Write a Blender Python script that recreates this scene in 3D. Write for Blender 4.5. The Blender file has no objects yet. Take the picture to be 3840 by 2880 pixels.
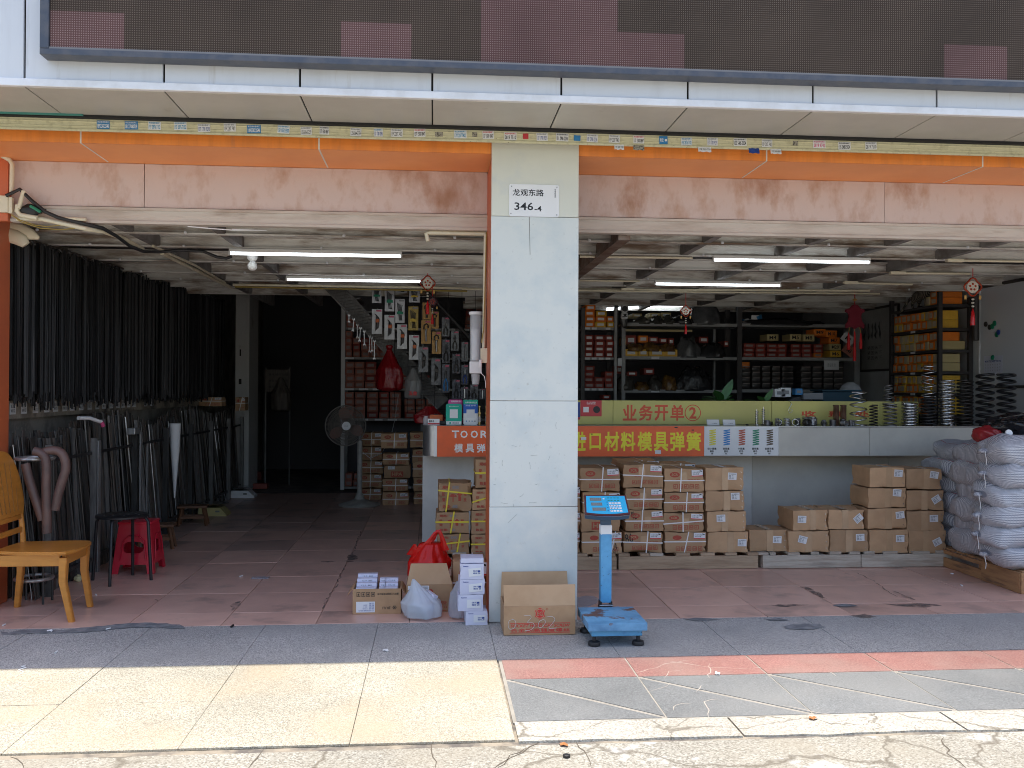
import bpy, bmesh, math, random
from mathutils import Vector, Matrix, noise
R = math.radians
sc = bpy.context.scene
C = sc.collection
rnd = random.Random(7)

# ---------------------------------------------------------------- camera
cam_data = bpy.data.cameras.new('camera')
cam = bpy.data.objects.new('camera', cam_data)
C.objects.link(cam)
cam_data.sensor_width = 36.0
cam_data.lens = 36.0 * 3450.0 / 3840.0
cam_data.clip_start = 0.05
cam_data.clip_end = 600
cam.matrix_world = Matrix.Translation((0, 0, 1.55)) @ (Matrix.Rotation(-R(4.8), 4, 'Z') @ Matrix.Rotation(R(90.307), 4, 'X') @ Matrix.Rotation(0.005, 4, 'Z'))
sc.camera = cam
# ---------------------------------------------------------------- world, sun, exposure
world = bpy.data.worlds.new('World')
sc.world = world
world.use_nodes = True
wn = world.node_tree
sky = wn.nodes.new('ShaderNodeTexSky')
sky.sky_type = 'NISHITA'
sky.sun_disc = False
sky.sun_elevation = R(89)
sky.sun_rotation = R(0)
sky.air_density = 1.0
sky.dust_density = 2.5
sky.ozone_density = 0.35
wn.links.new(sky.outputs[0], wn.nodes['Background'].inputs[0])
wn.nodes['Background'].inputs[1].default_value = 0.15
sun_data = bpy.data.lights.new('sun', 'SUN')
sun_data.energy = 2.6
sun_data.angle = R(0.53)
sun_data.color = (1.0, 0.955, 0.885)
sun = bpy.data.objects.new('sun', sun_data)
C.objects.link(sun)
sun.rotation_euler = (R(-1.0), 0, 0)
sc.view_settings.view_transform = 'Standard'
sc.view_settings.look = 'None'
sc.view_settings.exposure = 1.06
sc.view_settings.gamma = 1
sc.view_settings.use_curve_mapping = False
sc.render.engine = 'CYCLES'
cy = sc.cycles
cy.max_bounces = 10
cy.diffuse_bounces = 6
cy.glossy_bounces = 3
cy.transmission_bounces = 6
cy.transparent_max_bounces = 12
cy.caustics_reflective = False
cy.caustics_refractive = False
cy.sample_clamp_indirect = 6
cy.use_denoising = True
cy.pixel_filter_type = 'BLACKMAN_HARRIS'
cy.filter_width = 1.0

# ---------------------------------------------------------------- materials
MATS = {}
def mat(name, col, rough=0.6, metal=0.0, col2=None, ns=6.0, lo=0.42, hi=0.62, col3=None, ns3=1.3, lo3=0.5, hi3=0.7,
        bump=0.0, bs=60.0, stretch=(1, 1, 1), emit=None, estr=0.0, alpha=1.0, trans=0.0, spec=0.5, vary=0.0, sheen=0.0, detail=5):
    m = bpy.data.materials.new(name)
    MATS[name] = m
    m.use_nodes = True
    nt = m.node_tree
    N, Lk = nt.nodes, nt.links
    b = N['Principled BSDF']
    b.inputs['Roughness'].default_value = rough
    b.inputs['Metallic'].default_value = metal
    b.inputs['Specular IOR Level'].default_value = spec
    b.inputs['Base Color'].default_value = (*col, 1)
    b.inputs['Alpha'].default_value = alpha
    b.inputs['Transmission Weight'].default_value = trans
    if emit:
        b.inputs['Emission Color'].default_value = (*emit, 1)
        b.inputs['Emission Strength'].default_value = estr
    tc = N.new('ShaderNodeTexCoord')
    oi = N.new('ShaderNodeObjectInfo')
    mu = N.new('ShaderNodeMath'); mu.operation = 'MULTIPLY'; mu.inputs[1].default_value = 53.0
    Lk.new(oi.outputs['Random'], mu.inputs[0])
    add = N.new('ShaderNodeVectorMath'); add.operation = 'ADD'
    Lk.new(tc.outputs['Object'], add.inputs[0]); Lk.new(mu.outputs[0], add.inputs[1])
    mp = N.new('ShaderNodeMapping'); mp.inputs['Scale'].default_value = stretch
    Lk.new(add.outputs[0], mp.inputs[0])
    vec = mp.outputs[0]
    cur = None
    def layer(c_in, c2, s, l, h, dt):
        nz = N.new('ShaderNodeTexNoise'); nz.inputs['Scale'].default_value = s; nz.inputs['Detail'].default_value = dt
        nz.inputs['Roughness'].default_value = 0.62
        Lk.new(vec, nz.inputs['Vector'])
        rp = N.new('ShaderNodeMapRange'); rp.inputs['From Min'].default_value = l; rp.inputs['From Max'].default_value = h
        Lk.new(nz.outputs['Fac'], rp.inputs['Value'])
        mx = N.new('ShaderNodeMix'); mx.data_type = 'RGBA'
        Lk.new(rp.outputs[0], mx.inputs[0])
        if c_in is None: mx.inputs[6].default_value = (*col, 1)
        else: Lk.new(c_in, mx.inputs[6])
        mx.inputs[7].default_value = (*c2, 1)
        return mx.outputs[2]
    if col2: cur = layer(cur, col2, ns, lo, hi, detail)
    if col3: cur = layer(cur, col3, ns3, lo3, hi3, detail)
    if vary:
        hs = N.new('ShaderNodeHueSaturation')
        mr = N.new('ShaderNodeMapRange'); mr.inputs['To Min'].default_value = 1 - vary; mr.inputs['To Max'].default_value = 1 + vary
        Lk.new(oi.outputs['Random'], mr.inputs['Value']); Lk.new(mr.outputs[0], hs.inputs['Value'])
        if cur is None: hs.inputs['Color'].default_value = (*col, 1)
        else: Lk.new(cur, hs.inputs['Color'])
        cur = hs.outputs[0]
    if cur is not None: Lk.new(cur, b.inputs['Base Color'])
    if bump:
        nz = N.new('ShaderNodeTexNoise'); nz.inputs['Scale'].default_value = bs; nz.inputs['Detail'].default_value = 4
        Lk.new(vec, nz.inputs['Vector'])
        bp = N.new('ShaderNodeBump'); bp.inputs['Strength'].default_value = bump; bp.inputs['Distance'].default_value = 0.01
        Lk.new(nz.outputs['Fac'], bp.inputs['Height']); Lk.new(bp.outputs[0], b.inputs['Normal'])
    return m

def speckled(name, base, chips, dark, stain, scale=230.0, rough=0.75, cracks=0.0, patch=None):
    """exposed-aggregate concrete: fine chips of several tones, soft stains, optional cracks"""
    m = bpy.data.materials.new(name); MATS[name] = m; m.use_nodes = True
    nt = m.node_tree; N, Lk = nt.nodes, nt.links
    b = N['Principled BSDF']; b.inputs['Roughness'].default_value = rough
    tc = N.new('ShaderNodeTexCoord'); vec = tc.outputs['Object']
    ge = N.new('ShaderNodeNewGeometry'); vec = ge.outputs['Position']
    vo = N.new('ShaderNodeTexVoronoi'); vo.inputs['Scale'].default_value = scale; Lk.new(vec, vo.inputs['Vector'])
    cr = N.new('ShaderNodeValToRGB'); cr.color_ramp.interpolation = 'LINEAR'
    e = cr.color_ramp.elements
    e[0].position = 0.0; e[0].color = (*dark, 1); e[1].position = 1.0; e[1].color = (*chips, 1)
    e.new(0.22).color = (*dark, 1); e.new(0.4).color = (*base, 1); e.new(0.7).color = (*base, 1)
    sx = N.new('ShaderNodeSeparateColor'); Lk.new(vo.outputs['Color'], sx.inputs[0]); Lk.new(sx.outputs[0], cr.inputs[0])
    n4 = N.new('ShaderNodeTexNoise'); n4.inputs['Scale'].default_value = .7; n4.inputs['Detail'].default_value = 7; n4.inputs['Roughness'].default_value = .65; Lk.new(vec, n4.inputs['Vector'])
    m4 = N.new('ShaderNodeMapRange'); m4.inputs['From Min'].default_value = .35; m4.inputs['From Max'].default_value = .68; m4.inputs['To Min'].default_value = .78; m4.inputs['To Max'].default_value = 1.12; Lk.new(n4.outputs['Fac'], m4.inputs['Value'])
    n2 = N.new('ShaderNodeTexNoise'); n2.inputs['Scale'].default_value = 75; n2.inputs['Detail'].default_value = 3; Lk.new(vec, n2.inputs['Vector'])
    mb = N.new('ShaderNodeMapRange'); mb.inputs['From Min'].default_value = .3; mb.inputs['From Max'].default_value = .7; mb.inputs['To Min'].default_value = .8; mb.inputs['To Max'].default_value = 1.15
    Lk.new(n2.outputs['Fac'], mb.inputs['Value'])
    mm = N.new('ShaderNodeMix'); mm.data_type = 'RGBA'; mm.blend_type = 'MULTIPLY'; mm.inputs[0].default_value = 1
    m5 = N.new('ShaderNodeMath'); m5.operation = 'MULTIPLY'; Lk.new(mb.outputs[0], m5.inputs[0]); Lk.new(m4.outputs[0], m5.inputs[1])
    Lk.new(cr.outputs[0], mm.inputs[6]); Lk.new(m5.outputs[0], mm.inputs[7])
    n1 = N.new('ShaderNodeTexNoise'); n1.inputs['Scale'].default_value = 1.6; n1.inputs['Detail'].default_value = 5; Lk.new(vec, n1.inputs['Vector'])
    m1 = N.new('ShaderNodeMapRange'); m1.inputs['From Min'].default_value = .45; m1.inputs['From Max'].default_value = .72; Lk.new(n1.outputs['Fac'], m1.inputs['Value'])
    m1.inputs['To Max'].default_value = .75
    mx = N.new('ShaderNodeMix'); mx.data_type = 'RGBA'; Lk.new(m1.outputs[0], mx.inputs[0]); Lk.new(mm.outputs[2], mx.inputs[6]); mx.inputs[7].default_value = (*stain, 1)
    out = mx.outputs[2]
    if patch:
        n3 = N.new('ShaderNodeTexNoise'); n3.inputs['Scale'].default_value = 1.1; n3.inputs['Detail'].default_value = 8; n3.inputs['Roughness'].default_value = .7; Lk.new(vec, n3.inputs['Vector'])
        m3 = N.new('ShaderNodeMapRange'); m3.inputs['From Min'].default_value = .56; m3.inputs['From Max'].default_value = .6; Lk.new(n3.outputs['Fac'], m3.inputs['Value'])
        mx3 = N.new('ShaderNodeMix'); mx3.data_type = 'RGBA'; Lk.new(m3.outputs[0], mx3.inputs[0]); Lk.new(out, mx3.inputs[6]); mx3.inputs[7].default_value = (*patch, 1)
        out = mx3.outputs[2]
    hgt = vo.outputs['Distance']
    if cracks:
        nd = N.new('ShaderNodeTexNoise'); nd.inputs['Scale'].default_value = 4; nd.inputs['Detail'].default_value = 6; Lk.new(vec, nd.inputs['Vector'])
        sb = N.new('ShaderNodeVectorMath'); sb.operation = 'MULTIPLY_ADD'; sb.inputs[1].default_value = (.35, .35, .0)
        Lk.new(nd.outputs['Color'], sb.inputs[0]); Lk.new(vec, sb.inputs[2])
        ve = N.new('ShaderNodeTexVoronoi'); ve.feature = 'DISTANCE_TO_EDGE'; ve.inputs['Scale'].default_value = cracks; Lk.new(sb.outputs[0], ve.inputs['Vector'])
        mc = N.new('ShaderNodeMapRange'); mc.inputs['From Min'].default_value = .002; mc.inputs['From Max'].default_value = .012; mc.inputs['To Min'].default_value = 1; mc.inputs['To Max'].default_value = 0
        Lk.new(ve.outputs['Distance'], mc.inputs['Value'])
        ml = N.new('ShaderNodeMath'); ml.operation = 'MULTIPLY'; ml.inputs[1].default_value = .75; Lk.new(mc.outputs[0], ml.inputs[0])
        mx2 = N.new('ShaderNodeMix'); mx2.data_type = 'RGBA'; Lk.new(ml.outputs[0], mx2.inputs[0]); Lk.new(out, mx2.inputs[6]); mx2.inputs[7].default_value = (.13, .11, .08, 1)
        out = mx2.outputs[2]
    Lk.new(out, b.inputs['Base Color'])
    bp = N.new('ShaderNodeBump'); bp.inputs['Strength'].default_value = .35; bp.inputs['Distance'].default_value = .004
    Lk.new(hgt, bp.inputs['Height']); Lk.new(bp.outputs[0], b.inputs['Normal'])
    return m

# ---------------------------------------------------------------- mesh helpers
def newbm(): return bmesh.new()
def box(bm, x0, x1, y0, y1, z0, z1, bev=0.0):
    vs = [bm.verts.new(p) for p in ((x0,y0,z0),(x1,y0,z0),(x1,y1,z0),(x0,y1,z0),(x0,y0,z1),(x1,y0,z1),(x1,y1,z1),(x0,y1,z1))]
    fs = [bm.faces.new([vs[i] for i in f]) for f in ((0,3,2,1),(4,5,6,7),(0,1,5,4),(1,2,6,5),(2,3,7,6),(3,0,4,7))]
    if bev:
        es = list({e for f in fs for e in f.edges})
        bmesh.ops.bevel(bm, geom=es, offset=bev, segments=1 if bev < .004 else 2, affect='EDGES', profile=.6)
    return bm
def B(x0, x1, y0, y1, z0, z1, bev=0.0): return box(newbm(), x0, x1, y0, y1, z0, z1, bev)
def tube(bm, pts, r, n=8, caps=True, closed=False):
    pts = [Vector(p) for p in pts]
    rs = r if isinstance(r, (list, tuple)) else [r] * len(pts)
    rings = []
    prev = None
    m = len(pts)
    for i, p in enumerate(pts):
        if closed: t = (pts[(i + 1) % m] - pts[(i - 1) % m])
        else: t = (pts[min(i + 1, m - 1)] - pts[max(i - 1, 0)])
        if t.length < 1e-9: t = Vector((0, 0, 1))
        t.normalize()
        if prev is None:
            a = Vector((0, 0, 1)) if abs(t.z) < .9 else Vector((1, 0, 0))
            u = t.cross(a).normalized()
        else:
            u = prev - t * prev.dot(t)
            u = u.normalized() if u.length > 1e-6 else t.orthogonal().normalized()
        prev = u
        v = t.cross(u)
        rings.append([bm.verts.new(p + (u * math.cos(2*math.pi*k/n) + v * math.sin(2*math.pi*k/n)) * rs[i]) for k in range(n)])
    for i in range(m if closed else m - 1):
        a, b = rings[i], rings[(i + 1) % m]
        for k in range(n):
            try: bm.faces.new((a[k], a[(k+1) % n], b[(k+1) % n], b[k]))
            except ValueError: pass
    if caps and not closed:
        bm.faces.new(rings[0][::-1]); bm.faces.new(rings[-1])
    return bm
def T(pts, r, n=8, **k): return tube(newbm(), pts, r, n, **k)
def lathe(bm, prof, n=20, org=(0, 0, 0)):
    ox, oy, oz = org
    rings = []
    for r, z in prof:
        rings.append([bm.verts.new((ox + max(r, 1e-4) * math.cos(2*math.pi*k/n), oy + max(r, 1e-4) * math.sin(2*math.pi*k/n), oz + z)) for k in range(n)])
    for a, b in zip(rings, rings[1:]):
        for k in range(n): bm.faces.new((a[k], a[(k+1) % n], b[(k+1) % n], b[k]))
    bm.faces.new(rings[0][::-1]); bm.faces.new(rings[-1])
    return bm
def LA(prof, n=20, org=(0, 0, 0)): return lathe(newbm(), prof, n, org)
def helix(bm, r, h, turns, wire, n=14, side=6, org=(0, 0, 0), r2=None, flatends=True):
    pts = []
    k = int(turns * n)
    for i in range(k + 1):
        f = i / k
        a = 2 * math.pi * turns * f
        g = f
        if flatends:
            e = min(.9 / turns, .3)
            g = 0 if f < e * .5 else (1 if f > 1 - e * .5 else (f - e * .5) / (1 - e))
        rr = r if r2 is None else r + (r2 - r) * f
        pts.append((org[0] + rr * math.cos(a), org[1] + rr * math.sin(a), org[2] + wire + (h - 2 * wire) * g))
    return tube(bm, pts, wire, side)
def quad(bm, pts):
    return bm.faces.new([bm.verts.new(p) for p in pts])
def poly(bm, pts, thick=None):
    f = bm.faces.new([bm.verts.new(p) for p in pts])
    if thick:
        r = bmesh.ops.extrude_face_region(bm, geom=[f])
        bmesh.ops.translate(bm, vec=thick, verts=[v for v in r['geom'] if isinstance(v, bmesh.types.BMVert)])
    return bm
def to_mesh(bm, name, smooth=None):
    bmesh.ops.recalc_face_normals(bm, faces=bm.faces)
    me = bpy.data.meshes.new(name)
    bm.to_mesh(me); bm.free()
    if smooth:
        me.polygons.foreach_set('use_smooth', [True] * len(me.polygons))
        if smooth is not True: me.set_sharp_from_angle(angle=R(smooth))
    return me
def obj(name, bm, m, parent=None, loc=None, rotz=0.0, smooth=None, label=None):
    me = to_mesh(bm, name, smooth) if isinstance(bm, bmesh.types.BMesh) else bm
    if m is not None:
        if len(me.materials) == 0: me.materials.append(MATS[m] if isinstance(m, str) else m)
    o = bpy.data.objects.new(name, me)
    C.objects.link(o)
    if parent is not None: o.parent = parent
    if loc is not None: o.location = loc
    if rotz: o.rotation_euler = (0, 0, rotz)
    if label: o['label'] = label
    return o
USED = {}
def tag(o, label, cat, group=None):
    o['label'] = label; o['category'] = cat
    if group: o['group'] = group
    USED.setdefault(label, []).append((o.name, group))
    return o
def thing(name, label, cat, loc=(0, 0, 0), group=None, rotz=0.0):
    o = bpy.data.objects.new(name, None)
    C.objects.link(o)
    o.location = loc
    if rotz: o.rotation_euler = (0, 0, rotz)
    o.empty_display_size = .1
    return tag(o, label, cat, group)
def struct(name, bm, m, parent=None, smooth=None):
    o = obj(name, bm, m, parent, smooth=smooth)
    o['kind'] = 'structure'
    return o
def copy_tree(o, parent=None):
    c = o.copy(); C.objects.link(c)
    if parent is not None: c.parent = parent
    for ch in list(o.children): copy_tree(ch, c)
    return c
_tc = {}
def text_mesh(s, bold=0.0, lead=1.0, align='LEFT'):
    k = (s, bold, lead, align)
    if k in _tc: return _tc[k].copy()
    cu = bpy.data.curves.new('lettering', 'FONT')
    cjk = any(ord(c) > 0x2e80 for c in s)
    cu.body = s; cu.offset = 0 if cjk else bold; cu.resolution_u = 2; cu.space_line = lead; cu.align_x = align
    t = bpy.data.objects.new('lettering', cu)
    me = bpy.data.meshes.new_from_object(t)
    bpy.data.objects.remove(t); bpy.data.curves.remove(cu)
    me.materials.clear()
    if cjk and bold > .015:                                # heavier strokes: the same print laid again a hair to each side
        b2 = bmesh.new()
        for i, (dx, dy) in enumerate(((-1, -1), (1, 1), (1, -1), (-1, 1))[:4 if bold > .025 else 2]):
            n0 = len(b2.verts); b2.from_mesh(me); b2.verts.ensure_lookup_table()
            for v in b2.verts[n0:]: v.co += Vector((dx * bold * .8, dy * bold * .8, i * .0004))
        b2.to_mesh(me); b2.free()
    xs = [v.co.x for v in me.vertices]; ys = [v.co.y for v in me.vertices]
    x0, x1, y0, y1 = min(xs), max(xs), min(ys), max(ys)
    for v in me.vertices: v.co = ((v.co.x - x0) / (x1 - x0) - .5, (v.co.y - y0) / (y1 - y0) - .5, v.co.z * .25)
    me.name = 'lettering'
    _tc[k] = me
    return me.copy()
def frame(center, right, up):
    r = Vector(right); u = Vector(up); n = r.cross(u).normalized()
    return Matrix(((r.x, u.x, n.x, center[0]), (r.y, u.y, n.y, center[1]), (r.z, u.z, n.z, center[2]), (0, 0, 0, 1)))
def lettering(parent, s, center, w, h, m, right=(1, 0, 0), up=(0, 0, 1), bold=0.0, name='lettering', lead=1.0, align='LEFT'):
    me = text_mesh(s, bold, lead, align)
    M = frame(center, Vector(right) * w, Vector(up) * h)
    me.transform(M)
    return obj(name, me, m, parent)
def decal(parent, name, center, w, h, m, right=(1, 0, 0), up=(0, 0, 1), th=0.0006, n=0, label=None):
    """a flat print or sticker: a rectangle (n=0) or an ellipse of n sides"""
    bm = newbm()
    c = Vector(center); r = Vector(right) * w / 2; u = Vector(up) * h / 2
    if n: pts = [c + r * math.cos(2*math.pi*k/n) + u * math.sin(2*math.pi*k/n) for k in range(n)]
    else: pts = [c - r - u, c + r - u, c + r + u, c - r + u]
    f = bm.faces.new([bm.verts.new(p) for p in pts])
    nn = Vector(right).cross(Vector(up)).normalized() * th
    e = bmesh.ops.extrude_face_region(bm, geom=[f])
    bmesh.ops.translate(bm, vec=nn, verts=[v for v in e['geom'] if isinstance(v, bmesh.types.BMVert)])
    return obj(name, bm, m, parent, label=label)
ORD = ['zeroth', 'first', 'second', 'third', 'fourth', 'fifth', 'sixth', 'seventh', 'eighth', 'ninth', 'tenth', 'eleventh', 'twelfth', 'thirteenth',
       'fourteenth', 'fifteenth', 'sixteenth', 'seventeenth', 'eighteenth', 'nineteenth', 'twentieth']
# ================================================================ materials of the place
speckled('pale_slab', (.475, .44, .345), (.64, .61, .52), (.28, .255, .20), (.45, .365, .25))
speckled('worn_shaded_slab', (.42, .42, .415), (.64, .63, .60), (.22, .22, .22), (.31, .31, .305))  # the pale slab again, dirtier, with the shaded strip's bluish tone in its colour
speckled('rough_concrete', (.37, .35, .295), (.49, .47, .41), (.24, .22, .18), (.31, .275, .21), scale=140, cracks=.9, patch=(.56, .55, .52))
speckled('white_concrete', (.48, .46, .39), (.62, .60, .54), (.33, .30, .25), (.41, .37, .30), scale=170, cracks=1.6)
speckled('grey_tile', (.205, .215, .215), (.29, .295, .29), (.15, .155, .155), (.25, .25, .24), scale=300, rough=.6)
speckled('red_tile', (.36, .17, .145), (.46, .27, .235), (.27, .12, .10), (.34, .25, .21), scale=300, rough=.6)
mat('mortar', (.36, .33, .28), .85, col2=(.29, .27, .23), ns=9)
mat('grout', (.10, .085, .08), .9, col2=(.2, .17, .15), ns=5)
mat('pink_tile', (.70, .45, .365), .34, col2=(.58, .365, .30), ns=3.5, lo=.4, hi=.7, col3=(.24, .17, .15), ns3=2.2, lo3=.56, hi3=.78, bump=.06, bs=40, vary=.10)
mat('pink_tile_dim', (.53, .355, .30), .34, col2=(.45, .305, .265), ns=3, lo=.4, hi=.7, col3=(.11, .095, .09), ns3=2, lo3=.54, hi3=.75, bump=.06, bs=40, vary=.10)  # darker, grimier pink tile carrying the left bay's dimness in its colour
mat('cement_patch', (.15, .16, .175), .8, col2=(.25, .26, .27), ns=14, bump=.4, bs=70)
mat('grime', (.12, .10, .095), .5, col2=(.2, .16, .145), ns=20)
g_ = MATS['grime'].node_tree; gn = g_.nodes.new('ShaderNodeTexNoise'); gn.inputs['Scale'].default_value = 9; gn.inputs['Detail'].default_value = 7; gc = g_.nodes.new('ShaderNodeTexCoord'); gm = g_.nodes.new('ShaderNodeMapRange'); gm.inputs['From Min'].default_value = .38; gm.inputs['From Max'].default_value = .60; gm.inputs['To Max'].default_value = .85
g_.links.new(gc.outputs['Object'], gn.inputs['Vector']); g_.links.new(gn.outputs['Fac'], gm.inputs['Value']); g_.links.new(gm.outputs[0], g_.nodes['Principled BSDF'].inputs['Alpha'])
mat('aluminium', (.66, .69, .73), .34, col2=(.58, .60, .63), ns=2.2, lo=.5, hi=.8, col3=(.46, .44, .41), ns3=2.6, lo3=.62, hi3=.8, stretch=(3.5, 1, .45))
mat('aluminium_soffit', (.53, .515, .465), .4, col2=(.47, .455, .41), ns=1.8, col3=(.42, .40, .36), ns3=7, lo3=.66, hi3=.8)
mat('trim_white', (.80, .82, .86), .3, col2=(.70, .71, .73), ns=5)
mat('joint_black', (.018, .018, .018), .9)
mat('cream_strip', (.66, .63, .42), .5, col2=(.50, .47, .30), ns=26, lo=.5, hi=.72, col3=(.16, .14, .09), ns3=60, lo3=.66, hi3=.72)
mat('teal_trim', (.06, .25, .22), .5)
mat('led_frame', (.062, .075, .105), .45, col2=(.095, .10, .12), ns=12)
mat('led_grey', (.20, .20, .205), .5)
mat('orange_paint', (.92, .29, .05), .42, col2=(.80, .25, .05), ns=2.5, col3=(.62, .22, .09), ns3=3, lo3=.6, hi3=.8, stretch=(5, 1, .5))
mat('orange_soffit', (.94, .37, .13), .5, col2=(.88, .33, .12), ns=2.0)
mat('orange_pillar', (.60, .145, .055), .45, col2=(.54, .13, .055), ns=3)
mat('seam_white', (.78, .74, .66), .7)
mat('dirty_pink', (.63, .53, .50), .75, col2=(.50, .35, .28), ns=7, lo=.50, hi=.70, col3=(.38, .20, .12), ns3=2.2, lo3=.575, hi3=.73, bump=.15, bs=50, stretch=(1, 1, .55), detail=9)
mat('whitewash', (.60, .54, .48), .75, col2=(.44, .36, .30), ns=9, lo=.45, hi=.7, col3=(.22, .12, .075), ns3=3.2, lo3=.6, hi3=.74, bump=.2, bs=45, stretch=(.25, 1, 1.6), detail=9)
mat('joist_paint', (.70, .69, .66), .7, col2=(.46, .42, .38), ns=7, lo=.43, hi=.62, col3=(.19, .13, .09), ns3=3.5, lo3=.50, hi3=.64, stretch=(.3, 1, 1.5), bump=.15, bs=40, detail=8)
mat('side_beam', (.26, .25, .24), .8, col2=(.17, .15, .14), ns=5)  # shade on the beam sides is darkened into this colour
mat('beam_rust', (.17, .10, .07), .75, col2=(.25, .2, .17), ns=5)
mat('deck_board', (.14, .13, .12), .85, col2=(.10, .09, .085), ns=5, col3=(.2, .17, .14), ns3=2, lo3=.6, hi3=.8)
mat('panel_upper', (.70, .70, .60), .38, col2=(.66, .66, .57), ns=1.6, col3=(.58, .60, .58), ns3=3.4, lo3=.58, hi3=.8)
mat('panel_white', (.67, .70, .67), .40, col2=(.56, .62, .625), ns=3.2, lo=.46, hi=.68, col3=(.53, .55, .52), ns3=30, lo3=.62, hi3=.74, detail=9)
mat('wall_white', (.60, .61, .62), .7, col2=(.52, .52, .52), ns=2, col3=(.35, .33, .3), ns3=4, lo3=.65, hi3=.85)
mat('wall_dirty', (.30, .28, .25), .9, col2=(.16, .15, .14), ns=4, col3=(.4, .36, .3), ns3=8, lo3=.6, hi3=.75)
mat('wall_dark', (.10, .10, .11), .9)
mat('shutter_grey', (.42, .43, .44), .45)
mat('rust_brown', (.20, .085, .05), .7, col2=(.12, .06, .04), ns=20)

def led_material(name, base, dotc, glow):
    """LED module: dark louvred face with a 10 to 13 mm grid of small pale lamps"""
    m = bpy.data.materials.new(name); MATS[name] = m; m.use_nodes = True
    nt = m.node_tree; N, Lk = nt.nodes, nt.links
    b = N['Principled BSDF']; b.inputs['Roughness'].default_value = .6; b.inputs['Specular IOR Level'].default_value = .15
    tc = N.new('ShaderNodeTexCoord')
    sc_ = N.new('ShaderNodeVectorMath'); sc_.operation = 'MULTIPLY'; sc_.inputs[1].default_value = (32 / .4025, 1, 16 / .206)
    Lk.new(tc.outputs['Object'], sc_.inputs[0])
    fr = N.new('ShaderNodeVectorMath'); fr.operation = 'FRACTION'; Lk.new(sc_.outputs[0], fr.inputs[0])
    sb = N.new('ShaderNodeVectorMath'); sb.operation = 'SUBTRACT'; sb.inputs[1].default_value = (.5, .5, .5); Lk.new(fr.outputs[0], sb.inputs[0])
    ml = N.new('ShaderNodeVectorMath'); ml.operation = 'MULTIPLY'; ml.inputs[1].default_value = (1, 0, 1); Lk.new(sb.outputs[0], ml.inputs[0])
    ln = N.new('ShaderNodeVectorMath'); ln.operation = 'LENGTH'; Lk.new(ml.outputs[0], ln.inputs[0])
    mr = N.new('ShaderNodeMapRange'); mr.inputs['From Min'].default_value = .2; mr.inputs['From Max'].default_value = .3; mr.inputs['To Min'].default_value = 1; mr.inputs['To Max'].default_value = 0
    Lk.new(ln.outputs['Value'], mr.inputs['Value'])
    nz = N.new('ShaderNodeTexNoise'); nz.inputs['Scale'].default_value = 1.3; nz.inputs['Detail'].default_value = 7; gp = N.new('ShaderNodeNewGeometry'); Lk.new(gp.outputs['Position'], nz.inputs['Vector'])
    mn = N.new('ShaderNodeMapRange'); mn.inputs['From Min'].default_value = .35; mn.inputs['From Max'].default_value = .7; mn.inputs['To Min'].default_value = .82; mn.inputs['To Max'].default_value = 1.2
    Lk.new(nz.outputs['Fac'], mn.inputs['Value'])
    mx = N.new('ShaderNodeMix'); mx.data_type = 'RGBA'; mx.inputs[6].default_value = (*base, 1); mx.inputs[7].default_value = (*dotc, 1); Lk.new(mr.outputs[0], mx.inputs[0])
    m2 = N.new('ShaderNodeMix'); m2.data_type = 'RGBA'; m2.blend_type = 'MULTIPLY'; m2.inputs[0].default_value = 1; Lk.new(mx.outputs[2], m2.inputs[6]); Lk.new(mn.outputs[0], m2.inputs[7])
    Lk.new(m2.outputs[2], b.inputs['Base Color'])
    return m
led_material('led_dark', (.050, .035, .026), (.15, .122, .10), 0)
led_material('led_pink', (.105, .055, .052), (.27, .19, .18), 0)

# ================================================================ ground
street = struct('street', B(-60, 60, -60, 4.02, -.25, -.012), 'rough_concrete')
struct('ground_slab', B(-12, 12, 4.02, 19, -.25, -.03), 'grout')
mat('slab_joint', (.34, .29, .22), .9, col2=(.13, .115, .1), ns=6)
pave = struct('pavement', B(-8, 9.4, 4.02, 6.135, -.029, -.012), 'slab_joint')
JX = [-7.615, -6.89, -6.165, -5.44, -4.715, -3.99, -3.265, -2.54, -1.815, -1.09, -.362, .363]
slab_cache = {}
def paver(name, x0, x1, y0, y1, m, parent, g=.0024):
    k = (round(x1 - x0, 3), round(y1 - y0, 3), m)
    if k not in slab_cache:
        me = to_mesh(B(g/2, x1 - x0 - g/2, g/2, y1 - y0 - g/2, -.012, 0, .0015), name)
        me.materials.append(MATS[m]); slab_cache[k] = me
    o = bpy.data.objects.new(name, slab_cache[k]); C.objects.link(o); o.parent = parent
    o.location = (x0, y0, rnd.uniform(-.0012, .0012))
    return o
for a, b in zip(JX, JX[1:]):
    for y0, y1 in ((4.06, 4.665), (4.665, 5.272)):
        paver('paving_slab', a, b, y0, y1, 'pale_slab', pave)
    paver('paving_slab', a, b, 5.272, 6.13, 'worn_shaded_slab', pave)
for k in range(12):
    a = .363 + .7175 * k
    paver('paving_slab', a, a + .7175, 5.272, 6.13, 'worn_shaded_slab', pave)
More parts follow.
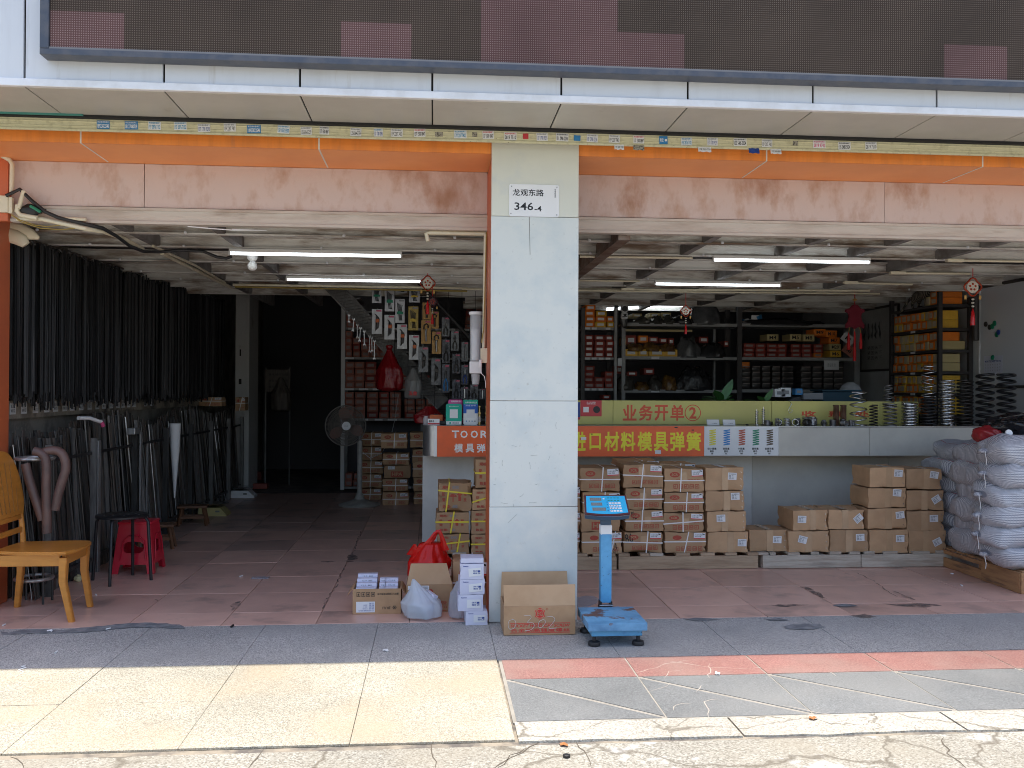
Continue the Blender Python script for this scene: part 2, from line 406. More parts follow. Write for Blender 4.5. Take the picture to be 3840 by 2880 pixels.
# red row, grey row cut into triangles, white concrete edge
for k in range(12):
    a = .385 + .7175 * k - .02 * 0
    paver('red_paver', a, a + .7175, 4.905, 5.262, 'red_tile', pave, g=.010)
    x0, x1, y0, y1 = a + .005, a + .7125, 4.285, 4.898
    d = .009
    b1 = newbm(); poly(b1, [(x0, y0, -.012), (x1 - 2*d, y0, -.012), (x0, y1 - 2*d, -.012)], (0, 0, .0105))
    obj('grey_paver', b1, 'grey_tile', pave)
    b2 = newbm(); poly(b2, [(x1, y0 + 2*d, -.012), (x1, y1, -.012), (x0 + 2*d, y1, -.012)], (0, 0, .0115))
    obj('grey_paver', b2, 'grey_tile', pave)
struct('mortar_bed', B(.372, 9.2, 4.27, 5.268, -.0115, -.0035), 'mortar', pave)
xs = .372
for w in (1.02, 1.05, 1.3, 1.1, 1.25, 1.2, 1.2):
    bm = newbm(); n = 8
    pts = [(xs + .006 + (w - .012) * i / n, 4.035 + rnd.uniform(-.012, .014), -.02) for i in range(n + 1)] + [(xs + w - .006, 4.272, -.02), (xs + .006, 4.272, -.02)]
    poly(bm, pts, (0, 0, .018 + rnd.uniform(-.002, .002)))
    obj('concrete_edge', bm, 'white_concrete', pave)
    xs += w
bm = newbm()
for i in range(26):
    x = -7.6 + i * .31
    if x > .3: break
# cracks of the street concrete: shallow dark channels
def crack(pts, w, m, parent, z=0.0):
    bm = newbm(); a = []; b = []
    P = [Vector((p[0], p[1], z)) for p in pts]
    Q = []
    for p, q in zip(P, P[1:]):
        k = max(2, int((q - p).length / .05))
        for i in range(k): Q.append(p.lerp(q, i / k) + Vector((rnd.uniform(-.012, .012), rnd.uniform(-.012, .012), 0)))
    Q.append(P[-1])
    for i, p in enumerate(Q):
        t = (Q[min(i+1, len(Q)-1)] - Q[max(i-1, 0)]).normalized(); nn = Vector((-t.y, t.x, 0)) * w * rnd.uniform(.4, 1.1) * (.3 if i in (0, len(Q)-1) else 1)
        a.append(bm.verts.new(p + nn)); b.append(bm.verts.new(p - nn))
    for i in range(len(Q) - 1): bm.faces.new((a[i], b[i], b[i+1], a[i+1]))
    return obj('crack', bm, m, parent)
mat('crack_dark', (.12, .10, .075), .9)
mat('crack_light', (.56, .49, .42), .85)
for pts in ([(0.005,4.095,-0.01),(0.003,3.934,-0.01),(0.01,3.803,-0.01)], [(-0.738,4.065,-0.01),(-0.729,3.96,-0.01),(-0.753,3.858,-0.01)], [(-1.777,4.061,-0.01),(-1.665,3.924,-0.01)], [(0.632,4.049,-0.01),(0.645,3.926,-0.01),(0.652,3.763,-0.01)], [(0.483,4.082,-0.01),(0.3,3.851,-0.01),(0.255,3.791,-0.01)], [(2.292,3.983,-0.01),(2.21,3.793,-0.01),(2.203,3.652,-0.01)], [(0.403,3.998,-0.01),(0.308,3.861,-0.01),(0.263,3.785,-0.01)]):
    crack(pts, .004, 'crack_dark', street, -.0105)
for pts in ([(1.34,5.182,0.0),(1.538,5.029,0.0),(1.82,5.01,0.0),(2.062,5.048,0.0),(2.496,5.08,0.0),(2.578,5.042,0.0)], [(1.114,4.968,0.0),(1.319,5.126,0.0),(1.505,5.18,0.0)], [(1.556,5.11,0.0),(1.483,4.849,0.0)], [(1.225,4.866,0.0),(1.295,4.978,0.0),(1.388,5.016,-0.0)],
            [(1.092,4.643,0.0),(1.205,4.732,0.0),(1.241,4.77,-0.0)], [(1.423,4.526,0.0),(1.351,4.476,0.0),(1.297,4.258,0.0)], [(1.171,4.384,0.0),(1.195,4.452,0.0),(1.273,4.464,-0.0)], [(2.151,4.987,0.0),(2.18,4.831,0.0)], [(1.717,4.415,0.0),(1.844,4.303,0.0),(2.128,4.184,0.0)], [(0.384,4.869,0.0),(0.467,4.843,0.0)], [(1.344,4.625,0.0),(1.404,4.739,0.0)]):
    crack(pts, .0024, 'crack_light', pave, .0006)

# interior floor of pink tiles on a dark bed
floor = struct('shop_floor', B(-3.3, 6.12, 6.135, 18, -.029, -.012), 'grout')
TS = .61
ys = [6.135] + [6.48 + TS * k for k in range(18)]
for i in range(-5, 12):
    x0 = -.77 + TS * i
    for y0, y1 in zip(ys, ys[1:]):
        if y0 > 9.5 and x0 > .2: continue
        if y0 > 13.6: continue
        a, b = max(x0, -3.3), min(x0 + TS, 6.12)
        if b - a < .05: continue
        paver('floor_tile', a, b, y0, y1, 'pink_tile_dim' if x0 < .3 and rnd.random() < (y0 - 7.4) / 4 else 'pink_tile', floor, g=.0035)  # likelier with depth, so the floor colour darkens as the light fades
# ragged cement smear and grime where the tiles meet the pavement
def smear(pts, m, z, parent=floor, name='cement_smear'):
    bm = newbm(); n = len(pts); out = []
    for i in range(n):
        p, q = Vector(pts[i]), Vector(pts[(i+1) % n])
        k = max(1, int((q - p).length / .04))
        for j in range(k):
            r = p.lerp(q, j / k); out.append((r.x + rnd.uniform(-.012, .012), r.y + rnd.uniform(-.012, .012), z))
    f = bm.faces.new([bm.verts.new(p) for p in out])
    bmesh.ops.triangulate(bm, faces=[f])
    return obj(name, bm, m, parent)
smear([(-2.726,6.064,0.003),(-2.656,6.025,0.003),(-2.613,6.109,0.003),(-2.502,6.12,0.003),(-2.378,6.076,0.003),(-2.253,6.121,0.003),(-2.095,6.184,0.003),(-1.982,6.232,0.003),(-1.841,6.223,0.003),(-1.652,6.174,0.003),(-1.576,6.06,0.003),(-1.756,6.089,0.003),(-1.946,6.119,0.003),(-2.099,6.041,0.003),(-2.276,5.993,0.003),(-2.485,6.014,0.003),(-2.686,5.976,0.003)], 'cement_patch', .003)
for pts in ([(2.299,5.875,0.003),(2.405,5.931,0.003),(2.547,5.909,0.003),(2.561,5.826,0.003),(2.407,5.775,0.003),(2.287,5.801,0.003)], [(2.234,6.06,0.003),(2.328,6.08,0.003),(2.377,6.031,0.003),(2.249,6.006,0.003)], [(1.672,6.109,0.003),(1.811,6.12,0.003),(1.937,6.085,0.003),(1.786,6.036,0.003)], [(2.857,6.417,0.003),(2.991,6.469,0.003),(3.046,6.39,0.003),(2.891,6.37,0.003)]):
    smear(pts, 'cement_patch', .0035)
for pts in ([(2.809,7.032,0.003),(2.914,7.089,0.003),(2.937,6.945,0.003),(2.94,6.818,0.003),(2.902,6.602,0.003),(2.886,6.772,0.003),(2.89,7.0,0.003)], [(2.404,6.445,0.003),(2.536,6.483,0.003),(2.703,6.442,0.003),(2.602,6.418,0.003),(2.484,6.395,0.003)], [(3.336,6.417,0.003),(3.54,6.451,0.003),(3.67,6.366,0.003),(3.582,6.327,0.003),(3.415,6.322,0.003),(3.254,6.438,0.003)], [(3.546,6.857,0.003),(3.561,6.73,0.003),(3.551,6.543,0.003),(3.511,6.636,0.003)], [(2.845,6.115,0.003),(2.99,6.162,0.003),(3.036,6.076,0.003),(2.916,6.043,0.003)],
            [(-0.793,8.639,0.003),(-0.751,8.662,0.003),(-0.692,8.584,0.003),(-0.686,8.415,0.003),(-0.76,8.372,0.003),(-0.789,8.492,0.003)], [(-1.439,6.683,0.003),(-1.427,6.816,0.003),(-1.391,6.814,0.003),(-1.363,6.656,0.003),(-1.386,6.53,0.003)], [(-1.011,8.327,0.003),(-0.784,8.351,0.003),(-0.703,8.309,0.003),(-0.767,8.267,0.003),(-1.008,8.299,0.003)], [(-2.034,6.922,0.003),(-1.999,6.906,0.003),(-1.99,6.842,0.003)]):
    smear(pts, 'grime', .003, name='grime_stain')
for pts in ([(-0.787,6.496,0.0),(-0.767,7.039,0.0),(-0.76,7.382,0.0),(-0.768,7.843,0.0),(-0.768,8.184,0.0)], [(-0.742,8.458,0.0),(-0.769,9.182,0.0),(-0.785,10.11,0.0)], [(3.588,7.665,0.0),(3.577,7.275,0.0),(3.509,6.898,0.0),(3.474,6.652,0.0)], [(2.921,7.009,0.0),(2.896,6.59,0.0)]):
    crack(pts, .006, 'grime', floor, .0025)

# ================================================================ canopy: fascia, edge trim, soffit
can = thing('canopy', 'pale aluminium canopy with panelled fascia and flat soffit over both shop bays', 'canopy')
FJ = [-2.334 - .77*k for k in (7, 6, 5, 4, 3, 2, 1)] + [-2.334, -1.563, -.792, -.024, .743, 1.513, 2.292, 3.081] + [3.081 + .77*k for k in range(1, 8)]
g = .006
for a, b in zip(FJ, FJ[1:]):
    obj('fascia_panel', B(a + g, b - g, 5.434, 5.452, 3.30, 4.55, .002), 'aluminium', can)
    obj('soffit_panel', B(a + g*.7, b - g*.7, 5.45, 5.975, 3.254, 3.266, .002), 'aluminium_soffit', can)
obj('joint_backing', B(FJ[0], FJ[-1], 5.4535, 6.1, 3.268, 4.55), 'joint_black', can)
obj('edge_trim', B(FJ[0], FJ[-1], 5.418, 5.4495, 3.2545, 3.2985, .003), 'trim_white', can)
obj('groove', B(FJ[0], FJ[-1], 5.955, 6.0, 3.238, 3.2535), 'joint_black', can)
obj('shade_edge_cap', B(FJ[0], FJ[-1], 5.33, 5.9, 4.56, 4.80, .01), 'aluminium', can)  # unseen ledge added to cast the straight shade edge on the pavement
obj('teal_edge', B(-4.2, -2.2, 5.94, 5.954, 3.243, 3.2535), 'teal_trim', can)
up = thing('upper_sun_block', 'plain grey unseen building mass above the canopy, added to block the sun', 'building')  # out of view, added to keep sun off the interior
obj('sun_block_body', B(-7.7, 8.4, 5.92, 18.6, 3.70, 4.79), 'shutter_grey', up)

# ================================================================ LED display
led = thing('led_display', 'long dark LED display board framed in navy metal above the canopy edge', 'display board', (0, 5.33, 0))
LX0, MW, MH = -2.158, .4025, .206
for r, z in ((0, 3.452), (1, 3.658), (2, 3.864), (3, 4.07)):
    for k in range(15):
        pink = (r == 0 and k in (0, 4, 6, 7, 8, 13)) or (r == 1 and k in (6, 7))
        a = LX0 + MW * k
        me_k = 'led' + str(pink)
        if me_k not in slab_cache:
            me = to_mesh(B(0, MW, .012, .03, 0, MH), 'led_module'); me.materials.append(MATS['led_pink' if pink else 'led_dark']); slab_cache[me_k] = me
        o = bpy.data.objects.new('led_module', slab_cache[me_k]); C.objects.link(o); o.parent = led; o.location = (a, 0, z)
xe = LX0 + MW * 15
obj('frame_rail', B(LX0 - .05, xe + .05, -.004, .1005, 3.405, 3.440, .003), 'led_frame', led)
obj('frame_lip', B(LX0 - .012, xe + .012, .003, .09, 3.4405, 3.4515), 'led_grey', led)
obj('frame_stile', B(LX0 - .05, LX0 - .0025, -.004, .1005, 3.4405, 4.30, .003), 'led_frame', led)
obj('frame_stile', B(xe + .0025, xe + .05, -.004, .1005, 3.4405, 4.30, .003), 'led_frame', led)
obj('frame_rail', B(LX0 - .05, xe + .05, -.004, .1005, 4.3005, 4.34, .003), 'led_frame', led)
obj('back_case', B(LX0, xe, .031, .0995, 3.452, 4.299), 'led_grey', led)

# ================================================================ sticker strip, orange beam, lintels
strip = thing('shutter_strip', 'long cream metal strip under the canopy, plastered with phone number stickers', 'shutter rail', (0, 6.0, 3.16))
bm = newbm()
prof = [(0, 0), (-.012, 0), (-.012, .012), (-.002, .016), (-.002, .028), (-.005, .030), (-.005, .034), (-.002, .036), (-.002, .058), (-.005, .060), (-.005, .064), (-.002, .066), (-.002, .082), (-.008, .086), (-.008, .092), (0, .092)]
poly(bm, [(-7.7, y, z) for y, z in prof], (16.1, 0, 0))
obj('strip_body', bm, 'cream_strip', strip)
ob = thing('orange_beam', 'orange painted concrete beam above the shop openings', 'beam')
bm = newbm()
obj('beam_face', B(-7.7, 8.4, 6.12, 6.14, 3.1185, 3.28), 'orange_paint', ob)
obj('beam_soffit', B(-7.7, 8.4, 6.1405, 6.655, 3.119, 3.28), 'orange_soffit', ob)
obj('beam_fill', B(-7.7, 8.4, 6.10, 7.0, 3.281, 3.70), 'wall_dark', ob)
for x in (-2.277, -0.766, 2.254, 3.804, -4.9, 6.6):
    bm = newbm(); w = .005
    poly(bm, [(x - w, 6.118, 3.25), (x + w, 6.118, 3.25), (x + w, 6.118, 3.1165), (x - w, 6.118, 3.1165)], (0, .0018, 0))
    obj('seam', bm, 'seam_white', ob)
    obj('seam', B(x - w, x + w, 6.122, 6.62, 3.1165, 3.1185), 'seam_white', ob)
LEFT, PL, PR, RIGHT = -2.935, .372, .952, 6.12
for nm, x0, xj, x1, lab in (('fascia_board', LEFT, -2.04, PL, 'rusty pinkish sheet panel above the left opening, between orange and white pillars'),
                       ('fascia_board', PR, 3.361, RIGHT, 'rusty pinkish sheet panel above the opening to the right of the white pillar')):
    t = thing(nm, lab, 'panel', (0, 6.645, 0))
    obj('sheet', B(x0, xj - .002, 0, .02, 2.812, 3.117, .001), 'dirty_pink', t)
    obj('sheet', B(xj + .002, x1, .003, .02, 2.812, 3.117, .001), 'dirty_pink', t)
for x0, x1, lab in ((LEFT, PL, 'whitewashed steel lintel channel below the rusty panel of the left opening'), (PR, RIGHT, 'whitewashed steel lintel channel over the opening with the springs counter')):
    bm = newbm()
    poly(bm, [(x0, y, z) for y, z in ((6.63, 2.693), (6.63, 2.712), (6.640, 2.715), (6.640, 2.785), (6.63, 2.788), (6.63, 2.806), (6.70, 2.806), (6.70, 2.693))], (x1 - x0, 0, 0))
    o = obj('steel_lintel', bm, 'whitewash'); tag(o, lab, 'lintel')

# ================================================================ pillars and walls
pil = thing('pillar', 'white clad square pillar between the two shop bays, carrying the address plate', 'pillar', (.66, 6.1, 0))
x0, x1 = .366 - .66, .957 - .66
zc_ = [0.002, 0.765, 1.471, 2.7, 3.236]
for i, (a, b) in enumerate(zip(zc_, zc_[1:])):
    obj('cladding_panel', B(x0 + .001*i, x1 - .001*i, 0, .022, a + .0015, b - .0015, .0015), 'panel_upper' if i == 3 else 'panel_white', pil)
obj('core', B(x0 + .010, x1 - .010, .0225, .56, .001, 3.24), 'rust_brown', pil)
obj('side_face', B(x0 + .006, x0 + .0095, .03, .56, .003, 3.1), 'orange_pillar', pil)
for pts in ([(0.623,6.1,2.711),(0.625,6.1,2.597),(0.629,6.1,2.446)],):
    bm = newbm(); tube(bm, [(p[0] - .66, -.0012, p[2]) for p in pts], .0012, 4)
    obj('crack', bm, 'crack_dark', pil)
mat('scuff', (.28, .31, .31), .8)
sr = random.Random(5)
for (u, v, du, dv) in ((990,640,45,10),(840,790,20,0),(1150,790,8,60),(910,770,0,50),(1160,730,60,-5),(1200,985,24,-3),(830,985,20,0),(1320,770,16,-40),(960,1330,80,-75),(1010,1160,0,25),(900,1150,60,3),(1060,1100,40,-30),(1150,1150,70,-5),(1390,430,0,60),(1400,900,2,25)):
    p = [(-0.228,6.1,1.649),(0.519,6.1,0.905)]
    fx = lambda u_: p[0][0] + (p[1][0]-p[0][0]) * u_ / 1000; fz = lambda v_: p[0][2] + (p[1][2]-p[0][2]) * v_ / 1000
    a = (fx(u) - .66, -.0008, fz(v)); b = (fx(u + du) - .66, -.0008, fz(v + dv))
    bm = newbm(); mid = ((a[0]+b[0])/2 + sr.uniform(-.004, .004), -.0008, (a[2]+b[2])/2 + sr.uniform(-.004, .004))
    tube(bm, [a, mid, b], .0009, 3)
    obj('scuff_mark', bm, 'scuff', pil)
op = thing('orange_pillar', 'orange painted pillar at the edge of the left shop bay, by the chair', 'pillar', (-3.4, 6.6, 0))
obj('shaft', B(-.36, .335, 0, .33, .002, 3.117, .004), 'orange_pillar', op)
obj('header', B(.3355, .463, .001, .06, 2.69, 3.117, .002), 'orange_pillar', op)
obj('grey_band', B(-.3605, .3355, -.0008, .0, 1.138, 1.163), 'grime', op)
obj('cracked_seam', B(-.3605, .3355, -.0008, .0, 2.089, 2.094), 'seam_white', op)
op2 = thing('orange_pillar', 'orange pillar closing the far end of the springs counter bay', 'pillar', (6.5, 6.6, 0))
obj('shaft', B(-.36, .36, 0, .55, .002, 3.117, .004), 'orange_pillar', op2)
for nm, bmx, m, lab in (('side_wall', B(-3.42, -3.3, 7.15, 18.1, -.028, 3.7), 'wall_dirty', 'stained plaster wall along the steel bars of the left bay'),
                  ('side_wall', B(6.12, 6.24, 7.15, 18.1, -.028, 3.7), 'wall_white', 'white plaster wall behind the orange box rack and whiteboard'),
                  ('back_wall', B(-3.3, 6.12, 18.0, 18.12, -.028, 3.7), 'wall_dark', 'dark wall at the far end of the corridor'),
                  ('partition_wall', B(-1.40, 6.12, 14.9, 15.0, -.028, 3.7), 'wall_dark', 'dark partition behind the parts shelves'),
                  ('closed_front', B(-7.7, -3.77, 6.7, 6.8, 0, 3.117), 'shutter_grey', 'grey closed shopfront beyond the orange pillar by the chair'),
                  ('closed_front', B(6.87, 8.4, 6.7, 6.8, 0, 3.117), 'shutter_grey', 'grey closed shopfront beyond the sacks')):
    tag(obj(nm, bmx, m), lab, 'wall')
# whitish column at the end of the bar rack
col_ = thing('column', 'narrow grey white column at the end of the steel bar rack', 'column', (-2.86, 14.0, 0))
mat('column_white', (.55, .55, .54), .8, col2=(.3, .28, .26), ns=3, lo=.6, hi=.75)
obj('shaft', B(-.10, .10, 0, .7, 0, 3.69), 'column_white', col_)
obj('paint_chip', B(-.04, -.02, -.003, 0, 2.02, 2.12), 'joint_black', col_)
obj('paint_chip', B(-.05, -.01, -.003, 0, 1.60, 1.68), 'joint_black', col_)
obj('conduit', T([(.06, -.006, 2.9), (.06, -.006, 2.35)], .01, 6), 'column_white', col_)

# ================================================================ ceiling of steel joists
ceil = struct('ceiling', B(-3.3, 6.12, 6.70, 13.2, 2.862, 2.90), 'deck_board')
ceil_cut = None
JY = [7.04, 7.70, 8.58, 9.42, 10.05, 10.72, 11.5]
def joist(x0, x1, y, z0=2.693, z1=2.796):
    bm = newbm()
    poly(bm, [(x0, y + a, b) for a, b in ((0, z0), (0, z0 + .012), (.03, z0 + .016), (.03, z1 - .016), (0, z1 - .012), (0, z1), (.045, z1), (.045, z0))], (x1 - x0, 0, 0))
    return obj('joist', bm, 'joist_paint', ceil)
LXs = [-2.27, -1.6, 1.392, 2.115, 2.95, 3.6, 4.4]
for y in JY:
    joist(-3.3, 6.12, y)
for y in (12.3, 13.1):
    joist(.4, 6.12, y)
for x in LXs:
    obj('beam', B(x - .03, x + .03, 6.702, 13.1, 2.70, 2.857), 'beam_rust' if abs(x - LXs[2]) < .01 else 'side_beam', ceil)
obj('beam', B(LXs[2] - .045, LXs[2] + .045, 6.705, 13.1, 2.655, 2.690), 'beam_rust', ceil)
sr = random.Random(11)
for y in JY[:5]:
    for k in range(9):
        x = -2.9 + k * 1.02 + sr.uniform(-.2, .2)
        if PL - .1 < x < PR + .1: continue
        obj('bolt', LA([(.008, 0), (.012, -.004), (.012, -.016), (.006, -.02)], 6, (x, y - .016, 2.712)), 'trim_white', ceil)
# ================================================================ materials of things
mat('paper_white', (.80, .81, .82), .6)
mat('label_white', (.72, .73, .75), .5)
mat('ink_black', (.012, .012, .014), .5)
mat('ink_navy', (.02, .06, .28), .5)
mat('ink_cyan', (.02, .27, .50), .5)
mat('ink_red', (.62, .03, .03), .5)
mat('ink_pink', (.66, .08, .22), .5)
mat('ink_white', (.82, .83, .84), .5)
mat('ink_grey', (.25, .26, .28), .6)
mat('sticker_blue', (.03, .22, .50), .45)
mat('sticker_red', (.55, .04, .05), .45)
mat('torn_paper', (.36, .34, .28), .8, col2=(.12, .11, .09), ns=70, lo=.5, hi=.55)
mat('cardboard', (.46, .285, .155), .75, col2=(.41, .25, .135), ns=9, col3=(.34, .20, .10), ns3=3, lo3=.55, hi3=.8, vary=.17, bump=.08, bs=18)
mat('cardboard_plain', (.49, .31, .175), .75, col2=(.43, .27, .15), ns=6, col3=(.37, .22, .12), ns3=2, lo3=.55, hi3=.8, vary=.15, bump=.08, bs=18)
mat('cardboard_inside', (.50, .335, .20), .8, col2=(.45, .29, .165), ns=4)
mat('print_red', (.40, .065, .04), .7, col2=(.43, .19, .10), ns=40, lo=.55, hi=.72)
mat('tape_clear', (.52, .35, .21), .16, col2=(.47, .31, .18), ns=8)
mat('strap_white', (.78, .77, .76), .35)
mat('strap_yellow', (.80, .66, .06), .35)
mat('pallet_wood', (.46, .34, .23), .85, col2=(.33, .23, .15), ns=5, stretch=(.6, 6, 6), col3=(.13, .10, .08), ns3=2.5, lo3=.6, hi3=.75, bump=.3, bs=30, vary=.15)
mat('pallet_wood_grey', (.50, .45, .38), .85, col2=(.37, .31, .25), ns=6, stretch=(.6, 6, 6), col3=(.16, .13, .11), ns3=2.5, lo3=.6, hi3=.78, bump=.3, bs=30, vary=.1)
mat('pallet_orange', (.40, .22, .10), .8, col2=(.30, .155, .075), ns=5, stretch=(6, .6, 6), col3=(.10, .07, .05), ns3=2.5, lo3=.58, hi3=.72, bump=.25, bs=30, vary=.12)
mat('counter_panel', (.56, .55, .50), .5, col2=(.50, .49, .45), ns=3, col3=(.42, .41, .39), ns3=8, lo3=.66, hi3=.8)
mat('counter_steel', (.42, .43, .44), .32, metal=.85, col2=(.36, .37, .38), ns=6, bump=.08, bs=14)
mat('counter_white', (.68, .68, .65), .6, col2=(.60, .60, .58), ns=3, col3=(.5, .48, .44), ns3=10, lo3=.68, hi3=.8)
mat('yellow_board', (.60, .56, .17), .5, col2=(.55, .51, .17), ns=2.5)
mat('banner_orange', (.84, .13, .03), .45, col2=(.70, .12, .035), ns=3, col3=(.45, .10, .04), ns3=30, lo3=.7, hi3=.76)
mat('letter_yellow', (.80, .72, .03), .45)
mat('letter_red', (.68, .09, .035), .5)
mat('letter_white', (.86, .86, .84), .5)
mat('poster_white', (.74, .77, .80), .5, col2=(.68, .71, .74), ns=4)
mat('spring_blue', (.03, .22, .55), .5); mat('spring_red', (.42, .09, .05), .5); mat('spring_green', (.02, .23, .13), .5); mat('spring_brown', (.10, .075, .05), .5); mat('spring_yellow', (.66, .62, .06), .5)
mat('tube_lit', (.9, .95, 1), .4, emit=(.88, .96, 1.0), estr=3.2)
mat('lamp_body', (.72, .73, .72), .4)
mat('pvc_cream', (.72, .66, .50), .4, col2=(.62, .55, .40), ns=14, lo=.5, hi=.75)
mat('black_rubber', (.018, .018, .02), .5)
mat('wire_yellow', (.36, .26, .06), .5)
mat('metal_grey', (.30, .30, .31), .35, metal=.9, col2=(.22, .22, .23), ns=20)
mat('metal_bright', (.62, .63, .65), .24, metal=1.0)
mat('metal_black', (.025, .025, .028), .35, metal=.3)
mat('spring_dark', (.05, .045, .042), .4, metal=.6)
mat('spring_rust', (.16, .085, .055), .6, metal=.3)
mat('red_plastic', (.62, .012, .016), .22, spec=.6)
mat('red_cord', (.62, .015, .02), .6)

# ================================================================ phone number stickers on the strip
SX = lambda u: u
ST = [ # x, width, text, style
 (-2.094, .078, '18923822546', 'wb'), (-1.922, .080, '18127080719', 'wb'), (-1.779, .078, '193 2876 7102', 'c'), (-1.62, .078, '193 2876 7102', 'c'),
 (-1.473, .078, '137 1700 9293', 'n'), (-1.312, .076, '139 2287 7402', 'k'), (-1.161, .086, '18923822546', 'wb'), (-0.975, .076, '150 1352 5500', 'c'),
 (-0.832, .070, '13560643259', 'k'), (-0.717, .060, '137 1500 0847', 'K'), (-0.516, .070, '13560643259', 'k'), (-0.372, .058, '137 1700 9293', 'N'),
 (-0.254, .076, '139 2287 7402', 'k'), (-0.106, .074, '137 1500 0847', 'r'), (0.019, .050, '', 't'), (0.157, .082, '13922877402', 'c'), (0.251, .032, '', 't'),
 (0.339, .074, '137 1500 0847', 'r'), (0.485, .080, '2819 7510', 'r'), (0.585, .036, '', 'R'), (0.694, .074, '137 1700 9293', 'n'), (0.827, .082, '181 2986 2236', 'K'),
 (0.926, .044, '', 'B'), (1.027, .074, '181 2986 2236', 'n'), (1.174, .074, '139 2287 7402', 'k'), (1.338, .072, '137 1500 0847', 'r'), (1.504, .056, '附近', 'b'),
 (1.661, .074, '193 2876 7102', 'c'), (1.837, .072, '137 1700 9293', 'n'), (2.026, .088, '135 5485 5024', 'K'), (2.211, .072, '139 2287 7402', 'k'), (2.407, .036, '', 't'),
 (2.573, .086, '2819 9742', 'p'), (2.748, .086, '135 5485 5024', 'K'), (2.934, .080, '2819 7510', 'k')]
STY = {'wb': ('sticker_blue', 'ink_white', 'ink_white', 'blue'), 'c': ('paper_white', 'ink_cyan', 'ink_cyan', 'white sticker with cyan digits'), 'n': ('paper_white', 'ink_navy', 'ink_grey', 'white sticker with navy digits'),
       'N': ('paper_white', 'ink_navy', 'ink_cyan', 'narrow sticker with bold blue digits'), 'k': ('paper_white', 'ink_black', 'ink_grey', 'white sticker with black digits'),
       'K': ('paper_white', 'ink_black', 'ink_black', 'white sticker with heavy black digits'), 'r': ('paper_white', 'ink_black', 'ink_red', 'red headed sticker'), 'p': ('paper_white', 'ink_pink', 'ink_pink', 'white sticker with pink digits'),
       't': ('torn_paper', None, None, ''), 'R': ('sticker_red', None, None, ''), 'B': ('sticker_blue', None, None, ''), 'b': ('sticker_blue', 'ink_white', None, '')}
for i, (x, w, s, st) in enumerate(ST):
    bgm, fm, hm, desc = STY[st]
    h = .052 if st not in ('t', 'B', 'R') else (.030 if st == 't' else .036)
    z = .046 + rnd.uniform(-.004, .005)
    lean = rnd.uniform(-.05, .05)
    rt = (math.cos(lean), 0, math.sin(lean)); upv = (-math.sin(lean), 0, math.cos(lean))
    near = ORD[i + 1] if i + 1 < 19 else None
    place = f'{ORD[i+1]} from the left' if i < 18 else f'{ORD[len(ST)-i]} from the right'
    if st == 'wb': lab = f'blue sticker numbered {s}, {place} on the strip'
    elif st == 'b': lab = 'small blue sticker with white characters on the strip, right of the pillar'
    elif st == 't': lab = f'torn remains of a sticker, {place} on the strip'
    elif st == 'R': lab = 'small red square sticker on the strip above the white pillar'
    elif st == 'B': lab = 'blank pale blue sticker on the strip above the white pillar edge'
    else: lab = f'{desc} {s}, {place} on the strip'
    t = thing('phone_sticker', lab, 'sticker', (x, 5.9945, 3.16 + z), 'phone number stickers on the strip')
    decal(t, 'paper', (0, 0, 0), w, h, bgm, rt, upv)
    if s and st != 'b':
        lettering(t, s, Vector((0, -.0012, 0)) - Vector(upv) * h * .14, w * .90, h * .50, fm, rt, upv, bold=.02 if st in 'KNrpcwb' else .004)
        lettering(t, '附近维修卷闸门', Vector((0, -.0012, 0)) + Vector(upv) * h * .33, w * .88, h * .22, hm, rt, upv, bold=.02)
    elif st == 'b':
        lettering(t, s, (-w*.2, -.0012, 0), w * .42, h * .5, fm, rt, upv, bold=.02)
        decal(t, 'white_dot', (w*.3, -.0008, 0), w * .3, w * .3, 'ink_white', rt, upv, n=14)
for x, w, s, m, lab in ((1.204, .064, '139 2287 7402', 'paper_white', 'curled white sticker hanging off the strip by the pillar'), (1.335, .074, '', 'torn_paper', 'crumpled torn sticker hanging off the strip right of the pillar'),
                     (1.78, .088, '138 7033 7701', 'paper_white', 'wrinkled white sticker hanging below the strip over the orange beam'), (2.117, .072, '', 'ink_navy', 'dark blue torn sticker edge hanging below the strip'),
                     (2.267, .074, '137 5005 8081', 'paper_white', 'creased white sticker dangling lowest below the strip')):
    t = thing('phone_sticker', lab, 'sticker', (x, 5.975, 3.155), 'phone number stickers on the strip')
    bm = newbm(); n = 6
    for i in range(n):
        a, b = -w/2 + w*i/n, -w/2 + w*(i+1)/n
        da, db = .004*math.sin(i*2.1), .004*math.sin((i+1)*2.1)
        quad(bm, [(a, da, -.024 + da), (b, db, -.024 + db), (b, .010 + db, .012), (a, .010 + da, .012)])
    bmesh.ops.remove_doubles(bm, verts=bm.verts, dist=1e-5)
    obj('paper', bm, m, t, smooth=True)
    if s: lettering(t, s, (0, -.005, -.008), w * .85, .015, 'ink_black', (1, 0, 0), (0, .5, .86), bold=.01)

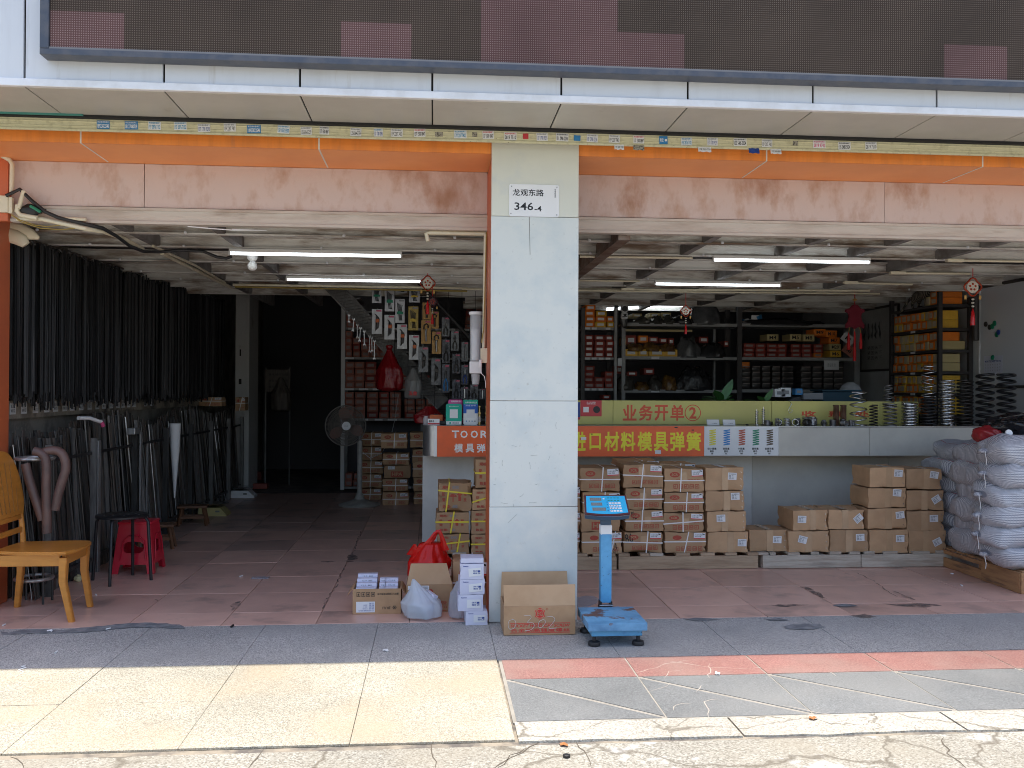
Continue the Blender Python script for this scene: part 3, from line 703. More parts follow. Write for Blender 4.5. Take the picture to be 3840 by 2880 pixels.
# ================================================================ address plate
r = (0.486,0.822,2.699,2.914)
t = thing('address_plate', 'white street number plate with black characters screwed to the pillar', 'sign', ((r[0]+r[1])/2, 6.098, (r[2]+r[3])/2))
w, h = r[1]-r[0], r[3]-r[2]
bm = box(newbm(), -w/2, w/2, -.004, 0, -h/2, h/2); bmesh.ops.bevel(bm, geom=[e for e in bm.edges if abs(e.verts[0].co.y - e.verts[1].co.y) > .003], offset=.006, segments=3, affect='EDGES')
obj('plate', bm, 'paper_white', t)
px = lambda u: (u - 1206) / 319 * w - w/2
pz = lambda v: h/2 - (v - 1178) / 206 * h
lettering(t, '龙观东路', (px(1327), -.0046, pz(1231)), w * .62, h * .215, 'ink_black', bold=.022)
lettering(t, '346', (px(1300), -.0046, pz(1319)), w * .375, h * .24, 'ink_black', bold=.014)
lettering(t, '-4', (px(1390), -.0046, pz(1332)), w * .14, h * .165, 'ink_black', bold=.012)
lettering(t, 'SHENZHEN', (px(1499), -.0046, pz(1232)), h * .27, w * .022, 'ink_black', (0, 0, -1), (1, 0, 0), bold=.03)
for u, v in ((1222, 1193), (1510, 1193), (1218, 1366), (1510, 1370)):
    decal(t, 'screw', (px(u), -.0046, pz(v)), .008, .008, 'metal_grey', n=8, th=.0015)

# ================================================================ counters
CY, CB, CT = 8.6, .92, 1.206
ct = thing('counter', 'long service counter with an orange banner band, pale ledge and yellow back board', 'counter', (0, CY, 0))
X0 = -0.109; XA = 0.022
XO = 2.564; XP = 3.296
obj('ledge_body', B(XA + .003, 6.115, .003, .33, CB + .002, CT - .014), 'counter_panel', ct)
obj('ledge_top', B(XA + .003, 6.115, .002, .36, CT - .012, CT, .002), 'counter_steel', ct)
bm = newbm(); rr = XA - X0
pts = [(XA, 0)] + [(XA - rr * math.sin(a), rr - rr * math.cos(a)) for a in [math.pi/2 * i / 8 for i in range(1, 9)]] + [(X0, .33), (XA, .33)]
poly(bm, [(x, y, CB) for x, y in pts], (0, 0, CT - CB))
obj('rounded_corner', bm, 'counter_steel', ct, smooth=30)
obj('ledge_panel', B(XP, 4.2, -.004, .002, CB, CT - .013), 'counter_panel', ct)
obj('ledge_panel', B(4.204, 6.115, -.004, .002, CB, CT - .013), 'counter_panel', ct)
cw = 3.177
XL = -0.113
obj('lower_panel', B(XL, cw - .002, .40, .43, .003, CB - .003), 'counter_white', ct)
obj('lower_panel', B(cw + .002, 4.6, .40, .43, .003, CB - .003), 'counter_panel', ct)
obj('lower_panel', B(4.604, 6.115, .40, .43, .003, CB - .003), 'counter_panel', ct)
obj('cabinet_side', B(XL, XL + .03, .432, 1.0, .003, CB - .003), 'counter_white', ct)
obj('cabinet_back', B(XL + .031, 6.11, .97, 1.0, .003, CB - .003), 'counter_panel', ct)
XY = .62
xs1 = -4.03
ya = 1.749; yb = 3.353; ye = 4.879
for a, b in ((XY, ya - .002), (ya + .002, yb - .002), (yb + .002, ye)):
    obj('back_board', B(a, b, .335, .35, CT + .002, 1.442, .001), 'yellow_board', ct)
obj('shelf_behind', B(XL + .03, 6.11, .362, 1.0, CT - .06, CT - .03), 'counter_panel', ct)
# banners
obj('banner', B(XA + .002, XO, -.0045, .0015, CB - .004, CT - .003), 'banner_orange', ct)
obj('banner_white_bar', B(-0.005, XA + .0015, -.003, .0015, CB - .003, CT - .004), 'letter_white', ct)
f = lambda u: [1.178,2.218][0] + u / 1000 * (2.218 - 1.178)
fz = lambda v: 1.204 + (v - 240) / 275 * (0.921 - 1.204)
for ch, u in (('弹', 1083), ('簧', 1235), ('具', 930), ('模', 780), ('料', 625), ('材', 475), ('口', 322), ('进', 168)):
    ww = .060 if ch != '口' else .045
    lettering(ct, ch, (f(u), -.0052, fz(382)), (f(135) - f(0)) if ch != '口' else (f(105) - f(0)), abs(fz(468) - fz(290)) * (1 if ch != '口' else .83), 'letter_yellow', bold=.032)
q = lambda u: 0.02 + (u - 1555) / 300 * (0.47 - 0.02)
qz = lambda v: CT - (v - 990) / 190 * (CT - CB)
for ch, u in zip('TOOR', (1672, 1725, 1789, 1850)):
    lettering(ct, ch, (q(u), -.0052, qz(1044)), .068, .070, 'letter_white', bold=.025)
for ch, u in zip('模具弹', (1692, 1762, 1832)):
    lettering(ct, ch, (q(u), -.0052, qz(1130)), .080, .082, 'letter_white', bold=.03)
obj('torn_label', B(f(190), f(240), -.0062, -.0055, fz(368), fz(342)), 'label_white', ct)
obj('torn_label', B(f(875), f(930), -.0062, -.0055, fz(497), fz(462)), 'label_white', ct)
for u, v, w_ in ((1215, 272, 22), (1055, 248, 30), (285, 310, 12)):
    obj('tape_scrap', B(f(u), f(u + w_), -.0060, -.0055, fz(v + 9), fz(v)), 'ink_black', ct)
# spring chart
obj('chart', B(XO + .0015, XP - .0015, -.0045, .0015, CB + .002, CT - .006), 'poster_white', ct)
def coil_print(cx, z0, z1, w, m):
    bm = newbm(); n = 7; hh = (z1 - z0) / n
    for i in range(n):
        zz = z0 + hh * (i + .5)
        for s, o_ in ((1, 0), (-1, .0003)):
            a = Vector((cx - w/2, -.0055 - o_, zz - s * hh * .22)); b_ = Vector((cx + w/2, -.0055 - o_, zz + s * hh * .22))
            if s < 0 and i == n - 1: continue
            off = 0 if s > 0 else hh * .5
            th = hh * (.26 if s > 0 else .15)
            quad(bm, [a + Vector((0, 0, off - th)), b_ + Vector((0, 0, off - th)), b_ + Vector((0, 0, off + th)), a + Vector((0, 0, off + th))])
    return obj('spring_print', bm, m, ct)
for u, m, l1, l2, l3 in ((1412, 'spring_yellow', '轻小荷重', '黄色', 'TF'), (1545, 'spring_blue', '轻荷重', '蓝色', 'TL'), (1688, 'spring_red', '中荷重', '红色', 'TM'), (1820, 'spring_green', '重荷重', '绿色', 'TH'), (1952, 'spring_brown', '极重荷重', '褐色', 'TB')):
    coil_print(f(u), fz(420), fz(268), f(62) - f(0), m)
    lettering(ct, l1, (f(u - 6), -.0055, fz(449)), (f(21) - f(0)) * len(l1), fz(0) - fz(20), 'ink_black', bold=.03)
    lettering(ct, l2, (f(u - 6), -.0055, fz(473)), (f(20) - f(0)) * 2, fz(0) - fz(19), 'ink_black', bold=.03)
    lettering(ct, l3, (f(u - 6), -.0055, fz(495)), f(24) - f(0), fz(0) - fz(14), 'ink_black', bold=.03)
# red characters on the yellow board
fy = lambda u: 1.223 + u / 1000 * (2.304 - 1.223)
fyz = lambda v: 1.447 + v / 200 * (1.233 - 1.447)
for ch, u in zip('业务开单', (640, 790, 934, 1082)):
    lettering(ct, ch, (fy(u), .3342, fyz(117)), fy(128) - fy(0), abs(fyz(190) - fyz(44)), 'letter_red', bold=.03)
lettering(ct, '2', (fy(1227), .3342, fyz(117)), fy(68) - fy(0), abs(fyz(170) - fyz(62)), 'letter_red', bold=.03)
bm = newbm(); ra, rb = (fy(76) - fy(0)), (fy(68) - fy(0)); n = 32
for i in range(n):
    a0, a1 = 2*math.pi*i/n, 2*math.pi*(i+1)/n
    quad(bm, [(fy(1227) + r_*math.cos(a), .3342, fyz(117) + r_*math.sin(a)) for r_, a in ((ra, a0), (ra, a1), (rb, a1), (rb, a0))])
obj('ring_print', bm, 'letter_red', ct)
gy = lambda u: 3.369 + u / 1000 * (4.705 - 3.369)
gz = 1.316
for ch, u in zip('收费处', (272, 480, 688)):
    lettering(ct, ch, (gy(u), .3342, gz), gy(112) - gy(0), .058 * 1.0, 'letter_red', bold=.035)

# payment sticker on the board, code left out
r = (1.425,1.635,1.285,1.442)
t = thing('payment_sticker', 'red payment sticker with a blank white square and black disc on the yellow board', 'sticker', ((r[0]+r[1])/2, 8.932, (r[2]+r[3])/2))
w, h = r[1]-r[0], r[3]-r[2]
decal(t, 'backing', (0, 0, 0), w, h, 'sticker_red')
decal(t, 'blank_square', (-w*.24, -.001, -h*.08), w*.26, h*.34, 'paper_white')
decal(t, 'black_disc', (w*.26, -.001, -h*.08), w*.33, w*.33, 'ink_black', n=20)
lettering(t, '扫一扫 有惊喜', (0, -.001, h*.38), w*.42, h*.07, 'ink_white', bold=.02)
lettering(t, '扫码领红包', (0, -.001, h*.28), w*.42, h*.07, 'ink_white', bold=.02)
r = (1.373,1.422,1.253,1.423)
t = thing('payment_sticker', 'narrow blue and red sticker half hidden by the pillar on the yellow board', 'sticker', ((r[0]+r[1])/2, 8.9335, (r[2]+r[3])/2))
decal(t, 'backing', (0, 0, 0), r[1]-r[0], r[3]-r[2], 'ink_navy')
decal(t, 'red_foot', (0, -.001, -(r[3]-r[2])*.43), r[1]-r[0], (r[3]-r[2])*.14, 'sticker_red')

# ================================================================ lamps
def lamp(x0, x1, y, z, lab, tubelen=1.0):
    t = thing('tube_lamp', lab, 'tube lamp', ((x0+x1)/2, y, z), 'tube lamps under the steel ceiling')
    L = x1 - x0
    obj('batten', B(-L/2, L/2, -.016, .016, .006, .034, .002), 'lamp_body', t)
    obj('end_cap', B(-L/2 - .004, -L/2 + .012, -.014, .014, -.018, .006), 'lamp_body', t)
    obj('end_cap', B(L/2 - .012, L/2 + .004, -.014, .014, -.018, .006), 'lamp_body', t)
    obj('glass_tube', T([(-L/2 + .0125, 0, -.007), (L/2 - .0125, 0, -.007)], .0105, 10), 'tube_lit', t, smooth=60)
lamp(-1.685, -.279, 7.70, 2.655, 'lit tube lamp with the round bulb beside it, left bay, nearer the street')
lamp(-1.51, -.143, 9.50, 2.655, 'lit tube lamp deeper in the left bay, ending at a red hanging ornament')
lamp(2.336, 3.713, 7.60, 2.655, 'lit tube lamp over the springs counter, nearer the street')
lamp(2.271, 3.619, 9.40, 2.655, 'lit tube lamp deeper over the right bay, before the parts shelves')
a = (2.453,13.0,2.696); b = (3.829,13.0,2.786)
t = thing('tube_lamp', 'lit tube lamp hung aslant behind the top of the parts shelves', 'tube lamp', ((a[0]+b[0])/2, 13.05, (a[2]+b[2])/2), 'tube lamps under the steel ceiling')
d = Vector(((b[0]-a[0])/2, 0, (b[2]-a[2])/2))
obj('glass_tube', T([-d, d], .013, 8), 'tube_lit', t, smooth=60)
obj('batten', T([-d + Vector((0, .02, .03)), d + Vector((0, .02, .03))], .014, 4), 'lamp_body', t)
t = thing('bulb_lamp', 'round white unlit bulb in a ceramic holder under the ceiling, left bay', 'light bulb', (-1.537, 7.9, 2.535))
obj('globe', LA([(.004, 0), (.02, .003), (.036, .016), (.042, .038), (.036, .06), (.024, .074), (.016, .08)], 18), 'paper_white', t, smooth=60)
obj('holder', LA([(.018, .078), (.03, .086), (.042, .1), (.044, .12), (.044, .14)], 18), 'paper_white', t, smooth=40)

# ================================================================ pipes and cables
def pipe(name, pts, r, m, lab, cat, n=8):
    o = obj(name, T(pts, r, n), m, smooth=50); return tag(o, lab, cat)
pipe('conduit', [(1.22,7.715,2.675), (2.185,7.685,2.675)], .011, 'pvc_cream', 'cream conduit leading from the pillar to the nearer tube lamp of the right bay', 'pipe')
pipe('conduit', [(1.49,9.412,2.675), (2.117,9.412,2.675)], .010, 'pvc_cream', 'short cream conduit ending just before the deeper tube lamp, right bay', 'pipe')
pipe('conduit', [(.3, 10.35, 2.672), (4.856,9.94,2.672)], .014, 'pvc_cream', 'long cream conduit running across the right bay before the shelves', 'pipe')
pipe('conduit', [(.3, 10.15, 2.650), (2.9, 10.15, 2.652), (5.1, 10.2, 2.668)], .011, 'pvc_cream', 'thinner cream conduit sagging below the long one, right bay', 'pipe')
pipe('conduit', [(5.004,9.295,2.672), (4.254,9.249,2.672)], .012, 'pvc_cream', 'cream conduit over the tabby cat, third back from the street', 'pipe')
pipe('conduit', [(5.087,8.381,2.672), (4.344,8.424,2.672)], .012, 'pvc_cream', 'cream conduit crossing above the orange box rack', 'pipe')
pipe('conduit', [(5.057,7.529,2.672), (4.384,7.546,2.672)], .012, 'pvc_cream', 'cream conduit holding the round red hanging ornament near the whiteboard', 'pipe')
pipe('conduit', [(-2.2, 10.25, 2.672), (.36, 10.22, 2.668)], .014, 'pvc_cream', 'cream conduit crossing the left bay behind the deeper lamp', 'pipe')
pipe('conduit', [(-2.2, 10.35, 2.660), (.36, 10.40, 2.652)], .010, 'wire_yellow', 'thin brown conduit under the cream one at the back of the left bay', 'pipe')
for p, lab in (((4.431,7.528,2.668), 'cream junction box at the whiteboard end conduit'), ((4.37,8.389,2.668), 'cream junction box in the middle of the right bay ceiling'), ((4.286,9.198,2.668), 'cream junction box above the red velvet hanging'), ((2.138,10.116,2.668), 'cream junction box on the long conduit near the camera post'), ((-1.33, 10.22, 2.668), 'cream junction box on the left bay conduit')):
    o = obj('junction_box', B(-.075, .075, -.022, .022, -.014, .014, .004), 'pvc_cream', loc=p); tag(o, lab, 'junction box')
# pipes along the ceiling edge of the left bay
pipe('conduit', [(-2.869,6.58,2.7), (-2.71,6.6,2.707), (-2.419,6.6,2.646), (-2.355,6.75,2.655), (-2.295,7.0,2.646), (-2.295,7.45,2.639)], .016, 'pvc_cream', 'cream pvc pipe strapped with a black cable along the left ceiling corner', 'pipe')
pipe('conduit', [(-2.268,7.868,2.665), (-2.273,10.453,2.665)], .018, 'pvc_cream', 'cream pipe running back under the left ceiling beam', 'pipe')
pipe('conduit', [(-2.226,7.481,2.665), (-2.197,8.615,2.67), (-2.241,10.056,2.67)], .012, 'pvc_cream', 'thinner cream pipe beside the pipe running back, left ceiling', 'pipe')
pipe('black_cable', [(-2.931,6.56,2.855), (-2.842,6.56,2.902), (-2.762,6.57,2.823), (-2.674,6.57,2.751), (-2.594,6.58,2.716), (-2.416,6.6,2.678), (-2.338,6.7,2.669), (-2.291,6.85,2.636), (-2.281,7.1,2.605), (-2.27,7.4,2.608), (-2.172,7.5,2.623), (-2.036,7.55,2.648), (-1.868,7.6,2.648), (-1.756,7.6,2.603), (-1.685,7.6,2.594), (-1.649,7.62,2.613)], .013, 'black_rubber', 'thick black cable bundle sagging from the orange pillar towards the lamp', 'cable')
pipe('yellow_cable', [(-2.893,6.55,2.726), (-2.837,6.56,2.69), (-2.741,6.57,2.659), (-2.668,6.58,2.652), (-2.585,6.6,2.668)], .0035, 'wire_yellow', 'thin brown wire drooping beneath the junction box on the orange pillar', 'cable', 6)
pipe('yellow_cable', [(-2.885,6.54,2.72), (-2.826,6.55,2.675), (-2.707,6.57,2.639), (-2.577,6.58,2.633), (-2.477,6.6,2.649)], .0035, 'wire_yellow', 'longer yellow brown wire drooping lowest along the left lintel', 'cable', 6)
pipe('white_cable', [(-1.729,6.6,2.676), (-1.573,6.61,2.666), (-1.431,6.61,2.658), (-1.188,6.61,2.661), (-1.426,6.61,2.665)], .004, 'paper_white', 'thin white cable tied along the bottom of the left lintel', 'cable', 6)
t = thing('junction_box', 'large cream junction box on the orange pillar with pipes plugged in', 'junction box', (-2.95,6.58,2.793))
obj('body', B(-.03, .03, -.02, .019, -.05, .065, .005), 'pvc_cream', t)
obj('cover', B(.0305, .055, -.014, .019, -.055, .055, .004), 'pvc_cream', t)
pipe('conduit', [(-3.035,6.56,3.163), (-2.974,6.56,3.138), (-2.914,6.57,3.104), (-2.904,6.585,3.076), (-2.906,6.585,2.871)], .016, 'pvc_cream', 'cream pipe dropping down the corner of the orange pillar', 'pipe')
pipe('conduit', [(-2.815,6.56,2.892), (-2.848,6.56,2.77)], .015, 'pvc_cream', 'short slanted stub of cream pipe near the pillar junction box', 'pipe')
pipe('conduit', [(-2.857,6.565,2.795), (-2.861,6.565,2.753), (-2.842,6.57,2.727), (-2.788,6.57,2.718), (-2.728,6.57,2.708)], .017, 'pvc_cream', 'bent cream pipe elbow under the tangle of black tape', 'pipe')
pipe('conduit', [(-2.568,6.59,2.712), (-2.416,6.6,2.71)], .013, 'pvc_cream', 'short level offcut of cream pipe on the left lintel', 'pipe')
bm = newbm(); bmesh.ops.create_icosphere(bm, subdivisions=3, radius=1)
for v in bm.verts:
    n = noise.noise(v.co * 2.1) * .5 + noise.noise(v.co * 5) * .25
    v.co = Vector((v.co.x * .085 * (1 + n), v.co.y * .02, v.co.z * .04 * (1 + n)))
o = obj('tape_tangle', bm, 'black_rubber', loc=(-2.776,6.58,2.762), smooth=True); tag(o, 'tangle of black taped wires below the rusty panel by the orange pillar', 'wires')
bm = newbm(); tube(bm, [(-2.767,6.55,2.787), (-2.737,6.55,2.77), (-2.7,6.55,2.747)], .011, 6)
o = obj('green_tape', bm, 'spring_green'); tag(o, 'green insulating tape wrapped on the wire tangle by the orange pillar', 'tape')
pipe('conduit', [(-0.053,6.68,2.615), (-0.067,6.68,2.671), (-0.042,6.68,2.678), (0.361,6.68,2.677)], .016, 'pvc_cream', 'cream pipe bend under the left lintel near the white pillar', 'pipe')
pipe('conduit', [((0.359,6.62,2.667)[0], 6.62, 2.66), ((0.35,6.62,2.667)[0], 6.62, 1.75)], .013, 'pvc_cream', 'cream pipe running down beside the dark edge of the white pillar', 'pipe')
pipe('yellow_cable', [(0.364,6.6,2.677), (0.354,6.6,2.228), (0.347,6.6,1.974), (0.333,6.6,1.881)], .004, 'wire_yellow', 'brown wire hanging down beside the pipe at the pillar edge', 'cable', 6)
t = thing('switch_box', 'cream switch box on the pipe at the dark side of the white pillar', 'switch', (0.353,6.58,1.788))
obj('body', B(-.028, .028, -.015, .02, -.053, .053, .004), 'pvc_cream', t)
obj('plug', B(-.04, -.02, -.03, -.016, -.085, -.03, .003), 'paper_white', t)
obj('cord', T([(-.03, -.02, -.085), (-.02, -.02, -.13), (.0, -.02, -.15), (.008, -.02, -.19), (.01, -.02, -.23)], .003, 6), 'paper_white', t)
# cup dispenser
mat('clear_plastic', (.70, .72, .75), .2, alpha=.45)
p = (0.298,6.75,2.112)
t = thing('cup_dispenser', 'clear paper cup dispenser tube with a white cap hanging beside the pillar', 'cup dispenser', (p[0], 6.75, p[2]))
hh = p[2] - 1.752
obj('cap', LA([(.046, -.02), (.05, -.015), (.05, 0), (.046, .003)], 20), 'paper_white', t, smooth=40)
obj('sleeve', LA([(.042, -hh), (.043, -.021)], 20), 'clear_plastic', t, smooth=40)
obj('cup_stack', LA([(.030, -hh + .01), (.033, -hh*.8), (.031, -hh*.79), (.034, -hh*.6), (.032, -hh*.59), (.035, -hh*.35)], 18), 'paper_white', t, smooth=40)
obj('mouth', B(-.045, .045, -.03, .03, -hh - .09, -hh - .001, .008), 'paper_white', t)
obj('cup', LA([(.026, -hh - .17), (.034, -hh - .091)], 16), 'clear_plastic', t, smooth=40)
# ================================================================ cartons
def carton_mesh(w, d, h, seed, crush=.012, bulge=0.0):
    bm = newbm()
    bmesh.ops.create_cube(bm, size=1)
    bmesh.ops.subdivide_edges(bm, edges=bm.edges[:], cuts=7, use_grid_fill=True)
    o = Vector((seed * 3.7, seed * 1.3, seed * 7.1))
    for v in bm.verts:
        p = v.co.copy()
        e = [max(0, (abs(c) - .30) / .20) for c in p]     # closeness to each pair of faces
        edge = sorted(e)[1]                                # 1 on an edge
        n = noise.noise(p * 2.6 + o) + .5 * noise.noise(p * 6 + o)
        k = crush * edge ** 2 * max(0, n + .15) * 1.3
        q = Vector((p.x * w, p.y * d, (p.z + .5) * h))
        inward = Vector((-p.x * w, -p.y * d, -(p.z) * h)).normalized()
        q += inward * k
        if p.y < -.499 and edge > .2 and False: pass
        if p.z > .49: q.z += -crush * .5 * max(0, noise.noise(p * 3 + o * 2)) + bulge * (1 - abs(p.x) * 2) * (1 - abs(p.y) * 2)
        v.co = q
    return bm
def band_h(w, d, z0, z1, bw, t=.0022):
    bm = newbm(); a, b = w/2 + t, d/2 + t
    lo = [bm.verts.new(p) for p in ((-a, -b, z0), (a, -b, z1), (a, b, z1), (-a, b, z0))]
    hi = [bm.verts.new((v.co.x, v.co.y, v.co.z + bw)) for v in lo]
    for i in range(4): bm.faces.new((lo[i], lo[(i+1) % 4], hi[(i+1) % 4], hi[i]))
    return bm
def band_v(x0, x1, d, h, bw, t=.0026):
    bm = newbm(); b = d/2 + t
    P = [(x0, -b, -.0005), (x1, -b, h + t), (x1, b, h + t), (x0, b, -.0005)]
    lo = [bm.verts.new((x - bw/2, y, z)) for x, y, z in P]; hi = [bm.verts.new((x + bw/2, y, z)) for x, y, z in P]
    for i in range(3): bm.faces.new((lo[i], hi[i], hi[i+1], lo[i+1]))
    return bm
def shipping_label(parent, cx, y, cz, w, h, lean=0.0, red=True):
    rt = (math.cos(lean), 0, math.sin(lean)); u = (-math.sin(lean), 0, math.cos(lean))
    U, Rr = Vector(u), Vector(rt)
    l = decal(parent, 'shipping_label', (cx, y, cz), w, h, 'label_white', rt, u)
    c = Vector((cx, y - .0008, cz))
    if red:
        decal(l, 'red_stripe', c - U * h * .42, w, h * .13, 'ink_red', rt, u, th=.0004)
        lettering(l, '六角头螺栓\n规格 数量', c + U * h * .02 - Rr * w * .08, w * .66, h * .5, 'ink_grey', rt, u, bold=.02, lead=1.2)
        decal(l, 'bird_mark', c + U * h * .3 + Rr * w * .33, w * .22, h * .2, 'ink_black', (rt[0] + .3, 0, rt[2] - .3), u, th=.0004, n=5)
    else:
        lettering(l, '内六角圆柱头\n规格  M8\n数量  600\n批号 2305', c, w * .8, h * .78, 'ink_grey', rt, u, bold=.03, lead=1.15)
    return l
def icons(parent, x0, x1, y, z, s, m='print_red'):
    bm = newbm()
    for k in range(5):
        cx = x0 + (x1 - x0) * k / 4; t = s * .12
        for a, b, c, d in ((-1, 1, -1, -1 + .24), (-1, 1, 1 - .24, 1), (-1, -1 + .24, -1 + .24, 1 - .24), (1 - .24, 1, -1 + .24, 1 - .24)):
            quad(bm, [(cx + a*s/2, y, z + c*s/2), (cx + b*s/2, y, z + c*s/2), (cx + b*s/2, y, z + d*s/2), (cx + a*s/2, y, z + d*s/2)])
        for j in range(2 + k % 2):
            a = -.5 + j * .45
            quad(bm, [(cx + a*s/2, y, z - .5*s/2), (cx + (a+.25)*s/2, y, z - .5*s/2), (cx + (a+.25)*s/2, y, z + (.2 + .3*((j+k) % 2))*s/2), (cx + a*s/2, y, z + (.2 + .3*((j+k) % 2))*s/2)])
    return obj('printed_marks', bm, m, parent)
seed_n = [0]
def carton(x0, x1, z0, z1, y, depth, label, style='plain', group=None, rot=0.0, crush=.020, lab=None, strap=(.0, .0), vs=.5, name='carton', cat='carton', hand=None):
    seed_n[0] += 1; sd = seed_n[0]
    rr = random.Random(sd * 17); rot += rr.uniform(-.012, .012)
    w, h = x1 - x0, z1 - z0
    t = thing(name, label, cat, ((x0 + x1)/2, y + depth/2, z0), group, rot)
    m = 'cardboard' if style in ('scr', 'yellow', 'hpa', 'brand') else 'cardboard_plain'
    obj('body', carton_mesh(w, depth, h, sd, crush), m, t, smooth=28)
    yf = -depth/2 - .0012
    if style == 'scr':
        e = decal(t, 'oval_mark', (-w*.24, yf, h*.74), w*.25, h*.24, 'print_red', n=20)
        lettering(e, 'SCR', (-w*.24, yf - .0009, h*.74), w*.16, h*.11, 'cardboard', bold=.03)
        lettering(t, '高强度紧固件系列', (w*.08, yf - .0004, h*.50), w*.60, h*.09, 'print_red', bold=.02)
        icons(t, -w*.22, w*.32, yf - .0004, h*.24, w*.105)
        if rr.random() < .8: decal(t, 'tape', (w*.03 + rr.uniform(-.03, .03), yf - .0002, h*(.25 + .5*rr.random())), w*.16, h*.34, 'tape_clear')
        shipping_label(t, w*.32, yf - .003, h*.80, w*.28, h*.28, rr.uniform(-.06, .06))
        zz = h * .46
        obj('strap', band_h(w, depth, zz + strap[0], zz + strap[1], .010), 'strap_white', t)
        obj('strap', band_v(w*(vs - .5) - strap[0], w*(vs - .5) + .01, depth, h, .010), 'strap_white', t)
    elif style == 'faded':
        e = decal(t, 'oval_mark', (-w*.2, yf, h*.74), w*.22, h*.22, 'print_red', n=18)
        icons(t, -w*.18, w*.36, yf - .0004, h*.22, w*.1)
        shipping_label(t, w*.34, yf - .003, h*.82, w*.28, h*.28, rr.uniform(-.05, .05))
        obj('strap', band_h(w, depth, h*.52 + strap[0], h*.52 + strap[1], .010), 'strap_white', t)
        obj('strap', band_v(w*(vs - .5) - .01, w*(vs - .5) + .03, depth, h, .010), 'strap_white', t)
    elif style == 'hpa':
        sq = decal(t, 'red_block', (0, yf, h*.32), w*.46, h*.42, 'print_red')
        lettering(sq, 'HPA', (0, yf - .0009, h*.32), w*.40, h*.26, 'cardboard', bold=.04)
        shipping_label(t, -w*.22, yf - .003, h*.82, w*.26, h*.26, 0, red=False)
    elif style == 'plain':
        tx = w * rr.uniform(-.06, .08)
        tp = decal(t, 'tape', (tx, yf - .0001, h*.5), w*.17, h*.96, 'tape_clear')
        decal(t, 'top_tape', (tx, 0, h + .0005), w*.17, depth*.9, 'tape_clear', (1, 0, 0), (0, 1, 0))
        for k in range(3):
            decal(t, 'staple', (w*.43, yf - .0004, h*(.2 + .3*k)), .004, .012, 'metal_bright', (.8, 0, .6), (-.6, 0, .8))
        lx, lz, ln = lab if lab else (.25, .62, 0)
        shipping_label(t, w*lx, yf - .002, h*lz, .078, .062, ln, red=False)
    elif style == 'yellow':
        lettering(t, '规格:', (-w*.26, yf - .0004, h*.83), w*.24, h*.12, 'print_red', bold=.03)
        lettering(t, '8X80', (w*.02, yf - .0004, h*.83), w*.20, h*.11, 'ink_grey', bold=.02)
        lettering(t, '防', (-w*.34, yf - .0004, h*.60), w*.09, h*.13, 'print_red', bold=.03)
        lettering(t, '潮', (-w*.34, yf - .0004, h*.40), w*.09, h*.13, 'print_red', bold=.03)
        lettering(t, '轻', (w*.30, yf - .0004, h*.60), w*.09, h*.13, 'print_red', bold=.03)
        lettering(t, '放', (w*.30, yf - .0004, h*.40), w*.09, h*.13, 'print_red', bold=.03)
        lettering(t, '数量:', (-w*.25, yf - .0004, h*.17), w*.24, h*.12, 'print_red', bold=.03)
        lettering(t, '600', (w*.0, yf - .0004, h*.17), w*.15, h*.12, 'ink_grey', bold=.02)
        bm = newbm(); n = 10; cx, cz, ru = -w*.06, h*.50, w*.11
        poly(bm, [(cx + ru*math.cos(math.pi*i/n), yf - .0005, cz + ru*.85*math.sin(math.pi*i/n)) for i in range(n + 1)])
        quad(bm, [(cx - .004, yf - .0005, cz - .045), (cx + .004, yf - .0005, cz - .045), (cx + .004, yf - .0005, cz), (cx - .004, yf - .0005, cz)])
        obj('umbrella_mark', bm, 'print_red', t)
        bm = newbm(); cx = w*.14
        poly(bm, [(cx - .012, yf - .0005, h*.36), (cx + .012, yf - .0005, h*.36), (cx + .012, yf - .0005, h*.56), (cx + .026, yf - .0005, h*.56), (cx, yf - .0005, h*.69), (cx - .026, yf - .0005, h*.56), (cx - .012, yf - .0005, h*.56)])
        obj('arrow_mark', bm, 'print_red', t)
        obj('strap', band_h(w, depth, h*.5 + strap[0], h*.5 + strap[1], .013), 'strap_yellow', t)
        obj('strap', band_v(w*(vs - .5) - .02, w*(vs - .5) + .01, depth, h, .013), 'strap_yellow', t)
    if hand:
        lettering(t, hand[0], (w*hand[1], yf - .0006, h*hand[2]), w*hand[3], h*hand[4], 'ink_black', (.95, 0, .2), (-.2, 0, .95))
    return t

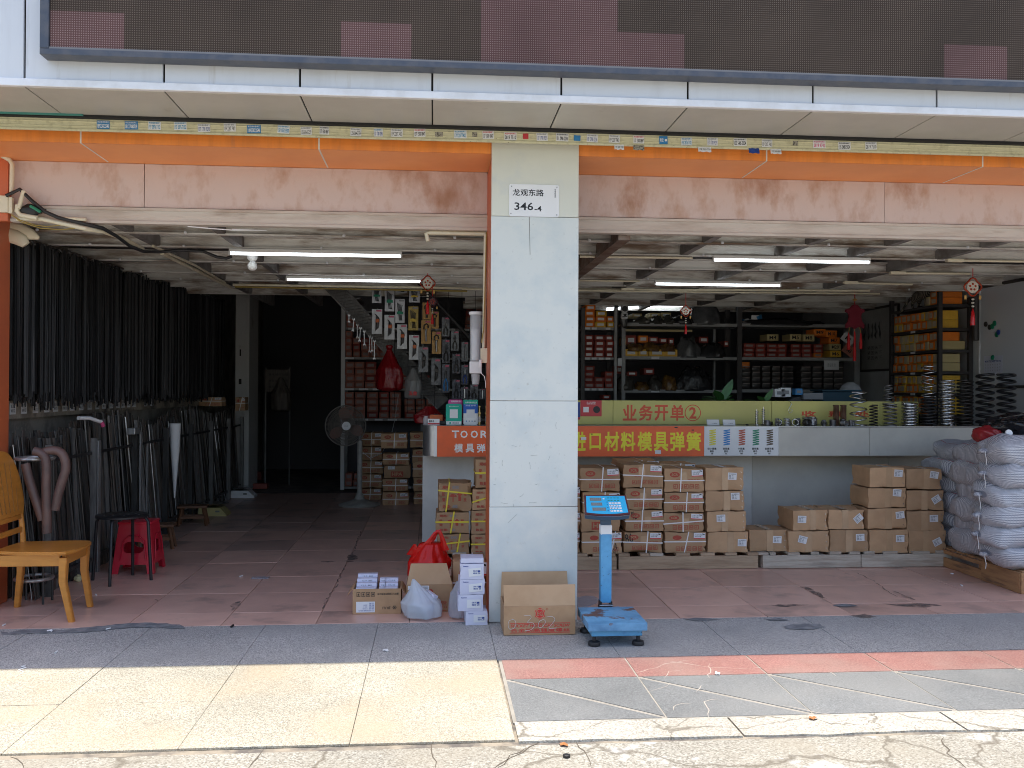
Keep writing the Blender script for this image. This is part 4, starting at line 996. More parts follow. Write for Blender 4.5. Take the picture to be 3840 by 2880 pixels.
YB = 7.83
def rb(*a): return a
G1 = 'strapped cartons stacked on the pallets'
scr = [
 ((1.251,1.599,0.67,0.878), 'scr', 'strapped screw carton on top of the stack behind the blue scale', dict(vs=.55, strap=(.004, .004), rot=-.02, crush=.02)),
 ((1.271,1.603,0.49,0.665), 'scr', 'strapped screw carton half hidden behind the head of the blue scale', dict(vs=.55, rot=.02)),
 ((1.26,1.6,0.325,0.488), 'hpa', 'carton with red HPA block behind the post of the blue scale', dict()),
 ((1.268,1.615,0.133,0.322), 'faded', 'faded strapped carton at the foot of the stack behind the blue scale', dict(vs=.75, hand=('619', .32, .25, .12, .5))),
 ((1.623,1.972,0.703,0.905), 'scr', 'crumpled strapped screw carton, topmost of the tallest stack beside the scale', dict(vs=.48, strap=(.012, -.002), rot=.015, crush=.022)),
 ((1.647,1.979,0.512,0.699), 'scr', 'strapped screw carton, second from top, in the stack right of the scale', dict(vs=.47, rot=-.01)),
 ((1.642,1.98,0.326,0.508), 'scr', 'strapped screw carton with handwriting over its oval, third down beside the scale', dict(vs=.42, hand=('9L', -.28, .75, .12, .4))),
 ((1.628,1.97,0.141,0.322), 'scr', 'strapped carton with 86 handwritten, lowest of the stack right of the scale', dict(vs=.6, strap=(.006, -.006), hand=('86', -.36, .7, .2, .45))),
 ((1.983,2.336,0.664,0.867), 'scr', 'strapped screw carton on top of the stack left of the plain cartons', dict(vs=.40, crush=.018)),
 ((1.984,2.335,0.489,0.66), 'scr', 'strapped screw carton second from top, next to the plain carton stack', dict(vs=.55)),
 ((1.981,2.336,0.318,0.483), 'scr', 'strapped screw carton with a slanting strap, third down next to the plain cartons', dict(vs=.45, strap=(-.012, .014))),
 ((1.991,2.355,0.133,0.316), 'faded', 'squashed faded strapped carton, lowest, next to the plain carton stack', dict(vs=.5, crush=.03)),
]
for r, st, lb, kw in scr:
    carton(r[0], r[1], r[2], r[3], YB, .34, lb, st, G1, **kw)
for k, (v0, v1) in enumerate(((795, 1030), (1035, 1215), (1218, 1405))):
    r = [(1.136,1.257,0.494,0.714),(1.137,1.256,0.322,0.49),(1.138,1.255,0.144,0.319)][k]
    carton(r[0], r[1], r[2], r[3], 7.87, .34, ['brown carton edge peeping out beside the white pillar, top of its stack', 'brown carton edge peeping out beside the white pillar, middle of its stack', 'brown carton edge peeping out beside the white pillar, bottom of its stack'][k], 'faded', G1)
# second row seen behind the tall stacks
r = (1.653,2.029,0.764,0.907)
carton(r[0], r[1], 1.206 - .42, r[3], 8.20, .33, 'dark carton behind the tallest strapped stack beside the scale', 'faded', G1)
r = (2.034,2.367,0.743,0.88)
carton(r[0], r[1], r[3] - .2, r[3], 8.20, .33, 'dark carton behind the stack next to the plain cartons', 'faded', G1)
G2 = 'plain brown cartons stacked on the pallets'
plain = [
 ((2.345,2.688,0.675,0.875), 'plain brown carton, topmost of the stack next to the strapped cartons', (.20, .62, -.05), .01),
 ((2.351,2.701,0.498,0.671), 'plain brown carton second from top, next to the strapped cartons', (.25, .73, .03), -.01),
 ((2.361,2.711,0.318,0.494), 'taped brown carton with its label near the corner, third down by the strapped stack', (-.15, .66, .04), .02),
 ((2.371,2.731,0.133,0.315), 'plain brown carton with grey corner tape, lowest next to the strapped cartons', (.35, .48, -.03), 0),
 ((2.739,3.082,0.141,0.329), 'single low brown carton standing alone between the stacks', (.23, .55, -.05), .015),
 ((3.116,3.432,0.327,0.504), 'taped brown carton on top of the low pair right of the single carton', (-.25, .55, -.04), .03),
 ((3.078,3.446,0.135,0.322), 'brown carton under another, right of the single low carton', (-.15, .60, -.25), 0),
 ((3.445,3.773,0.334,0.507), 'brown carton with a diagonal label, top of the second low pair', (.32, .55, .7), -.02),
 ((3.451,3.805,0.131,0.329), 'brown carton beneath the one with the diagonal label', (.28, .66, .03), .01),
 ((3.812,4.14,0.701,0.876), 'brown carton, topmost of the four high stack nearest the lower pairs', (.30, .70, -.08), .0),
 ((3.796,4.146,0.52,0.693), 'brown carton, second from the top in the four high stack by the lower pairs', (.26, .76, -.08), .02),
 ((3.797,4.152,0.331,0.515), 'brown carton, third from the top in the four high stack by the lower pairs', (.33, .68, .12), -.01),
 ((3.813,4.171,0.123,0.326), 'brown carton at the foot of the four high stack by the lower pairs', (.28, .62, .0), .0),
 ((4.147,4.476,0.681,0.863), 'brown carton, topmost of the stack touching the striped sacks', (.28, .70, -.15), .0),
 ((4.154,4.492,0.497,0.671), 'shiny taped brown carton, second from top beside the striped sacks', (.30, .55, .55), .0),
 ((4.157,4.498,0.313,0.492), 'brown carton, third from top beside the striped sacks', (.22, .62, .02), .0),
 ((4.173,4.517,0.117,0.316), 'brown carton at the foot of the stack beside the striped sacks', (.26, .50, .45), .0)]
for r, lb, la, ro in plain:
    carton(r[0], r[1], r[2], r[3], YB if r[0] < 2.8 else 7.80, .34, lb, 'plain', G2, rot=ro, lab=la)

# ================================================================ pallets
PT = .142
def pallet(name, x0, x1, y0, y1, lab, m, slats, fasc=None, front_gap=.115):
    t = thing(name, lab, 'pallet', (0, 0, 0), 'wooden pallets under the goods')
    for a, b in (fasc or ((x0, x1),)):
        obj('front_board', B(a + .002, b - .002, y0, y0 + .022, .003, front_gap, .003), m, t)
    obj('rear_board', B(x0, x1, y1 - .022, y1, .003, front_gap, .003), m, t)
    obj('runner', B(x0 + .3*(x1-x0), x0 + .3*(x1-x0) + .05, y0 + .0225, y1 - .0225, .003, front_gap, .003), m, t)
    obj('runner', B(x0, x0 + .04, y0 + .0225, y1 - .0225, .003, front_gap, .003), m, t)
    obj('runner', B(x1 - .04, x1, y0 + .0225, y1 - .0225, .003, front_gap, .003), m, t)
    for a, b in slats:
        k = rnd.uniform(-.012, .012)
        obj('slat', B(a, b, y0 + k, y1, front_gap + .001, PT + rnd.uniform(-.004, 0), .003), m if rnd.random() < .7 else 'pallet_wood_grey', t)
    return t
gx = lambda u: 1.074 + u / 1000 * (2.017 - 1.074)
pallet('pallet', .99, gx(522), 7.80, 8.55, 'dark wooden pallet beside the pillar, under the cartons behind the scale', 'pallet_wood', [(.995, 1.1), (gx(160), gx(252)), (gx(300), gx(420)), (gx(440), gx(510))])
pallet('pallet', gx(535), gx(1842), 7.79, 8.56, 'brown wooden pallet under the strapped and the first plain cartons', 'pallet_wood', [(gx(a), gx(b)) for a, b in ((538, 640), (735, 822), (828, 952), (1065, 1198), (1300, 1430), (1530, 1642), (1738, 1840))])
hx = lambda u: 2.939 + u / 1000 * (4.248 - 2.939)
pallet('pallet', gx(1876), hx(1246), 7.78, 8.55, 'pale grey wooden pallet under the plain cartons near the sacks', 'pallet_wood_grey', [(hx(a), hx(b)) for a, b in ((-100, -30), (-20, 20), (98, 180), (262, 318), (390, 470), (525, 600), (628, 700), (760, 860), (960, 1080), (1130, 1240))], fasc=((gx(1876), hx(604)), (hx(606), hx(1246))))
t = thing('pallet', 'orange brown wooden pallet under the striped woven sacks', 'pallet', (0, 0, 0), 'wooden pallets under the goods')
PX, PY0, PYM, PY1, PH = 4.47, 6.70, 7.20, 8.10, .165
obj('side_board', B(PX, PX + .022, PY0 + .002, PYM, .003, PH - .004, .003), 'pallet_orange', t)
obj('side_board', B(PX + .012, PX + .034, PYM + .004, PY1, .003, .085, .003), 'pallet_orange', t)
obj('side_board', B(PX + .016, PX + .036, PYM + .004, PY1, .118, .150, .003), 'pallet_orange', t)
obj('block', B(PX + .04, PX + .12, PYM + .004, PYM + .10, .003, .145, .003), 'pallet_orange', t)
obj('block', B(PX + .04, PX + .12, PY1 - .1, PY1, .003, .145, .003), 'pallet_orange', t)
obj('front_board', B(PX + .001, PX + 1.0, PY0 - .021, PY0 + .0005, .003, PH - .003, .003), 'pallet_orange', t)
for k in range(9):
    y = PY0 + .02 + k * .155
    obj('slat', B(PX + .03, PX + 1.0, y, y + .115, PH - .012, PH + .004, .002), 'pallet_orange', t)

# ================================================================ striped sacks
def sack_material():
    m = bpy.data.materials.new('striped_weave'); MATS['striped_weave'] = m; m.use_nodes = True
    nt = m.node_tree; N, Lk = nt.nodes, nt.links
    b = N['Principled BSDF']; b.inputs['Roughness'].default_value = .55
    uv = N.new('ShaderNodeUVMap')
    def stripes(axis, freq, width, warp=.0):
        sx = N.new('ShaderNodeSeparateXYZ'); Lk.new(uv.outputs[0], sx.inputs[0])
        mu = N.new('ShaderNodeMath'); mu.operation = 'MULTIPLY'; mu.inputs[1].default_value = freq; Lk.new(sx.outputs[min(axis, 1)], mu.inputs[0])
        ad = N.new('ShaderNodeMath'); ad.operation = 'ADD'; ad.inputs[1].default_value = .35; Lk.new(mu.outputs[0], ad.inputs[0])
        fr = N.new('ShaderNodeMath'); fr.operation = 'FRACT'; Lk.new(ad.outputs[0], fr.inputs[0])
        lt = N.new('ShaderNodeMath'); lt.operation = 'LESS_THAN'; lt.inputs[1].default_value = width; Lk.new(fr.outputs[0], lt.inputs[0])
        return lt.outputs[0]
    base = N.new('ShaderNodeMix'); base.data_type = 'RGBA'; base.inputs[6].default_value = (.60, .60, .63, 1); base.inputs[7].default_value = (.12, .135, .19, 1)
    s1 = stripes(0, 62, .42); ml = N.new('ShaderNodeMath'); ml.operation = 'MULTIPLY'; ml.inputs[1].default_value = .72; Lk.new(s1, ml.inputs[0]); Lk.new(ml.outputs[0], base.inputs[0])
    m2 = N.new('ShaderNodeMix'); m2.data_type = 'RGBA'; m2.inputs[7].default_value = (.42, .43, .47, 1); Lk.new(base.outputs[2], m2.inputs[6])
    s2 = stripes(1, 46, .3); ml2 = N.new('ShaderNodeMath'); ml2.operation = 'MULTIPLY'; ml2.inputs[1].default_value = .5; Lk.new(s2, ml2.inputs[0]); Lk.new(ml2.outputs[0], m2.inputs[0])
    m3 = N.new('ShaderNodeMix'); m3.data_type = 'RGBA'; m3.inputs[7].default_value = (.40, .10, .11, 1); Lk.new(m2.outputs[2], m3.inputs[6]); s3 = stripes(1, 2.0, .014); Lk.new(s3, m3.inputs[0])
    nz = N.new('ShaderNodeTexNoise'); nz.inputs['Scale'].default_value = 9; tc = N.new('ShaderNodeTexCoord'); Lk.new(tc.outputs['Object'], nz.inputs['Vector'])
    m4 = N.new('ShaderNodeMix'); m4.data_type = 'RGBA'; m4.blend_type = 'MULTIPLY'; m4.inputs[0].default_value = .6; Lk.new(m3.outputs[2], m4.inputs[6]); Lk.new(nz.outputs['Color'], m4.inputs[7])
    mg = N.new('ShaderNodeMix'); mg.data_type = 'RGBA'; mg.inputs[0].default_value = .0; Lk.new(m3.outputs[2], mg.inputs[6]); Lk.new(m4.outputs[2], mg.inputs[7])
    Lk.new(mg.outputs[2], b.inputs['Base Color'])
    n2 = N.new('ShaderNodeTexNoise'); n2.inputs['Scale'].default_value = 22; n2.inputs['Detail'].default_value = 4; Lk.new(tc.outputs['Object'], n2.inputs['Vector'])
    bp = N.new('ShaderNodeBump'); bp.inputs['Strength'].default_value = .5; bp.inputs['Distance'].default_value = .012; Lk.new(n2.outputs['Fac'], bp.inputs['Height']); Lk.new(bp.outputs[0], b.inputs['Normal'])
sack_material()
mat('weave_plain', (.50, .50, .53), .6, col2=(.25, .26, .31), ns=45, lo=.45, hi=.55)
mat('string_white', (.66, .65, .63), .8)
def sack_mesh(L, W, H, seed, sag=0.0, swap=False):
    bm = newbm(); uvl = bm.loops.layers.uv.new('UVMap')
    nu, nv = 28, 26
    rnd2 = random.Random(seed); o = Vector((seed * 2.3, seed * .7, seed * 5.1))
    grid = []
    for j in range(nv + 1):
        s = j / nv * 2 - 1
        tap = (1 - abs(s) ** 5.0) ** .5 if abs(s) < 1 else 0
        row = []
        for i in range(nu):
            a = 2 * math.pi * i / nu
            c, sn = math.cos(a), math.sin(a)
            e = .62
            y = math.copysign(abs(c) ** e, c) * W/2 * (.35 + .65 * tap) * (1 if abs(s) < .9 else .75)
            z = math.copysign(abs(sn) ** e, sn) * H/2 * max(tap, .10)
            x = s * L/2
            p = Vector((x, y, z))
            n = noise.noise(p * 6 + o) * .030 + noise.noise(p * 14 + o) * .017 + abs(noise.noise(Vector((p.x * 6, p.y * 20, p.z * 20)) + o)) * .016 * abs(s) ** 2 + noise.noise(Vector((p.x * 30, p.y * 8, p.z * 8)) + o) * .006
            p += Vector((0, c, sn)) * n * (1.2 if abs(s) > .6 else .8)
            p.x += noise.noise(Vector((y * 9, z * 9, seed))) * .035 * (1 if abs(s) > .5 else .4)
            p.z += noise.noise(Vector((x * 3.5, y * 3, seed * 1.7))) * H * .13
            p.z -= sag * (s * .5 + .5) ** 2 * 0 + sag * max(0, -s) ** 2
            row.append(bm.verts.new(p))
        grid.append(row)
    for j in range(nv):
        for i in range(nu):
            f = bm.faces.new((grid[j][i], grid[j][(i+1) % nu], grid[j+1][(i+1) % nu], grid[j+1][i]))
            for lp, (uu, vv) in zip(f.loops, ((i, j), (i+1, j), (i+1, j+1), (i, j+1))):
                lp[uvl].uv = (uu / nu * (2 * W + H) * .8, vv / nv * L) if swap else (vv / nv * L, uu / nu * (2 * W + H) * .8)
    bm.faces.new(grid[0][::-1]); bm.faces.new(grid[-1])
    return bm
def sack(cx, cy, cz, L, W, H, rz, lab, seed, sag=0.0, tip=True, string=None, tilt=0.0):
    t = thing('woven_sack', lab, 'sack', (cx, cy, cz), 'striped woven sacks stacked on the orange pallet', rz)
    o = obj('body', sack_mesh(L, W, H, seed, sag, 30 < seed < 40), 'striped_weave', t, smooth=True)
    if tip:
        bm = newbm(); bmesh.ops.create_icosphere(bm, subdivisions=2, radius=1)
        for v in bm.verts:
            n = noise.noise(v.co * 2.5 + Vector((seed, 0, 0)))
            v.co = Vector((-L/2 - .012 + v.co.x * .042 * (1 + .4*n), v.co.y * .035 * (1 + .6*n), v.co.z * .022 * (1 + .6*n) - sag))
        obj('tied_ear', bm, 'weave_plain', t, smooth=True)
        pts = [(-L/2 - .02, -.03, -sag), (-L/2 - .03, -.045, -.02 - sag), (-L/2 - .022, -.05, -.07 - sag), (-L/2 - .026, -.05, -.11 - sag)]
        obj('tie_string', T(pts, .0035, 5), 'string_white', t)
    return t
near = [(0.348,0.19),(0.511,0.336),(0.663,0.483),(0.82,0.651),(0.986,0.817),(1.181,0.975)]
nl = [4.34,4.283,4.283,4.286,4.327,4.341]
mid = [(0.37,0.175),(0.491,0.333),(0.638,0.455),(0.784,0.595),(0.936,0.753),(1.097,0.93)]
far = [(0.309,0.125),(0.46,0.302),(0.63,0.46),(0.781,0.63),(0.919,0.781),(1.097,0.913)]
lev = ['lowest layer', 'second layer up', 'third layer up', 'fourth layer up', 'fifth layer up', 'top layer']
for k in range(6):
    b, a = near[k]
    sack(nl[k] + .36, 6.93, (a + b)/2, .72, .46, abs(b - a) * 1.22, rnd.uniform(-.06, .06), f'striped sack at the front corner of the pallet stack, {lev[k]}', 31 + k)
    b, a = mid[k]
    sack(4.74 + (.02 if k % 2 else -.02), 7.48 + rnd.uniform(-.02, .02), (a + b)/2, .66, .46, abs(b - a) * 1.26, R(-90) + rnd.uniform(-.05, .05), f'striped sack in the middle of the pallet stack side, {lev[k]}', 51 + k, tip=(k in (0, 2, 4)))
    b, a = far[k]
    if k < 5:
        sack(4.80, 8.12, (a + b)/2, .66, .46, abs(b - a) * 1.25, R(-90) + rnd.uniform(-.05, .05), f'striped sack at the rear of the pallet stack beside the cartons, {lev[k]}', 71 + k, tip=(k in (1, 2)))
sack(4.86, 7.92, (far[5][0] + far[5][1])/2 - .01, .74, .52, (far[5][0] - far[5][1]) * 1.0, R(-90), 'large pale striped sack sagging over the rear top of the pallet stack', 90, sag=-.05, tip=False)
pipe('black_strap', [(4.449,7.02,1.069),(4.429,7.05,0.965),(4.405,7.06,0.801),(4.399,7.06,0.638),(4.396,7.06,0.487),(4.375,7.04,0.392)], .008, 'black_rubber', 'black rubber strap hanging down the front of the striped sacks', 'strap')
o = obj('strap_end', B(-.012, .012, -.008, .008, -.03, .02, .003), 'black_rubber', loc=(4.362,7.03,0.374)); tag(o, 'black weighted tip at the foot of the strap on the sacks', 'strap end')
# things lying on top of the sacks
bm = newbm(); bmesh.ops.create_icosphere(bm, subdivisions=4, radius=1)
for v in bm.verts:
    n = noise.noise(v.co * 1.8) * .25 + noise.noise(v.co * 6) * .07
    v.co = Vector((v.co.x * .115 * (1 + n), v.co.y * .12 * (1 + n), v.co.z * .078 * (1 + n) - v.co.x * .02))
mat('red_bag', (.30, .022, .025), .25, col2=(.22, .015, .02), ns=8, bump=.5, bs=24)
o = obj('red_bag', bm, 'red_bag', loc=(4.497,7.15,1.19), smooth=True); tag(o, 'dark red plastic bag lying on top of the striped sacks', 'bag')
bm = newbm(); bmesh.ops.create_icosphere(bm, subdivisions=4, radius=1)
for v in bm.verts:
    n = noise.noise(v.co * 2.2) * .4 + noise.noise(v.co * 7) * .18 + noise.noise(v.co * 15) * .06
    v.co = Vector((v.co.x * .26 * (1 + n*.6), v.co.y * .16 * (1 + n*.6), v.co.z * .085 * (1 + n)))
p = (4.751,7.15,1.281)
mat('black_plastic', (.012, .012, .014), .16, bump=.6, bs=30)
t = thing('black_plastic_heap', 'heap of crumpled black plastic and straps on top of the sacks', 'plastic sheeting', p)
obj('sheet', bm, 'black_plastic', t, smooth=True)
for k in range(9):
    a = rnd.uniform(0, 6.28); pts = [(rnd.uniform(-.25, .2), -.12 + rnd.uniform(-.04, .02), rnd.uniform(-.03, .09)) for _ in range(2)]
    m_ = ((pts[0][0] + pts[1][0])/2, -.17, max(pts[0][2], pts[1][2]) + .03)
    obj('loose_strap', T([pts[0], m_, pts[1]], .006, 5), 'black_plastic', t)
bm = LA([(.001, 0), (.026, 0), (.028, .004), (.028, .018), (.026, .022), (.001, .022)], 18)
bmesh.ops.rotate(bm, verts=bm.verts, cent=(0, 0, 0), matrix=Matrix.Rotation(R(70), 3, 'X'))
o = obj('jar_cover', bm, 'paper_white', loc=(4.536,6.95,1.216), smooth=40); tag(o, 'small white round lid sticking up between the sacks and black plastic', 'lid')

# ================================================================ platform scale
mat('scale_blue', (.11, .38, .64), .42, col2=(.08, .29, .54), ns=11, lo=.45, hi=.7, col3=(.03, .035, .05), ns3=75, lo3=.63, hi3=.68, bump=.1, bs=40)
mat('scale_plate', (.15, .37, .60), .45, col2=(.09, .25, .44), ns=8, lo=.45, hi=.65, col3=(.14, .085, .075), ns3=7, lo3=.55, hi3=.59, bump=.2, bs=35, detail=8)
mat('scale_neck', (.05, .10, .17), .5)
mat('panel_cyan', (.03, .46, .78), .35)
mat('maroon', (.09, .02, .03), .4)
mat('lcd', (.20, .22, .21), .25)
ox, oy = 1.105, 5.46
t = thing('platform_scale', 'worn blue platform scale with a cyan keypad display on its post', 'scale', (ox, oy, 0))
bm = B(-.18, .18, 0, .42, .098, .145, .004)
obj('platform', bm, 'scale_plate', t, smooth=30)
obj('base_frame', B(-.155, .155, .03, .39, .060, .0975, .003), 'scale_blue', t)
for x in (-.135, .135):
    for y in (.055, .36):
        f_ = obj('foot', LA([(.012, .0595), (.012, .028), (.034, .024), (.038, .010), (.036, .0), (.02, .0)], 16, (x, y, .001)), 'black_rubber', t, smooth=40)
hxp = 1.115 - ox; hy = .47
ztop = 0.715
zn0, zn1 = 0.669, 0.606
zbr0, zbr1 = 0.13, 0.17
pw = .037
bm = B(hxp - pw, hxp + pw, hy - .03, hy + .03, zbr1 - .006, zn0, .010); obj('post', bm, 'scale_blue', t, smooth=40)
obj('neck', B(hxp - pw + .003, hxp + pw - .003, hy - .024, hy + .024, zn0 + .0005, ztop + .03, .008), 'scale_neck', t, smooth=40)
obj('white_tape', B(hxp - pw - .0015, hxp + pw + .0015, hy - .0315, hy + .0315, zn1, zn0 + .002, .010), 'paper_white', t, smooth=40)
obj('bracket', B(hxp - .042, hxp + .042, hy - .045, hy + .04, zbr0 - .005, zbr0 + .012, .004), 'metal_black', t)
obj('bracket', B(hxp - .040, hxp - .030, hy - .04, hy + .035, zbr0 + .012, zbr1 + .006, .002), 'metal_black', t)
obj('bracket', B(hxp + .030, hxp + .040, hy - .04, hy + .035, zbr0 + .012, zbr1 + .006, .002), 'metal_black', t)
obj('hinge_pin', T([(hxp - .045, hy - .035, (zbr0+zbr1)/2), (hxp + .045, hy - .035, (zbr0+zbr1)/2)], .007, 8), 'metal_grey', t)
obj('lock_lever', T([(hxp + .05, hy - .03, zbr0 + .004), (hxp + .085, hy - .03, zbr0 + .006)], .006, 6), 'scale_blue', t)
obj('stay', B(hxp - .03, hxp + .03, .415, hy - .03, .085, .11, .003), 'scale_blue', t)
# tilted display head
P0 = Vector((1.102,5.8,0.762)); P1 = Vector((1.108,5.915,0.856))
P0 -= Vector((ox, oy, 0)); P1 -= Vector((ox, oy, 0))
upv = (P1 - P0); hl = upv.length; upv.normalize(); rt = Vector((1, -.05, 0)).normalized()
nn = rt.cross(upv).normalized()
cen = (P0 + P1) / 2
wb_, wt_ = .136, .128
def hp(a, b, c): return cen + rt * a + upv * b + nn * c
bm = newbm(); n = 10
out = [(-wt_, hl/2), (wt_, hl/2)] + [(wb_ * (1 - 2*i/n), -hl/2 - .014 * (1 - (1 - 2*i/n)**2)) for i in range(n + 1)]
def headslab(grow, c0, c1):
    bm = newbm()
    f = bm.faces.new([bm.verts.new(hp(a * (1 + grow), b * (1 + grow * 1.6), c0)) for a, b in out])
    e = bmesh.ops.extrude_face_region(bm, geom=[f]); bmesh.ops.translate(bm, vec=nn * (c1 - c0), verts=[v for v in e['geom'] if isinstance(v, bmesh.types.BMVert)])
    return bm
obj('lower_housing', headslab(.05, -.045, -.012), 'scale_neck', t)
obj('chrome_rim', headslab(.075, -.0115, -.006), 'metal_bright', t)
obj('upper_housing', headslab(.06, -.0055, .002), 'maroon', t)
obj('face_panel', headslab(-.02, .0025, .0035), 'panel_cyan', t)
U = lambda u, v: (((u - 1125) / 200) * .135, hl/2 - (v - 258) / 150 * hl)
for (u0, u1, v0, v1) in ((972, 1082, 276, 304), (980, 1086, 320, 347), (986, 1115, 364, 392)):
    a, b = U((u0+u1)/2, (v0+v1)/2)
    s = decal(t, 'display_window', hp(a, b, .0036), (u1-u0)/200*.135, (v1-v0)/150*hl, 'lcd', rt, upv)
    lettering(s, '88888', hp(a, b, .0046), (u1-u0)/200*.11, (v1-v0)/150*hl*.55, 'ink_grey', rt, upv)
keys = ['7', '8', '9', '', '4', '5', '6', '', '1', '2', '3', '', '0', '.', '', '']
for i, kx in enumerate(keys):
    a, b = U(1162 + 29.5 * (i % 4) + (i // 4) * 2, 324 + 23 * (i // 4))
    k_ = decal(t, 'key', hp(a, b, .0036), .0165, .0145, 'paper_white', rt, upv)
    if kx: lettering(k_, kx, hp(a, b, .0045), .006 if kx != '.' else .002, .009 if kx != '.' else .002, 'ink_black', rt, upv, bold=.02)
for i, u in enumerate((1152, 1180, 1212, 1243)):
    for v in (278, 300):
        a, b = U(u, v)
        decal(t, 'green_mark', hp(a, b, .0036), .014, .006, 'spring_green', rt, upv)
a, b = U(1108, 284); bm = newbm()
poly(bm, [hp(a + x_, b + y_, .0038) for x_, y_ in ((-.008, -.008), (.006, -.006), (.001, -.002), (.009, .007), (.002, .006), (-.004, .002), (-.010, .003), (-.004, -.003))])
obj('swan_mark', bm, 'ink_white', t)
for v in (315, 340, 362, 388):
    a, b = U(1135, v); decal(t, 'print_mark', hp(a, b, .0036), .008, .006, 'ink_navy', rt, upv)

# ================================================================ open cartons and bags in front
def open_box(t, w, d, h, m='cardboard', mi='cardboard_inside', th=.005):
    obj('front_wall', B(-w/2, w/2, -d/2, -d/2 + th, .001, h, .001), m, t)
    obj('back_wall', B(-w/2, w/2, d/2 - th, d/2, .001, h, .001), m, t)
    obj('side_wall', B(-w/2, -w/2 + th, -d/2 + th + .0005, d/2 - th - .0005, .001, h, .001), m, t)
    obj('side_wall', B(w/2 - th, w/2, -d/2 + th + .0005, d/2 - th - .0005, .001, h, .001), m, t)
    obj('bottom', B(-w/2 + th, w/2 - th, -d/2 + th, d/2 - th, .0015, .006), mi, t)
def flap(t, pts, m, th=(0, .004, 0)):
    bm = newbm(); P = [Vector(p) for p in pts]
    n = 8; rows = []
    for j in range(5):
        f = j / 4
        row = []
        for i in range(n + 1):
            g_ = i / n
            p = P[0].lerp(P[1], g_).lerp(P[3].lerp(P[2], g_), f)
            p.y += .006 * noise.noise(Vector((g_ * 4, f * 3, P[0].x * 9))) * (1 if f > 0 else 0)
            row.append(bm.verts.new(p))
        rows.append(row)
    fs = [bm.faces.new((rows[j][i], rows[j][i+1], rows[j+1][i+1], rows[j+1][i])) for j in range(4) for i in range(n)]
    e = bmesh.ops.extrude_face_region(bm, geom=fs); bmesh.ops.translate(bm, vec=th, verts=[v for v in e['geom'] if isinstance(v, bmesh.types.BMVert)])
    return obj('flap', bm, m, t, smooth=30)
# carton with the hexagon emblem
r = (0.44,0.894,-0.001,0.183); w, h = r[1] - r[0], r[3]; d = .30
t = thing('open_carton', 'open brown socket screw carton chalked 0302, standing before the white pillar', 'carton', ((r[0]+r[1])/2, 5.765 + d/2, .001))
open_box(t, w, d, h)
zt_ = 0.31; zb2 = 0.34
flap(t, [(-w/2 + .002, -d/2 + .001, h + .001), (w/2 - .002, -d/2 + .001, h + .001), (w/2 + .002, -d/2 + .03, zt_), (-w/2 - .002, -d/2 + .03, zt_)], 'cardboard_inside')
flap(t, [(-w/2 + .002, d/2 - .006, h + .001), (w/2 - .002, d/2 - .006, h + .001), (w/2 - .012, d/2 + .004, zb2), (-w/2 + .008, d/2 + .004, zb2)], 'cardboard_inside')
ux = lambda u: (u - 530) / 636 * w; vz = lambda v: h - (v - 1240) / 260 * h
yf = -d/2 - .0012
bm = newbm(); cx, cz = ux(531), vz(1308); R0, R1, R2 = w*.083, w*.068, w*.058
poly(bm, [(cx + R0*math.sin(math.pi*i/3)*.98, yf, cz + R0*math.cos(math.pi*i/3)) for i in range(6)])
em = obj('hexagon_emblem', bm, 'ink_red', t)
bm = newbm(); n = 20
for i in range(n):
    a0, a1 = 2*math.pi*i/n, 2*math.pi*(i+1)/n
    quad(bm, [(cx + r_*math.cos(a), yf - .0006, cz + r_*math.sin(a)) for r_, a in ((R1, a0), (R1, a1), (R2, a1), (R2, a0))])
obj('ring_print', bm, 'cardboard', em)
lettering(em, 'EG', (cx, yf - .0008, cz), w*.085, w*.06, 'cardboard', bold=.02)
lettering(t, '®', (ux(594), yf - .0004, vz(1268)), w*.035, w*.035, 'print_red')
for v in (1393, 1477): decal(t, 'red_rule', (ux(533), yf, vz(v)), w*.84, .003, 'ink_red')
lettering(t, 'SOCKET HEAD CAP SCREW', (ux(535), yf - .0004, vz(1414)), w*.825, h*.105, 'ink_red', (1, 0, 0), (.22, 0, .97), bold=.015)
lettering(t, '合金钢高强度螺丝', (ux(535), yf - .0004, vz(1455)), w*.83, h*.13, 'ink_red', bold=.016)
mat('chalk', (.62, .61, .59), .9)
for pts in ([(300,1355),(262,1365),(250,1400),(262,1440),(300,1435),(318,1400),(310,1365),(285,1352)], [(388,1325),(440,1322),(452,1345),(420,1385),(470,1390),(480,1420),(450,1450),(402,1458)], [(560,1360),(525,1380),(515,1420),(540,1432),(570,1405),(580,1375),(560,1358)], [(590,1338),(640,1335),(664,1360),(640,1400),(612,1440),(680,1438)]):
    bm = newbm(); P = [(ux(u), yf - .0012, vz(v)) for u, v in pts]
    Q = []
    for i in range(len(P) - 1):
        for k in range(4):
            a = Vector(P[max(i-1, 0)]); b = Vector(P[i]); c = Vector(P[i+1]); e = Vector(P[min(i+2, len(P)-1)]); s = k / 4
            Q.append(.5 * ((2*b) + (c - a)*s + (2*a - 5*b + 4*c - e)*s*s + (3*b - a - 3*c + e)*s**3))
    Q.append(Vector(P[-1])); tube(bm, Q, .0013, 5); obj('chalk_stroke', bm, 'chalk', t)
